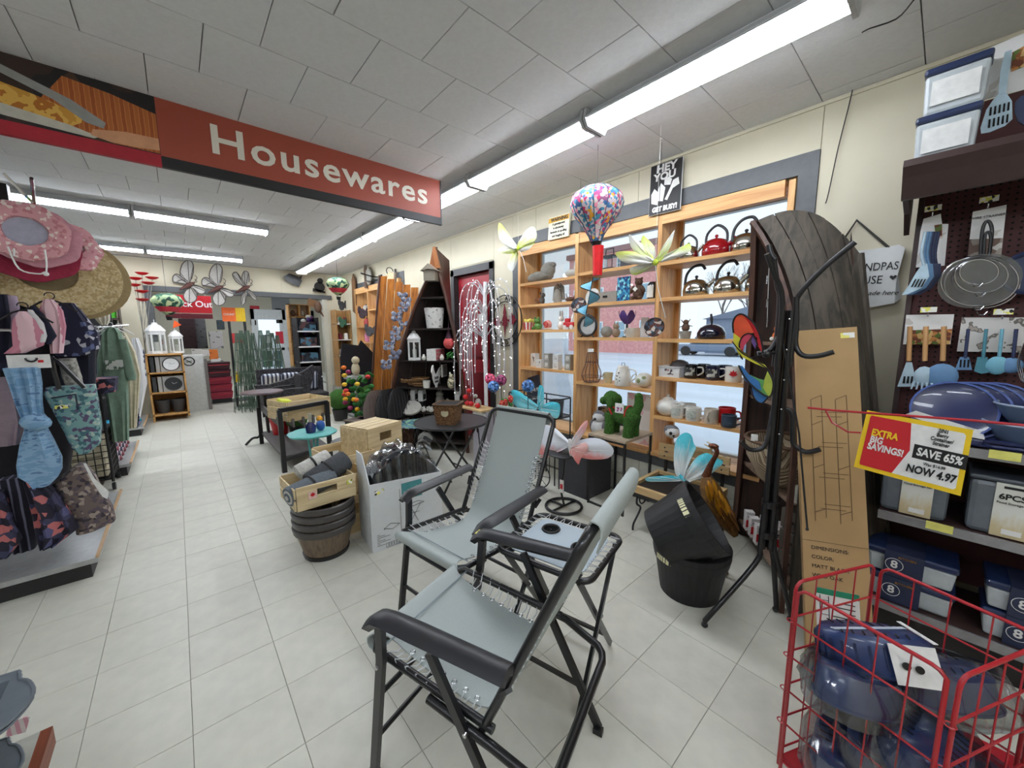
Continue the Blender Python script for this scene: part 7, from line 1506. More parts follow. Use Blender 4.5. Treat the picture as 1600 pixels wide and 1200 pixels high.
# plastic and mesh chairs beside the canoe
m_brp = mat('taupe_plastic', (98, 84, 78), .5)
for k in range(3):
    t = tg('stacking_chair', ['taupe ribbed plastic chair back in front of the dark stacked chairs', 'dark stacked chair behind the taupe one', 'rearmost dark stacked chair beside the canoe shelf'][k], 'chair', (1.75 + .14 * k, 4.42 - .01 * k, 0), .3, 'stacked chairs left of the canoe shelf'); mm = m_brp if k == 0 else mP
    pt('backrest', B().grid(lambda a, b: V((a - .5) * .42 * (1 - .25 * b ** 3), -.03 * cos((a - .5) * 3) + .06 * b, .44 + .36 * b * (1 - .35 * (2 * a - 1) ** 4)), 14, 10, t=.012), mm, t)
    for i in range(7): pt('rib', B().tube([((i - 3) * .05, -.05, .47), ((i - 3) * .045, .0, .74)], .004, 4), mP if k else mat('taupe_dark', (70, 60, 56), .5), t)
    pt('seat', B().box((0, .2, .42), (.42, .42, .025), bev=.008), mm, t)
    for a in (-.19, .19):
        for b in (.02, .38): pt('leg', B().cyl((a, b, .42), (a * 1.1, b, 0), .012, n=6), mK, t)
# wicker lounge, round table
m_wk = pat('dark_wicker', [(40, 38, 42), (60, 58, 64), (30, 28, 32)], 60, bump=.8)
t = tg('wicker_sofa', 'long dark wicker lounge with sloping arm and striped cushions', 'sofa', (1.5, 7.4, 0))
def pufY(Y0, rows, t_=.06, **k):
    rr = [((PY((l + r) / 2, v, Y0)).z, PY(l, v, Y0).x, PY(r, v, Y0).x) for v, l, r in rows]
    rr.sort(key=lambda q: q[0]); return B().puff(rr, (0, Y0, 0), (1, 0, 0), (0, 0, 1), t_, **k)
pt('arm_shell', B().prism([(PY(u, v, 7.3).x, PY(u, v, 7.3).z) for u, v in ((398, 602), (420, 601), (455, 590), (478, 577), (488, 570), (491, 578), (484, 606), (478, 640), (470, 640), (440, 625), (402, 616))], .10, (0, 7.3, 0), (1, 0, 0), (0, 0, 1)), m_wk, t, True)
pt('seat_base', B().b2((1.0, 7.35, .28), (2.0, 8.0, .42)), m_wk, t, True); pt('back_shell', B().b2((1.0, 7.95, .28), (2.05, 8.05, .85)), m_wk, t, True)
for a in (1.05, 1.95):
    for b in (7.4, 7.95): pt('leg', B().cyl((a, b, 0), (a, b, .3), .02, n=6), mK, t, True)
for k in range(3): solo('striped_cushion', ['left', 'middle', 'right'][k] + ' navy and white striped cushion on the dark wicker lounge', 'cushion', B().box((0, 0, .17), (.3, .12, .34), euler(.2), bev=.04), pat('stripe_navy', [(50, 56, 76), (190, 194, 204)], 5, 'wave'), (1.2 + .3 * k, 7.85, .44), group='cushions on the wicker lounge')
solo('yellow_cushion', 'yellow and red patterned cushion at the left end of the wicker lounge', 'cushion', B().box((0, 0, .06), (.34, .3, .12), bev=.03), pat('cushion_pattern', [(214, 180, 50), (180, 50, 50), (220, 200, 90)], 16), (1.2, 7.62, .425))
t = tg('round_table', 'round burgundy brown table on black curled iron legs', 'table', (.80, 6.0, 0)); pt('table_top', B().lathe([(0, .69), (.24, .69), (.25, .70), (.24, .715), (0, .715)], n=32), mat('table_burgundy', (84, 62, 66), .35), t)
for i in range(3): a = i * 2.09 + 1; pt('leg', B().tube(smo([(.05 * cos(a), .05 * sin(a), .69), (.06 * cos(a), .06 * sin(a), .15), (.16 * cos(a), .16 * sin(a), .09), (.24 * cos(a), .24 * sin(a), .012)], 4), .016, 7), mK, t)
t = tg('patio_chair', 'black framed patio chair between the round table and the wicker lounge', 'chair', (1.15, 6.6, 0)); pt('seat', B().box((0, 0, .42), (.46, .46, .03), bev=.008), m_wk, t); pt('backrest', B().box((.22, 0, .66), (.03, .44, .4), bev=.01), m_wk, t)
for a in (-.2, .22):
    for b in (-.2, .2): pt('leg', B().cyl((a, b, 0), (a, b, .64), .012, n=6), mK, t)
for b in (-.22, .22): pt('armrest', B().tube(smo([(-.2, b, .62), (0, b, .66), (.22, b, .66)], 3), .014, 6), mK, t)
# grey stand, plant bucket, planter by the corner
t = tg('plant_table', 'grey painted square plant stand near the corner', 'table', (2.35, 6.9, 0)); pt('table_top', B().box((0, 0, .70), (.34, .3, .05)), mat('weathered_grey', (150, 152, 150), .7), t); pt('post', B().box((0, 0, .36), (.07, .07, .66)), mat('weathered_grey'), t); pt('foot', B().box((0, 0, .02), (.28, .28, .04)), mat('weathered_grey'), t)
solo('black_pail', 'black tapered pail on the floor in front of the grey plant stand', 'pail', B().lathe([(0, 0), (.14, 0), (.18, .3), (.17, .3), (.13, .02), (0, .02)]), mP, (2.3, 6.4, 0))
for k, (x_, y_, r_) in enumerate(((2.0, 6.75, .18), (2.55, 6.8, .2))):
    t = tg('bush_plant', ['green round bush left of the grey plant stand', 'green round bush right of the grey plant stand'][k], 'plant', (x_, y_, 0)); pt('pot', B().lathe([(0, 0), (.1, 0), (.13, .2), (0, .2)]), mP, t); pt('foliage', grassy(B().ell((0, 0, .36), r_, 18)), m_grass, t)
t = tg('moose_statue', 'cream round animal statue standing on the grey plant stand', 'statue', (2.35, 6.9, .726)); pt('body', B().ell((0, 0, .12), (.07, .09, .12), 14).ell((0, -.02, .28), .07, 12), mat('cream_statue', (196, 184, 156), .7), t); pt('base', B().cyl((0, 0, 0), (0, 0, .02), .08), mS, t)
t = tg('black_horse_panel', 'black horse head cut out screen standing near the corner', 'ornament', (2.55, 7.4, 0)); pt('panel', B().prism([(-.3, 0), (.3, 0), (.32, 1.1), (.1, 1.35), (.05, 1.25), (-.25, 1.3), (-.3, 1.0)], .03, (0, 0, .0), (1, 0, 0), (0, 0, 1)), mat('black_felt', (20, 18, 26), .8), t); pt('stand', B().b2((-.3, -.15, 0), (.3, .15, .03)), mK, t)
t = tg('slat_fence', 'pale slatted garden panel in front of the far window', 'panel', (2.75, 6.7, 0))
for k in range(12): pt('slat', B().box((0, 0, .7 + k * .05), (.02, .6, .025)), mL, t)
for b in (-.28, .28): pt('post', B().box((0, b, .65), (.03, .03, 1.3)), mL, t)
# ware in the far window and on the right wall near the corner
cols_ = [(96, 70, 54), (190, 186, 176), (120, 60, 130), (60, 90, 70), (170, 60, 60), (210, 190, 120), (70, 70, 80), (200, 120, 150)]
names_ = ['first', 'second', 'third', 'fourth', 'fifth']
for zi, z_ in enumerate((1.95, 1.62, 1.3, .98)):
    for bi, (a, b) in enumerate(((6.297, 6.948), (6.987, 7.658), (7.697, 8.358))):
        for k in range(2):
            c_ = cols_[(zi * 3 + bi * 2 + k * 5) % 8]; y_ = a + .18 + .3 * k; h_ = .12 + .05 * ((zi + k + bi) % 3)
            t = tg('shelf_ornament', '%s coloured %s on the %s shelf of the %s bay of the far window' % (['brown', 'pale', 'purple', 'green', 'red', 'straw', 'slate', 'pink'][(zi * 3 + bi * 2 + k * 5) % 8], 'lidded pot' if k else 'rounded vase', ['top', 'upper', 'middle', 'lower'][zi], ['near', 'centre', 'far'][bi]), 'ornament', (3.08, y_, z_), 0, 'ornaments in the far window')
            pt('body', B().lathe([(0, 0), (.05, 0), (.07, h_ * .4), (.045, h_ * .8), (.05, h_), (0, h_)] if k == 0 else [(0, 0), (.06, 0), (.065, h_ * .7), (.03, h_), (0, h_)], n=14), mat('orn_%d' % c_[0], c_, .5, var=.3), t)
            if k: pt('knob', B().ell((0, 0, h_ + .012), .014, 8), mK, t)
def wallart(lab, u, v, xx, s, m, shape, nm='wall_ornament', par=None, yp=None):
    c = PX(u, v, xx) if yp is None else PY(u, v, yp); t = tg(nm, lab, 'ornament', c)
    ux = (0, -1, 0) if yp is None else (1, 0, 0)
    for i, sh_ in enumerate(shape): pt('silhouette', B().prism([(a * s, b * s) for a, b in sh_], .02, (0, 0, 0), ux, (0, 0, 1)), m[i % len(m)] if isinstance(m, list) else m, t)
    return t
leafs = [circ(1, 16, e=.55)]
t = wallart('tall brown carved wooden wing hanging on the right wall near the corner', 553, 455, 2.94, .12, [mat('carved_brown', (112, 78, 44), .6)], [[(-1, -3.5), (.4, -4), (1, -1), (.9, 2), (.2, 3), (-.7, 2), (-.8, 0)]])
t = wallart('pale feathered owl plaque beside a brown twig bundle high on the right wall', 575, 432, 2.9, .13, [mS, m_brownc], [circ(1, 14, .2, 0, 1.2), [(-1.4, -1.6), (-.6, -1.6), (-.5, 1.5), (-.9, 1.9), (-1.4, 1.2)]])
t = wallart('grey and cream cowhide shaped plaque on an iron arm near the far window', 610, 452, 2.6, .2, [mat('hide_cream', (196, 176, 140), .8), mat('hide_grey', (110, 96, 84), .8)], [[(-1, -1.2), (.6, -1.4), (.9, -.5), (.7, .4), (1, 1), (.2, 1.3), (-.8, 1.1), (-1, .2)], [(.9, -1.3), (1.15, -.5), (1.0, .4), (1.2, 1.1), (.9, 1.2), (.75, .4), (.95, -.5)]])
t = tg('sign_bracket', 'black scrolled iron bracket on the wall above the golden plank boat', 'bracket', PX(625, 425, 2.9)); q0 = PX(618, 432, 2.95); pt('arm', B().tube(smo([q0, q0 + V(-.35, .0, -.04), q0 + V(-.6, 0, .0)], 4), .012, 6).tube(arc(q0 + V(-.1, 0, .08), .06, 0, 5, 10), .008, 5), mK, t, True); pt('plate', B().box(q0, (.02, .05, .25)), mK, t, True)
t = tg('sign_bracket', 'long black iron bracket over the far window', 'bracket', PX(590, 430, 2.9)); q0 = PX(596, 436, 2.95); pt('arm', B().tube([q0, q0 + V(-.1, .25, -.03), q0 + V(-.1, .5, .01)], .012, 6), mK, t, True); pt('plate', B().box(q0, (.02, .05, .16)), mK, t, True)
for lab, u, v, sh_ in (('black metal owl silhouette on the back wall nearer the corner', 499, 446, [circ(1, 12, 0, -.3), circ(.55, 10, .2, .9), [(-1.3, -1.2), (1, -1.5), (1, -1.1), (-1.2, -.6)]]), ('black fish skull shaped metal ornament on the back wall left of the owl', 458, 436, [[(-1.6, .3), (-.6, 1), (.8, .6), (1.5, -.2), (.9, -1.4), (-.2, -1), (-1.2, -.4)], [(.9, .3), (1.6, .9), (1.4, .1)]])):
    wallart(lab, u, v, 0, .11, mK, sh_, yp=9.22)
for k, (u, v, rgb, lab) in enumerate(((534, 478, (30, 30, 32), 'dark bear cut out hung beside the corner shelves'), (535, 505, (30, 80, 50), 'green fish shaped ornament beside the corner shelves'), (566, 490, (60, 40, 50), 'dark bird cut out hanging in the far window'), (577, 518, (70, 70, 74), 'grey round loon plate hanging in the far window'))):
    wallart(lab, u, v, 2.6, .15, mat('cutout_%d' % k, rgb, .6), [circ(1, 14, 0, 0, .6), circ(.45, 10, -.9, .5), [(.8, 0), (1.6, .6), (1.5, -.4)]])
# corner shelf unit
t = tg('corner_shelf', 'tan wooden shelf unit with jars in the back right corner', 'shelving', (2.82, 9.0, 0)); m_tan = wood('tan_board', (176, 136, 84), (150, 110, 64), .6)
pt('back_panel', B().b2((2.66, 9.2, .3), (2.98, 9.22, 2.0)), m_tan, t, True)
for a in (2.66, 2.96): pt('side_panel', B().b2((a, 8.85, .0), (a + .02, 9.22, 2.0)), m_tan, t, True)
for z_ in (.3, .65, 1.0, 1.35, 1.7): pt('shelf', B().b2((2.66, 8.85, z_ - .02), (2.98, 9.22, z_)), mW, t, True)
pt('base_cabinet', B().b2((2.6, 8.7, 0), (2.98, 9.22, .29)), mS, t, True)
for zi, z_ in enumerate((.65, 1.0, 1.35, 1.7)):
    for k in range(2): solo('candle_jar', '%s jar on the %s shelf of the corner unit' % (['dark red', 'pale'][k], ['lowest', 'second', 'third', 'top'][zi]), 'jar', B().lathe([(0, 0), (.045, 0), (.045, .12), (.03, .14), (0, .14)], n=12), (m_burg, mC)[(k + zi) % 2], (2.76 + .12 * k, 8.95, z_), group='jars in the corner unit')
# hanging pieces
bl = tg('balloon_twister', 'pink and blue flowered hot air balloon wind twister hanging near the window', 'wind spinner', (2.4, 1.78, 1.55)); BX, BY = 2.4, 1.78
m_bal = pat('balloon_flowers', [(222, 214, 210, 2), (220, 70, 120), (238, 150, 170), (80, 150, 180), (60, 100, 150), (236, 190, 200), (150, 90, 130)], 45)
bt_ = PX(934, 292, BX).z; bb_ = PX(934, 378, BX).z; hh = bt_ - bb_
prof = [(.038, 0), (.055, .12), (.10, .3), (.16, .5), (.19, .68), (.175, .84), (.11, .96), (.0, 1.0)]
for k in range(12):
    a0 = 2 * PI * k / 12; pt('gore', B().grid(lambda u, v: (lambda i, f, a: V(BX, BY, bb_) + V(cos(a), sin(a), 0) * ((prof[i][0] * (1 - f) + prof[i + 1][0] * f) * (1 + .03 * sin(PI * u))) + V(0, 0, hh * (prof[i][1] * (1 - f) + prof[i + 1][1] * f)))(min(6, int(v * 7)), v * 7 - min(6, int(v * 7)), a0 + u * 2 * PI / 12), 3, 14, t=.002), m_bal if k % 2 else pat('balloon_flowers2', [(214, 200, 206, 2), (200, 60, 110), (90, 160, 190), (238, 170, 60), (70, 120, 170)], 50), bl, True)
    pt('seam', B().tube([V(BX + cos(a0) * (r_ + .002), BY + sin(a0) * (r_ + .002), bb_ + hh * z_) for r_, z_ in prof], .003, 4), mat('seam_teal', (40, 90, 110), .6), bl, True)
pt('neck_ring', B().ring((BX, BY, bb_), .038, .006, 16, 5).cyl((BX, BY, bb_ - .06), (BX, BY, bb_), .02, .036, 12), mK, bl, True)
pt('red_basket', B().cyl((BX, BY - .02, bb_ - .24), (BX, BY - .02, bb_ - .03), .034, .042, 12), mat('basket_red', (226, 20, 30), .5), bl, True)
pt('cord', B().cyl((BX, BY, bt_), (BX, BY, CEIL + .0), .0015, n=4), mK, bl, True)
tw0 = bb_ - .25; TL = tw0 - PX(914, 510, BX).z; m_tw = mat('twister_blue', (120, 186, 214), .6)
tw = lambda u, v: V(BX, BY + .02, tw0 - v * TL) + V(cos(v * 13), sin(v * 13), 0) * u * (.085 * (1 - v * .2)) + V(0, .08 * v, 0)
pt('twister', B().grid(tw, 2, 40, t=.002), m_tw, bl, True)
for u_ in (0, 1): pt('twister_edge', B().tube([tw(u_, i / 40) for i in range(41)], .004, 4), mK, bl, True)
def balloon2(u, v, Y, s, lab):
    c = PY(u, v, Y); t = tg('balloon_spinner', lab, 'wind spinner', c)
    pt('balloon', B().lathe([(.04, -.17), (.10, -.12), (.2, 0), (.22, .06), (.17, .14), (.08, .18), (0, .19)], n=24), pat('green_mosaic', [(40, 90, 70), (190, 200, 150), (30, 60, 50), (150, 170, 130)], 16), t)
    pt('red_band', B().lathe([(.11, -.115), (.175, -.04), (.17, -.045), (.105, -.12)], n=24), mat('balloon_red', (190, 40, 60), .6), t); pt('basket', B().cyl((0, 0, -.26), (0, 0, -.20), .035, .045), m_dark, t); pt('cord', B().cyl((0, 0, .18), (0, 0, (CEIL - c.z) / s), .003, n=4), mK, t)
    for k in range(3): a = k * 2.09; pt('line', B().cyl((.04 * cos(a), .04 * sin(a), -.2), (.04 * cos(a), .04 * sin(a), -.16), .003, n=4), mK, t)
    t.scale = (s,) * 3
balloon2(528, 448, 7.0, .85, 'green mosaic balloon spinner hanging in the back right corner'); balloon2(262, 476, 8.3, .95, 'dark green balloon spinner hanging at the left of the opening')
m_lime = grad('paper_lime', (222, 222, 214), (206, 218, 110), 2, .3, .9); m_lime2 = grad('paper_lime_low', (208, 220, 110), (226, 226, 220), 2, .1, .8)
def limeflower(cu, cv, xx, petals, lab):
    c = PX(cu, cv, xx); t = tg('paper_flower', lab, 'flower', c)
    for i, px in enumerate(petals): wing('petal', px, xx + .012 * i, m_lime if i % 2 == 0 else m_lime2, t, .02, rootpx=(cu, cv))
    pt('centre', B().ell(c, (.02, .022, .022), 10), mat('lime_centre', (180, 200, 60), .8), t, True); return t
t = limeflower(1024, 410, 2.5, [[(1022, 405), (1008, 398), (985, 393), (962, 395), (972, 408), (995, 413), (1018, 412)], [(1022, 402), (1008, 385), (990, 372), (983, 366), (986, 385), (1000, 402), (1018, 410)], [(1024, 402), (1022, 385), (1012, 374), (1005, 368), (1002, 380), (1010, 398)], [(1028, 404), (1040, 385), (1052, 365), (1054, 360), (1048, 385), (1034, 408)], [(1028, 408), (1045, 395), (1062, 388), (1077, 380), (1079, 392), (1060, 402), (1034, 410)], [(1020, 412), (1000, 414), (984, 420), (990, 430), (1008, 424), (1022, 414)]], 'large white and lime paper flower hanging in front of the middle window bay')
pt('stem', B().tube([PX(1024, 412, 2.5), PX(1028, 450, 2.52), PX(1040, 497, 2.6)], .003, 5), m_tag, t, True); q = PX(1024, 405, 2.5); pt('cord', B().cyl(q, (q.x, q.y, CEIL), .001, n=4), m_tag, t, True)
t = limeflower(810, 388, 2.6, [[(808, 384), (798, 370), (785, 352), (779, 350), (780, 372), (790, 384), (804, 390)], [(810, 384), (820, 362), (832, 354), (838, 362), (836, 376), (818, 388)], [(812, 388), (824, 380), (836, 378), (826, 390), (814, 394)], [(806, 390), (790, 386), (778, 390), (786, 396), (802, 396)], [(808, 392), (798, 402), (793, 416), (800, 424), (806, 414), (810, 396)]], 'large lime paper flower hanging left of the window bays')
q = PX(810, 386, 2.6); pt('cord', B().cyl(q, (q.x, q.y, CEIL), .001, n=4), m_tag, t, True); pt('stem', B().tube([q, PX(818, 405, 2.62), PX(822, 425, 2.66)], .003, 5), m_tag, t, True)
for k, (u, v, lab, xx) in enumerate(((904, 477, 'round dark mosaic disc hanging left of the blue twister', 2.8), (1022, 511, 'round dark mosaic disc hanging under the large lime flower', 2.72))):
    c = PX(u, v, xx); t = tg('mosaic_disc', lab, 'ornament', c); pt('disc', B().lathe([(0, -.012), (.07, -.008), (.075, 0), (.07, .008), (0, .012)], n=28, rot=euler(0, PI / 2 + .25, .3)), pat('dark_mosaic', [(40, 30, 34), (90, 50, 40), (60, 80, 100), (190, 180, 170), (30, 30, 36)], 45, rough=.3), t)
    pt('cord', B().cyl((0, 0, .07), (0, 0, CEIL - c.z), .0015, n=4), mK, t)
# grey wire butterflies on the beam of the opening
m_bw = mat('butterfly_mesh_grey', (176, 172, 166), .6, alpha=.95); m_bw2 = mat('butterfly_rib', (90, 84, 80), .6); m_bb = mat('butterfly_body', (80, 44, 38), .6)
def bfly(cu, cv, s, lab, three=False):
    Y = 9.2; t = tg('metal_butterfly', lab, 'butterfly', PY(cu, cv, Y), 0, None)
    W_ = [[(-3, 3), (-12, 8), (-24, 3), (-26, 12), (-20, 17), (-10, 12)], [(-2, 5), (-14, 14), (-12, 30), (-3, 38), (5, 33), (6, 20), (3, 8)], [(2, -3), (-8, -12), (-8, -22), (0, -28), (10, -24), (12, -12), (8, -4)], [(4, 0), (14, -2), (24, -8), (22, -14), (12, -13), (6, -6)]]
    if three: W_ = [[(-3, 3), (-14, 10), (-21, 22), (-14, 26), (-6, 14)], [(0, 4), (-6, 16), (-2, 27), (5, 24), (6, 10)], [(0, -3), (-6, -14), (-6, -28), (0, -24), (3, -10)], [(3, -1), (12, -8), (20, -20), (12, -18), (5, -8)]]
    for i, w_ in enumerate(W_):
        P = smo([PY(cu + a * s, cv - b * s, Y - .03 * i) for a, b in w_], 3); c = PY(cu, cv, Y - .03 * i); n = len(P) - 1
        q = pt('wing', B().grid(lambda a, b: c.lerp(P[round(a * n)], b) + V(0, -.05 * b * (i % 2), 0), n, 2, t=.004), m_bw, t, True)
        pt('edge_wire', B().tube([p + V(0, -.05 * (i % 2) - .006, 0) for p in P], .007, 4).tube([c + V(0, -.008, 0), P[n // 2] + V(0, -.05 * (i % 2) - .008, 0)], .005, 4).tube([c + V(0, -.008, 0), P[n // 4] + V(0, -.05 * (i % 2) - .008, 0)], .005, 4).tube([c + V(0, -.008, 0), P[3 * n // 4] + V(0, -.05 * (i % 2) - .008, 0)], .005, 4), m_bw2, q, True)
    pt('body', B().tube([PY(cu - 16 * s, cv + 8 * s, Y - .08), PY(cu, cv, Y - .1), PY(cu + 7 * s, cv - 3 * s, Y - .08)], [.01, .045, .02], 8), m_bb, t, True)
    for k in (5, 11): pt('antenna', B().tube(smo([PY(cu + 7 * s, cv - 3 * s, Y - .08), PY(cu + 12 * s, cv - k * s, Y - .08), PY(cu + 8 * s, cv - (k + 4) * s, Y - .08)], 3), .005, 4), m_bw2, t, True)
bfly(296, 445, 1.0, 'left one of the grey wire butterflies over the opening beam'); bfly(341, 450, .98, 'middle one of the grey wire butterflies over the opening beam'); bfly(383, 450, .95, 'right one of the grey wire butterflies, narrow raised wings', True)
# clothing gondola at the left
m_deck = mat('deck_metal', (176, 178, 178), .35, metal=.4); m_kick = mat('kick_charcoal', (44, 42, 44), .6)
def endcap(y0, y1, lab, x1=-.48, zt=.13, panel=1.6):
    t = tg('display_platform', lab, 'shelving', (x1 - .6, (y0 + y1) / 2, 0), 0, None)
    pt('kick_plate', B().b2((-3.4, y0 + .04, 0), (x1 - .04, y1 - .04, zt - .03)), m_kick, t, True); pt('deck', B().b2((-3.4, y0, zt - .03), (x1, y1, zt)), m_deck, t, True)
    pt('price_rail', B().b2((x1 - .012, y0, zt), (x1 + .004, y1, zt + .012)), mat('rail_orange', (186, 150, 110), .5), t, True)
    pt('back_panel', B().b2((-3.4, (y0 + y1) / 2 - .02, zt), (x1 - .25, (y0 + y1) / 2 + .02, panel)), mat('panel_dark', (34, 32, 36), .8), t, True)
    for x_ in (x1 - .25, -1.6, -3.4): pt('upright', B().b2((x_, (y0 + y1) / 2 - .03, zt), (x_ + .03, (y0 + y1) / 2 + .03, panel + .05)), mK, t, True)
    return t
endcap(3.28, 4.62, 'near grey metal display base full of hanging clothes and bags', panel=2.35); endcap(5.55, 6.7, 'second display base with striped goods on its edge', panel=1.5); endcap(7.7, 8.9, 'third display base holding blue sandals near the shirts', panel=2.0)
def fabric(n, rgb, **k): return mat(n, rgb, .9, var=.12, scale=20, bump=.25, bscale=60, **k)
m_denim = pat('denim_knit', [(120, 160, 196, 2), (140, 176, 206, 2), (96, 130, 170)], 14, 'noise', stretch=(1, 1, 3), bump=.2); m_pink = pat('pink_stripe', [(226, 190, 198), (196, 128, 146)], 9, 'wave', stretch=(.3, 1, 3.2)); m_nvf = pat('navy_floral', [(34, 36, 62, 8), (190, 190, 200), (90, 100, 140)], 34)
m_flr = pat('dark_floral', [(34, 32, 50, 5), (190, 110, 110), (90, 90, 130), (60, 60, 90, 2)], 26); m_tlf = pat('teal_floral', [(120, 160, 160, 3), (70, 110, 120), (170, 190, 180), (90, 80, 110)], 60); m_brf = pat('brown_floral', [(110, 96, 92, 3), (160, 146, 136), (60, 52, 60), (90, 80, 90)], 55)
m_blkf = fabric('black_cloth', (26, 24, 30)); m_sage = fabric('sage_cloth', (122, 148, 130)); m_crmf = fabric('cream_cloth', (206, 198, 172)); m_lilac = fabric('lilac_cloth', (176, 160, 180)); m_strw = pat('straw_weave', [(196, 176, 130), (176, 154, 108), (206, 190, 148)], 90, bump=.3); m_bra = fabric('lace_white', (206, 206, 206))
def soft(nm, lab, cat, Y, rows, th, m, grp=None, **k):
    c = PY((rows[0][1] + rows[0][2]) / 2, rows[0][0], Y); t = tg(nm, lab, cat, (c.x, Y, c.z), 0, grp); pt('body', pufY(Y, rows, th, **k), m, t, True); return t
G_ = 'clothes on the near display'
# rails
t = tg('clothes_rail', 'chrome hanging arms and rails of the near clothes display', 'rail', (-.8, 3.6, 1.55))
for (p, q) in (((-.62, 3.42, 1.50), (-1.8, 3.42, 1.50)), ((-.75, 3.44, 1.26), (-1.8, 3.44, 1.26)), ((-.60, 3.6, 1.49), (-.60, 3.95, 1.49)), ((-.5, 3.3, 2.3), (-.62, 4.0, 2.12))): pt('rod', B().cyl(p, q, .008, n=6), m_chrome, t, True)
def loop(t, u, v, Y, m, r_=.02): c = PY(u, v, Y); pt('hanger', B().tube(smo([c + V(-.1, 0, -.07), c + V(0, 0, 0), c + V(.1, 0, -.07)], 3), .005, 5).tube(arc(c + V(0, 0, .02), .02, -1.57, 3.1, 8), .003, 5), m, t, True)
soft('floral_garment', 'navy floral blouse hanging behind the striped tops', 'clothing', 3.72, [(474, 95, 118), (500, 85, 140), (520, 80, 155), (545, 82, 157), (556, 90, 135)], .14, m_nvf, G_, rip=.012, nr=5)
soft('black_trousers', 'black clothes hanging in a dark row at the back of the near display', 'clothing', 3.8, [(480, -60, 60), (560, -60, 130), (620, -60, 130), (690, -60, 120), (760, -60, 110)], .2, m_blkf, G_, rip=.02, nr=9)
soft('dark_skirt', 'dark navy cloth hanging below the floral blouse', 'clothing', 3.75, [(545, 90, 150), (600, 95, 150), (640, 110, 148)], .1, fabric('midnight_cloth', (26, 28, 44)), G_, rip=.01, nr=4)
soft('navy_blouse', 'dark navy top at the left picture edge', 'clothing', 3.5, [(460, -30, 14), (500, -30, 20), (560, -30, 16), (580, -30, 10)], .1, fabric('navy_cloth', (30, 32, 52)), G_, rip=.01)
soft('lilac_blouse', 'lilac top beside the pink striped top', 'clothing', 3.5, [(462, 8, 26), (480, 14, 30), (520, 14, 26)], .05, m_lilac, G_)
t = soft('striped_blouse', 'front pink and white striped top hung on a black hanger', 'clothing', 3.36, [(487, 32, 44), (500, 22, 60), (520, 20, 72), (540, 22, 68), (552, 8, 40)], .09, m_pink, G_, rip=.008, nr=4); loop(t, 36, 484, 3.36, mK)
pt('lace_panel', pufY(3.35, [(484, 44, 50), (505, 48, 68), (525, 58, 73), (535, 60, 70)], .05), m_bra, t, True)
t = soft('striped_blouse', 'rear pink and white striped top half hidden by a dark one', 'clothing', 3.44, [(468, 70, 84), (485, 62, 98), (510, 66, 103), (535, 78, 100), (552, 80, 98)], .08, m_pink, G_, rip=.008, nr=4); loop(t, 78, 468, 3.44, mK)
soft('navy_sleeve', 'dark navy pad shaped garment between the two pink striped tops', 'clothing', 3.40, [(478, 48, 56), (500, 60, 76), (525, 72, 89), (538, 72, 80)], .05, fabric('navy_cloth', (30, 32, 52)), G_)
t = soft('denim_scarf', 'light blue denim shirt knotted in the middle, hanging in front', 'clothing', 3.33, [(574, 6, 62), (600, 16, 66), (630, 26, 66), (648, 34, 68), (655, 36, 74), (668, 40, 72), (690, 32, 84), (720, 26, 98), (738, 28, 98), (748, 44, 92), (758, 52, 80)], .10, m_denim, G_, rip=.014, nr=3)
pt('knot', B().ell(PY(56, 660, 3.28), (.06, .05, .045), 14, rot=euler(0, .3, 0)), m_denim, t, True)
t = tg('price_sign', 'small white price card on the rail above the denim shirt', 'sign', PY(46, 565, 3.30)); pt('card', B().box((0, 0, 0), (.15, .004, .075)), mW, t); pt('hook', B().tube(arc((.01, -.012, .02), .02, PI, 2 * PI, 6), .005, 5), mK, t); pt('red_print', B().box((.04, -.003, .0), (.02, .001, .014)), m_mred, t)
soft('grey_bag', 'dusky pink and grey bags hanging at the left picture edge', 'bag', 3.4, [(590, -20, 24), (620, -20, 30), (660, -20, 38), (695, -20, 34)], .12, fabric('dusky_cloth', (150, 132, 142)), G_, rip=.01)
t = soft('tote_bag', 'teal and white patterned tote bag with black handles', 'bag', 3.42, [(603, 72, 150), (612, 68, 152), (640, 84, 156), (670, 100, 160), (695, 112, 158), (706, 124, 142)], .12, m_tlf, G_, rip=.004)
pt('handle', B().tube([PY(92, 608, 3.36), PY(84, 580, 3.36), PY(80, 556, 3.38), PY(92, 566, 3.36), PY(132, 606, 3.34)], .012, 5), mK, t, True); pt('pocket_zip', B().tube([PY(80, 622, 3.35), PY(118, 616, 3.35), PY(122, 640, 3.35)], .005, 5), mat('zip_navy', (40, 50, 70), .6), t, True); pt('price_tag', B().box(PY(96, 636, 3.34), (.05, .003, .02)), m_tagy, t, True)
soft('tweed_bag', 'grey tweed bag behind the teal tote handles', 'bag', 3.56, [(560, 92, 118), (590, 98, 128), (604, 104, 130)], .08, pat('tweed', [(150, 148, 140), (120, 118, 112), (176, 174, 166)], 60), G_)
soft('brown_bag', 'brown flowered bag at the right end of the lowest row', 'bag', 3.42, [(726, 118, 132), (748, 82, 150), (770, 98, 160), (800, 112, 178), (818, 118, 182), (828, 120, 150)], .14, m_brf, G_, rip=.005)
soft('dark_floral_bag', 'dark floral dress hanging low with pink flowers', 'clothing', 3.36, [(748, 38, 66), (770, 44, 90), (800, 52, 108), (830, 56, 126), (852, 64, 90)], .12, m_flr, G_, rip=.014, nr=4)
soft('dark_floral_bag', 'second dark floral dress at the left picture edge', 'clothing', 3.36, [(770, -30, 6), (820, -30, 22), (850, -30, 36), (872, -30, 18)], .10, m_flr, G_, rip=.014, nr=3)
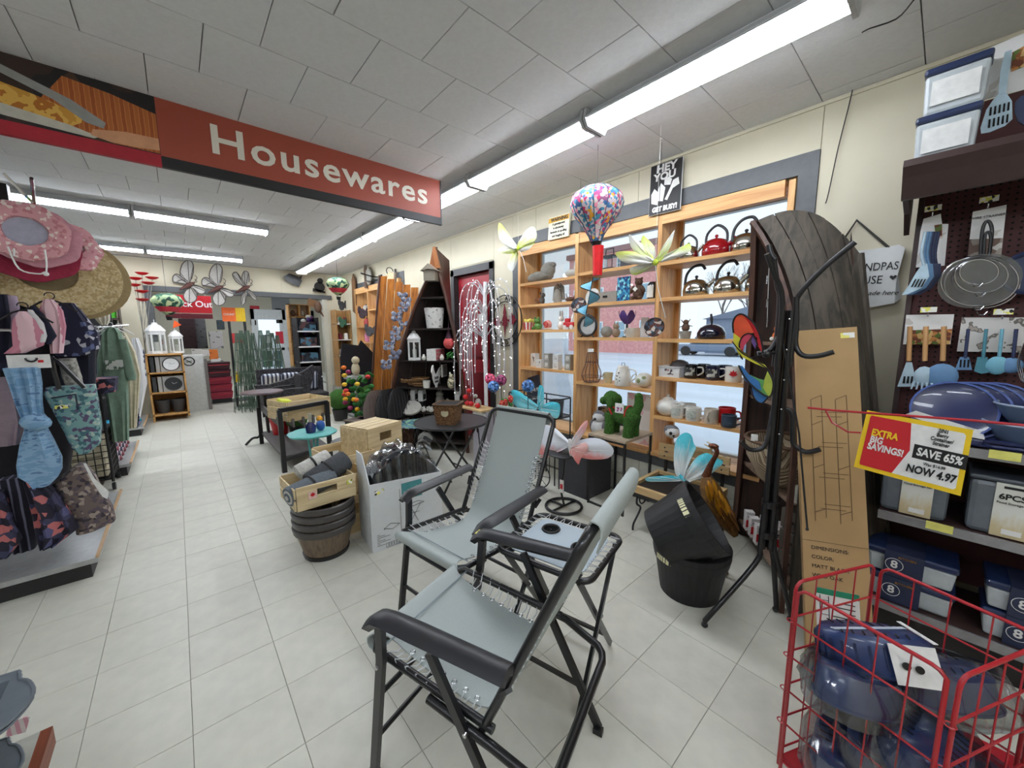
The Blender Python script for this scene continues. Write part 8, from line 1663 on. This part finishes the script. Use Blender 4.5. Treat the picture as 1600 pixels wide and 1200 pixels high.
soft('navy_plaid_bag', 'dark plaid garment between the two floral dresses', 'clothing', 3.46, [(745, 0, 46), (790, 2, 56), (830, 10, 60), (858, 20, 58)], .1, pat('plaid_navy', [(26, 26, 40, 4), (60, 60, 84), (120, 120, 140)], 10, 'wave'), G_, rip=.01)
t = tg('paper_tag', 'long white paper tag on the brown flowered bag', 'tag', PY(150, 745, 3.32)); pt('tag', B().prism([(PY(u, v, 3.32).x, PY(u, v, 3.32).z) for u, v in ((130, 724), (134, 724), (148, 748), (170, 768), (168, 780), (160, 776), (144, 752))], .003, (0, 3.32, 0), (1, 0, 0), (0, 0, 1)), mW, t, True)
# hats
def hat(u, v, Y, r_, m1, m2, lab, tilt=(1.35, 0, .2), e=1.0, brim=.012, wav=0):
    c = PY(u, v, Y); t = tg('sun_hat', lab, 'hat', c, 0, 'sun hats on the upper arm'); q = euler(*tilt)
    w_ = (lambda a, z: 1 + wav * sin(a * 7)) if wav else None
    pt('brim', B().lathe([(r_ * .48, -.0), (r_ * .75, .012), (r_, .0), (r_, brim), (r_ * .75, .012 + brim), (r_ * .5, brim)], n=36, rot=q, sx=1, sy=e, wob=w_), m1, t)
    pt('crown', B().lathe([(r_ * .50, 0), (r_ * .46, -.06), (r_ * .40, -.11), (r_ * .2, -.125), (0, -.125)], n=26, rot=q, sy=e), m1, t); pt('lining', B().lathe([(r_ * .48, .004), (r_ * .44, -.05), (r_ * .37, -.10), (0, -.112)], n=26, rot=q, sy=e), m2, t); return t
m_ph = pat('pink_daisy', [(214, 158, 164, 5), (236, 220, 214), (196, 130, 136, 2)], 60); m_lin = mat('lining_grey', (176, 178, 196), .9); m_ros = fabric('rose_cloth', (150, 40, 66)); m_pkb = fabric('pale_pink_cloth', (206, 150, 162))
hat(40, 362, 3.38, .165, m_ph, m_lin, 'pink daisy print sun hat showing its grey lining, in front', (1.45, 0, .15), .95, .02, .03)
hat(58, 372, 3.48, .175, m_pkb, m_lin, 'plain pale pink sun hat behind the daisy print one', (1.45, 0, .15), .95, .02, .03)
hat(48, 392, 3.56, .20, m_ros, m_lin, 'dark rose red sun hat', (1.4, 0, .2), .9, .02, .03); hat(100, 384, 3.62, .165, m_ph, m_lin, 'second pink daisy sun hat tilted to the right', (1.3, .3, .4), .95, .02, .05)
hat(72, 424, 3.70, .27, m_strw, mat('straw_dark', (120, 106, 76), .9), 'front wide natural straw hat', (1.5, 0, .35), .9); hat(98, 430, 3.86, .285, m_strw, mat('straw_dark'), 'second wide natural straw hat', (1.5, 0, .35), .95); hat(112, 434, 4.02, .30, mat('straw_tan', (160, 140, 100), .9, bump=.3), m_dark, 'rear wide tan straw hat', (1.5, 0, .35), .95)
t = tg('hat_strings', 'white chin cords hanging below the pink hats', 'cord', PY(60, 440, 3.3))
for pts in ([(12, 385), (30, 420), (60, 428), (70, 425)], [(70, 390), (73, 412), (72, 428)], [(22, 388), (22, 400)]): pt('cord', B().tube(smo([PY(u, v, 3.3) for u, v in pts], 4), .004, 5), mW, t, True)
pt('toggle', B().ell(PY(72, 428, 3.3), .012, 8), mW, t, True)
t = tg('hanger_bundle', 'cluster of clear and coloured clips on the top of the hat arm', 'clips', PY(35, 300, 3.5))
for i in range(14): c = PY(22 + i * 4.5, 288 + i * 4.4, 3.45 + .03 * i); pt('clip', B().tube([c + V(-.03, 0, .05), c, c + V(.03, 0, -.05)], .006, 5), (mC, mat('clip_lime', (120, 190, 90), .4), m_mred, mat('clip_sky', (120, 160, 200), .4), mC)[(i * 3) % 5], t, True)
t = soft('white_blouse', 'cream bucket shaped blouse beyond the straw hats', 'clothing', 4.3, [(468, 100, 120), (480, 98, 128), (495, 104, 132), (506, 120, 128)], .1, m_crmf, 'tops beyond the hats', rip=.01); soft('white_shirt', 'white shirt with dark print beyond the straw hats', 'clothing', 4.5, [(460, 134, 160), (478, 136, 172), (500, 150, 172), (508, 158, 168)], .1, pat('white_dark_print', [(216, 212, 200, 5), (50, 54, 60)], 14, 'noise'), 'tops beyond the hats', rip=.01)
# shirts on the second display
t = soft('long_shirt', 'sage green long T-shirt with pale print on a white hanger', 'clothing', 5.35, [(512, 168, 182), (520, 160, 190), (545, 158, 196), (590, 160, 200), (640, 168, 202), (688, 176, 202)], .12, m_sage, 'long shirts on white hangers', rip=.012, nr=4); loop(t, 172, 510, 5.35, mW)
pt('sleeve', pufY(5.32, [(530, 184, 198), (560, 190, 206), (588, 196, 213), (594, 200, 212)], .08), m_sage, t, True); pt('sleeve', pufY(5.34, [(522, 160, 170), (560, 152, 166), (590, 152, 162)], .08), m_sage, t, True); pt('print', B().box(PY(179, 570, 5.26), (.12, .003, .09)), pat('sage_print', [(206, 212, 206, 2), (92, 116, 100, 2)], 40), t, True)
t = soft('long_shirt', 'cream long T-shirt behind the sage one', 'clothing', 5.5, [(520, 184, 196), (550, 186, 212), (585, 196, 220), (640, 200, 216), (668, 202, 214)], .12, m_crmf, 'long shirts on white hangers', rip=.01); loop(t, 186, 512, 5.5, mW)
t = tg('shirt_rail', 'thin rail with white hangers above the long shirts', 'rail', (-.5, 5.4, 1.58)); pt('rod', B().cyl(PY(150, 512, 5.4), PY(200, 508, 5.6), .008, n=6), m_chrome, t, True)
for i in range(4): loop(t, 150 + 7 * i, 516, 5.4, mW)
soft('striped_dress', 'navy and white striped long dress beyond the cream shirt', 'clothing', 6.2, [(528, 206, 216), (550, 206, 226), (600, 206, 230), (640, 208, 222), (668, 206, 216)], .12, pat('navy_stripe', [(230, 230, 232), (40, 46, 80)], 5, 'wave', stretch=(.3, .2, 4)), 'long shirts on white hangers', rip=.012)
# rolling wire bin
t = tg('rolling_bin', 'black wire bin on casters stacked with white goods beside the aisle', 'bin', (-.72, 5.3, 0)); x0, x1, y0, y1 = -.98, -.58, 5.15, 5.55
for a in (x0, x1):
    for b in (y0, y1): pt('post', B().cyl((a, b, .08), (a, b, 1.02), .012, n=6), mK, t, True); pt('caster', B().cyl((a - .012, b, .035), (a + .012, b, .035), .035, n=12), mP, t, True)
for z_ in (.10, .56, .84): pt('shelf', B().b2((x0, y0, z_), (x1, y1, z_ + .02)), mK, t, True)
gw = B()
for i in range(1, 8): gw.cyl((x0 + i * .05, y0, .1), (x0 + i * .05, y0, .58), .004, n=4).cyl((x1, y0 + i * .05, .1), (x1, y0 + i * .05, .58), .004, n=4)
for i in range(8): gw.cyl((x0, y0, .14 + i * .06), (x1, y0, .14 + i * .06), .004, n=4).cyl((x1, y0, .14 + i * .06), (x1, y1, .14 + i * .06), .004, n=4)
pt('wire_mesh', gw, mK, t, True, kind='stuff')
for i in range(4): solo('white_roll', '%s white folded pack from the bottom in the rolling wire bin' % names_[i], 'pack', B().box((0, 0, .05), (.34, .34, .1), bev=.02), m_crmf, (-.78, 5.35, .122 + .104 * i), group='white packs in the rolling bin')
solo('blue_bag', 'bright blue folded bag on the top shelf of the rolling bin', 'bag', B().ell((0, 0, .11), (.17, .15, .11), 16), mat('royal_blue', (30, 90, 180), .6), (-.76, 5.33, .862)); solo('dark_box', 'dark box with white goods on the middle shelf of the rolling bin', 'box', B().box((0, 0, .07), (.32, .3, .14)), mat('dark_steel'), (-.78, 5.35, .582)); soft('dark_hat_bag', 'dark patterned bag lying over the rolling bin', 'bag', 5.1, [(590, 150, 184), (600, 142, 184), (612, 146, 182)], .3, m_flr, None)
for i in range(10):
    solo('slipper', 'maroon and white striped slipper, %s in the %s row on the second display edge' % (names_[i % 5], 'front' if i < 5 else 'back'), 'slipper', B().ell((0, 0, .05), (.12, .06, .05), 12), pat('slipper_stripe', [(120, 60, 70), (206, 200, 200), (70, 60, 80)], 6, 'wave'), (-.66 - .14 * (i // 5), 5.65 + .2 * (i % 5), .132), group='striped slippers')
for i in range(6):
    solo('sandal', '%s teal blue sandal pair from the aisle on the third display' % ['first', 'second', 'third', 'fourth', 'fifth', 'sixth'][i], 'sandal', B().ell((0, 0, .04), (.06, .14, .04), 12), mat('sandal_teal', (40, 140, 170), .6) if i % 2 else mat('sandal_lilac', (150, 130, 170), .6), (-.58 - .16 * (i % 3), 7.85 + .3 * (i // 3), .132), group='sandals on the third display')
# shelves of coloured bottles
t = tg('bottle_shelving', 'dark shelving with rounded grey top holding coloured bottles', 'shelving', (-.95, 9.05, 0))
pt('back_panel', B().prism([(-.75, .1), (-.42, .1), (-.42, 1.95), (-.5, 2.2), (-.66, 2.25), (-.75, 2.2)], .02, (-.3, 9.22, 0), (1, 0, 0), (0, 0, 1)), mat('grid_grey', (150, 152, 152), .6), t, True)
for z_ in (.9, 1.3, 1.75): pt('shelf', B().b2((-1.6, 8.92, z_ - .03), (-.66, 9.2, z_)), mG, t, True)
for a in (-1.6, -.68): pt('upright', B().b2((a, 8.92, .1), (a + .02, 9.2, 2.0)), mG, t, True)
bc = [(226, 200, 40), (90, 80, 130), (226, 200, 40), (206, 160, 40), (70, 80, 120), (90, 200, 60)]
for zi, z_ in enumerate((1.3, 1.75, .9)):
    for i in range(6): solo('detergent_bottle', '%s bottle, %s from the aisle on the %s bottle shelf' % (['green', 'blue', 'orange', 'yellow', 'purple', 'lemon'][i], ['first', 'second', 'third', 'fourth', 'fifth', 'sixth'][i], ['middle', 'top', 'lower'][zi]), 'bottle', B().lathe([(0, 0), (.05, 0), (.06, .12), (.045, .2), (.02, .24), (.022, .28), (0, .28)], n=12, sy=.7), mat('bot_%d' % i, bc[5 - i], .4), (-.76 - .13 * i, 9.05, z_), group='coloured bottles')
# cabinet with lanterns and clocks
m_cab = wood('honey_particle', (200, 152, 90), (170, 122, 64), .6)
cb = tg('display_cabinet', 'tan wooden open cabinet with clocks at the aisle end', 'cabinet', (-.15, 9.0, 0)); a, b = -.42, .06
for x_ in (a, b - .025): pt('side_panel', B().b2((x_, 8.72, .05 if x_ > a else 0), (x_ + .025, 9.15, 1.15)), m_cab, cb, True)
for z_ in (.1, .48, .82, 1.13): pt('shelf', B().b2((a, 8.72, z_), (b, 9.15, z_ + .025)), m_cab, cb, True)
pt('back_panel', B().b2((a, 9.13, 0), (b, 9.15, 1.15)), m_cab, cb, True)
for zi, (z_, m_) in enumerate(((.845, mW), (.505, mat('clock_dark', (40, 42, 44), .5)))):
    t = tg('wall_clock', ['white faced clock in a grey frame box on the upper cabinet shelf', 'black faced clock in a grey frame box on the lower cabinet shelf'][zi], 'clock', (-.11, 8.80, z_)); pt('frame', B().box((0, 0, .13), (.27, .06, .26), euler(-.1)), mat('clock_frame', (170, 168, 164), .6), t); pt('dial', B().cyl((0, -.035, .13), (0, -.045, .13), .105, n=28), m_, t); pt('rim', B().ring((0, -.045, .13), .108, .008, 28, 6, ax=(0, 1, 0)), mat('dark_bronze'), t)
    pt('hands', B().bar((0, -.05, .13), (.05, -.05, .15), .006, .003).bar((0, -.05, .13), (-.02, -.05, .16), .008, .003), mI if zi == 0 else mW, t)
    for k in range(2): solo('framed_pack', '%s grey box beside the clock on the %s cabinet shelf' % (('dark', 'pale')[k], ('upper', 'lower')[zi]), 'box', B().box((0, 0, .13), (.05, .2, .26)), (mat('dark_steel'), mat('clock_frame'))[k], (-.35 + .07 * k, 8.88, z_))
for k in range(2): solo('dark_pot', ['left', 'right'][k] + ' dark grey plant pot on the cabinet floor', 'pot', B().lathe([(0, 0), (.07, 0), (.1, .2), (.105, .2), (.105, .23), (.095, .23), (0, .2)], n=20), mat('pot_dark', (60, 58, 58), .6), (-.28 + .2 * k, 8.9, .126), group='plant pots in the cabinet')
lantern_('lantern', 'large cream six sided lantern on the tan cabinet', (-.26, 8.9, 1.156), 1.25, mW); lantern_('lantern', 'smaller cream lantern right of the large one on the cabinet', (-.01, 8.95, 1.156), .95, mW)
t = tg('tall_poppies', 'tall stems with red metal poppies standing behind the lanterns', 'flowers', (-.42, 9.1, 0)); pt('stem', B().cyl((0, 0, 0), (0, 0, 2.3), .006, n=5), mK, t)
for i, (u, v) in enumerate(((222, 430), (238, 437), (212, 438), (232, 445), (210, 448), (222, 458), (223, 471))): q = PY(u, v, 9.05) - V(-.42, 9.1, 0); pt('poppy', B().lathe([(0, 0), (.05, .01), (.09, .04), (.085, .045), (0, .02)], q, 12), m_mred, t); pt('branch', B().cyl((0, 0, 1.2 + .08 * i), q, .004, n=4), mS, t)
# far room
m_nm = mat('sign_red', (176, 22, 36), .5); Yc = 11.0
def pbox(nm, lab, cat, Y, u0, v0, u1, v1, d, m, grp=None):
    p = PY(u0, v1, Y); q = PY(u1, v0, Y); return solo(nm, lab, cat, B().box((0, 0, (q.z - p.z) / 2), (q.x - p.x, d, q.z - p.z), bev=min(.01, d / 8)), m, ((p.x + q.x) / 2, Y + d / 2, max(0, p.z)), group=grp)
t = tg('checkout_sign', 'red hanging sign with white words Check Out seen through the opening', 'sign', PY(300, 485, Yc)); p, q = PY(258, 488, Yc), PY(329, 463, Yc)
pt('board', B().b2((p.x, Yc, p.z), (q.x, Yc + .04, q.z)), m_nm, t, True); pt('band', B().b2((p.x, Yc - .01, p.z - .12), (q.x, Yc + .05, p.z - .02)), mat('sign_maroon', (96, 20, 36), .5), t, True); text('Check Out', .19, ((p.x + q.x) / 2, Yc - .005, (p.z + q.z) / 2), (1, 0, 0), (0, 0, 1), mW, t, bold=.003, sx=.95)
for x_ in (p.x + .1, q.x - .1): pt('wire', B().cyl((x_, Yc + .02, q.z), (x_, Yc + .02, CEIL + .12), .004, n=4), m_fix, t, True)
t = tg('no_smoking_panel', 'grey counter end panel with black no smoking symbol', 'counter', (.24, 9.7, 0)); p, q = PY(284, 640, 9.6), PY(301, 552, 9.6)
pt('panel', B().b2((.04, 9.55, 0), (.36, 9.95, 1.08)), mat('panel_pale', (196, 198, 194), .6), t, True); pt('edge_post', B().b2((.36, 9.53, 0), (.41, 9.95, 1.0)), mat('post_grey', (110, 104, 100), .6), t, True)
pt('symbol_ring', B().ring((.14, 9.545, .97), .08, .01, 24, 5, ax=(0, 1, 0)), mI, t, True); pt('slash', B().bar((.08, 9.54, 1.02), (.20, 9.54, .92), .014, .006), mI, t, True); pt('cigarette', B().bar((.09, 9.54, .96), (.19, 9.54, .98), .016, .006), mI, t, True)
pbox('counter', 'black checkout counter beyond the opening', 'counter', 11.2, 318, 565, 352, 600, .7, mP)
solo('blue_screen', 'small blue lit sticker on the black counter', 'sticker', B().box((0, 0, 0), (.07, .006, .05)), mat('sticker_blue', (90, 170, 230), .4), PY(333, 574, 11.19))
for i, (u0, v0, u1, v1, rgb, lab) in enumerate(((300, 545, 315, 558, (226, 224, 220), 'white and orange carton on the checkout counter left'), (316, 547, 327, 557, (230, 226, 224), 'white carton with red print on the counter'), (328, 546, 340, 562, (232, 130, 60), 'orange leaflet holder on the checkout counter'), (330, 560, 345, 568, (236, 236, 236), 'white papers below the orange leaflets'), (284, 498, 304, 545, (52, 34, 38), 'dark shelf of magazines left of the checkout'), (304, 495, 320, 545, (86, 88, 90), 'grey column behind the checkout'), (329, 518, 347, 545, (206, 206, 208), 'white machine with dark print behind the counter'), (340, 500, 350, 515, (60, 70, 76), 'dark monitor behind the counter'), (285, 490, 298, 504, (150, 50, 50), 'red packet high on the magazine shelf'))):
    pbox('display_item', lab, 'box', 11.6 + .1 * (i % 3) if i > 3 else 11.25, u0, v0, u1, v1, .15, pat('far_print_%d' % i, [rgb + (4,), tuple(int(x * .55) for x in rgb)], 12, 'noise'))
solo('orange_pennant', 'orange triangular pennant next to the small lantern', 'pennant', B().prism([(0, 0), (.12, .06), (.03, .14)], .01), mat('pennant_orange', (240, 90, 30), .5), PY(270, 513, 8.9))
for i in range(5):
    t = tg('shopping_basket', ['lowest', 'second', 'third', 'fourth', 'topmost'][i] + ' maroon plastic shopping basket of the stack by the counter', 'basket', (.63, 10.4, .09 + .16 * i), 0, 'stacked shopping baskets')
    pt('tub', B().box((0, 0, .08), (.36, .28, .15), taper=1.12), mat('basket_maroon', (150, 36, 60), .5) if i < 3 else mat('basket_dark', (60, 24, 34), .5), t)
    pt('handle', B().tube([(-.17, 0, .15), (-.17, -.15, .1), (.17, -.15, .1), (.17, 0, .15)], .008, 5), m_mred, t)
solo('basket_stand', 'low dark stand carrying the stacked shopping baskets', 'stand', B().box((0, 0, .044), (.34, .26, .088)), mK, (.63, 10.4, 0)); solo('floor_mat', 'dark grey floor mat in front of the checkout counter', 'mat', B().box((0, 0, .006), (.9, .5, .01)), mat('mat_grey', (84, 82, 84), .9), (.75, 11.0 - .5, .0))
# orange and yellow display stand
t = tg('brochure_stand', 'tall black stand with orange and yellow header boards', 'display stand', (1.1, 9.6, 0)); p, q, r_ = PY(348, 502, 9.5), PY(367, 481, 9.5), PY(384, 502, 9.5)
pt('orange_header', B().b2((p.x, 9.48, p.z), (q.x, 9.52, q.z)), mat('header_orange', (236, 104, 36), .5), t, True); pt('yellow_header', B().b2((q.x, 9.48, p.z), (r_.x, 9.52, q.z)), mat('header_yellow', (232, 190, 20), .5), t, True)
text('COUNT', .05, ((p.x + q.x) / 2, 9.475, (p.z + q.z) / 2), (1, 0, 0), (0, 0, 1), mW, t, bold=.001)
for x_ in (p.x + .08, r_.x - .04): pt('post', B().b2((x_, 9.48, 0), (x_ + .04, 9.56, p.z)), mK, t, True)
pt('shelf_pack', B().b2((p.x + .1, 9.5, 1.3), (r_.x - .05, 9.6, 1.5)), pat('far_pack', [(60, 60, 64), (190, 60, 60), (90, 120, 90)], 12), t, True); pt('yellow_tag', B().box((p.x + .14, 9.4, .62), (.1, .02, .2), euler(0, .2, 0)), mat('header_yellow'), t, True); pt('foot', B().b2((p.x + .1, 9.45, 0), (r_.x - .05, 9.6, .03)), mK, t, True)
m_cage = mat('green_wire', (84, 104, 90), .5)
for i in range(12):
    X_ = [(.95, 9.0), (1.12, 8.9), (1.3, 9.05), (1.02, 8.75), (1.45, 8.95), (1.56, 9.1), (1.22, 8.7), (.86, 8.8), (1.14, 9.2), (1.36, 8.8), (1.0, 9.2), (1.5, 8.75)][i]
    t = tg('tomato_cage', 'green wire tomato cage, %s of the cluster left to right by height' % (names_ + ['sixth', 'seventh', 'eighth', 'ninth', 'tenth', 'eleventh', 'twelfth'])[i], 'plant cage', (X_[0], X_[1], 0), .4 * i, 'tomato cages in the aisle')
    for k in range(8): a = k * PI / 4; pt('wire', B().cyl((.17 * cos(a), .17 * sin(a), 0), (.025 * cos(a), .025 * sin(a), 1.55 - .05 * (i % 3)), .006, n=4), m_cage, t)
    for k in range(6): z_ = .08 + k * .22; pt('hoop', B().ring((0, 0, z_), .17 - .145 * z_ / 1.5, .006, 14, 4), m_cage, t)
# entrance doors
dn = tg('door_2', None, None, (2.9, YF, 0), kind='structure'); m_da = mat('door_white', (226, 230, 232), .5)
pt('mullion', B().b2((2.0, YF - .05, 0), (2.1, YF + .05, 2.35)).b2((2.95, YF - .05, 0), (3.05, YF + .05, 2.35)).b2((3.9, YF - .05, 0), (4.0, YF + .05, 2.35)).b2((2.0, YF - .05, 2.0), (4.0, YF + .05, 2.35)), m_da, dn, True)
for a, b in ((2.1, 2.95), (3.05, 3.9)): pt('door_rail', B().b2((a, YF - .03, 0), (a + .1, YF + .03, 2.0)).b2((b - .1, YF - .03, 0), (b, YF + .03, 2.0)).b2((a, YF - .03, .9), (b, YF + .03, 1.0)).b2((a, YF - .03, 0), (b, YF + .03, .25)), m_da, dn, True); pt('pane', B().b2((a + .1, YF - .005, .25), (b - .1, YF + .005, 2.0)), m_glass, dn, True)
pbox('red_door_mat', 'bright red strip of goods along the foot of the entrance doors', 'display', 15.6, 407, 583, 455, 594, .15, mat('bright_red', (220, 50, 70), .6)); pbox('notice', 'pale notice paper on the left entrance door', 'notice', 15.95, 417, 525, 424, 536, .01, mW); pbox('notice', 'pink red poster on the right entrance door', 'poster', 15.95, 432, 518, 442, 537, .01, mat('bright_red'))
for i, (u, v) in enumerate(((410, 535), (412, 560), (434, 560), (446, 575))): pbox('garden_display', ['dark shelf goods behind the left entrance pane, upper', 'green garden goods behind the left entrance pane', 'teal slatted chair behind the right entrance pane', 'green folded chairs by the right entrance pane'][i], 'display', 16.6, u, v - 12, u + 13, v + 14, .3, pat('garden_%d' % i, [[(50, 56, 60), (120, 124, 130)], [(60, 130, 90), (40, 60, 60)], [(90, 150, 160), (60, 90, 100)], [(60, 140, 100), (40, 90, 70)]][i], 3, 'wave'))
# pine shelf bay and side shelf in the far room, right
t = tg('window_shelving', 'golden pine shelving of the window in the checkout room', 'shelving', (2.4, 10.6, .5)); p, q = PY(460, 600, 10.6), PY(482, 476, 10.6)
for k in range(3): x_ = p.x + (q.x - p.x) * k / 2; pt('post', B().b2((x_, 10.6, .7), (x_ + .03, 10.85, q.z)), m_oak, t, True)
for k in range(6): z_ = .7 + k * (q.z - .7) / 5; pt('shelf', B().b2((p.x, 10.6, z_ - .02), (q.x + .03, 10.85, z_)), m_oakh, t, True)
pt('back', B().b2((p.x, 10.85, .7), (q.x, 10.87, q.z)), mat('bright_panel', (240, 226, 200), .6), t, True); pt('base', B().b2((p.x, 10.6, 0), (q.x, 10.85, .68)), mS, t, True)
for k in range(5):
    for j in range(2): z_ = .7 + k * (q.z - .7) / 5; solo('far_ornament', 'small %s ornament, %s shelf from below, %s bay in the checkout room' % (['dark', 'purple', 'pale', 'brown', 'violet', 'dark', 'white', 'green', 'grey', 'dark'][k * 2 + j], names_[k], ('left', 'right')[j]), 'ornament', B().ell((0, 0, .08), (.06, .06, .08), 10), mat('orn_%d' % cols_[(k * 2 + j) % 8][0]), (p.x + .12 + .2 * j, 10.7, z_), group='ornaments in the checkout room')
t = tg('purple_flower_bundle', 'purple flowers and white blooms at the pine shelving beyond the opening', 'flowers', PY(482, 515, 10.0)); 
for i in range(14): pt('bloom', B().ell((U(-.15, .15), U(-.1, .1), U(-.3, .3)), (.06, .05, .05), 8), (mat('orn_120'), mC, mat('tulip_purple'))[i % 3], t)
t = tg('dark_shelving', 'tall dark shelving with white shelf edges next to the cream post', 'shelving', (2.3, 9.75, 0)); pt('side', B().b2((2.05, 9.6, 0), (2.07, 10.1, 1.85)).b2((2.48, 9.6, 0), (2.5, 10.1, 1.85)).b2((2.05, 10.08, 0), (2.5, 10.1, 1.85)), mat('panel_dark'), t, True)
for z_ in (.15, .5, .85, 1.2, 1.55): pt('shelf', B().b2((2.05, 9.58, z_ - .03), (2.5, 10.1, z_)), mW, t, True); pt('goods', B().b2((2.1, 9.65, z_), (2.45, 10.0, z_ + .2)), pat('goods_dark', [(40, 50, 60), (70, 110, 130), (30, 30, 40), (90, 60, 60)], 10), t, True)
t = tg('flower_planter', 'brown bird and blossom ornament hanging at the opening beside the post', 'ornament', PY(497, 480, 9.2)); pt('bird', B().ell((0, 0, 0), (.08, .05, .13), 10).cyl((.03, 0, -.08), (.1, 0, -.2), .03, .01), m_brownc, t); pt('board', B().box((-.1, .03, .08), (.2, .02, .16), euler(0, .3, 0)), mat('carved_brown'), t); pt('cord', B().cyl((0, 0, .1), (0, 0, .17), .004, n=4), mK, t)
pbox('framed_picture', 'row of dark framed pictures above the entrance doors, left', 'picture', 15.97, 432, 482, 440, 505, .03, mI); pbox('framed_picture', 'grey board on the far wall over the entrance', 'board', 15.97, 426, 465, 452, 488, .03, mat('board_grey', (140, 142, 146), .7)); pbox('framed_picture', 'dark framed certificate near the brochure stand', 'picture', 15.97, 392, 500, 400, 508, .03, mI); pbox('wall_box', 'dark red banner on the far wall', 'banner', 15.97, 391, 478, 405, 484, .03, m_nm)
# baking pans at the lower left
m_pan = mat('pan_grey', (120, 128, 136), .35, metal=.3, var=.05); m_rackw = wood('rack_edge', (150, 76, 44), (110, 52, 30), .5, axis=1)
def bpan(lab, xr, yc, z, L_=.26, w_=.30):
    t = tg('baking_pan', lab, 'baking pan', (xr - w_ / 2, yc, z), 0, 'grey baking pans at the lower left')
    o_ = [(-w_ / 2, -L_ / 2), (w_ / 2 - .05, -L_ / 2), (w_ / 2 - .02, -L_ / 2 + .02), (w_ / 2 - .012, -.095), (w_ / 2 + .008, -.07), (w_ / 2 + .028, 0), (w_ / 2 + .008, .07), (w_ / 2 - .012, .095), (w_ / 2 - .02, L_ / 2 - .02), (w_ / 2 - .05, L_ / 2), (-w_ / 2, L_ / 2)]
    sm_ = [p.to_2d() for p in smo([V(a, b, 0) for a, b in o_ + [o_[0]]], 3)[:-1]]
    i_ = rrect(-w_ / 2 + .02, -L_ / 2 + .03, w_ / 2 - .045, L_ / 2 - .03, .02, 3); b = B(); b.tube([V(a, c, .05) for a, c in sm_], .004, 6, closed=True)
    cx_, n = 0, len(sm_); ii = [V(max(-w_ / 2 + .02, min(w_ / 2 - .035, a)), max(-L_ / 2 + .03, min(L_ / 2 - .03, c)), .048) for a, c in sm_]; lo = [V(p.x * .92, p.y * .92, .004) for p in ii]
    b.add([V(a, c, .05) for a, c in sm_] + ii, [(k, (k + 1) % n, n + (k + 1) % n, n + k) for k in range(n)]); b.add(ii + lo, [(k, (k + 1) % n, n + (k + 1) % n, n + k) for k in range(n)]); b.add(lo, [tuple(range(n))]); b.add([p + V(0, 0, -.003) for p in lo], [tuple(range(n))[::-1]])
    pt('tray', b, m_pan, t); return t
bpan('upper grey baking pan of the pair at the left picture edge', -.408, 1.54, .455, .29); bpan('grey baking pan nested directly under the upper one', -.412, 1.54, .442, .29); bpan('lower grey baking pan on the brown edged shelf', -.455, 1.57, .252, .27)
t = tg('pan_rack', 'low pale shelf rack with brown wooden edge at the lower left corner', 'shelving', (-.7, 1.3, 0))
pt('shelf', B().b2((-1.3, .6, .235), (-.43, 1.74, .25)), mat('rack_pale', (186, 186, 176), .5), t, True); pt('edge_board', B().b2((-.43, .6, .19), (-.405, 1.74, .25)), m_rackw, t, True); pt('upper_shelf', B().b2((-1.3, .6, .43), (-.56, 1.70, .442)), mat('rack_pale'), t, True)
for y_ in (.65, 1.68): pt('upright', B().b2((-1.28, y_, 0), (-1.25, y_ + .03, .9)).b2((-.62, y_, 0), (-.59, y_ + .03, .44)), mat('rack_pale'), t, True)
solo('pink_tag', 'small pink and white price tag hanging under the upper baking pan', 'tag', B().box((0, 0, 0), (.035, .003, .05), euler(.2, .3, 0)), pat('pink_tag_print', [(226, 170, 190), (240, 230, 232)], 20, 'wave'), PZ(28, 1135, .42))
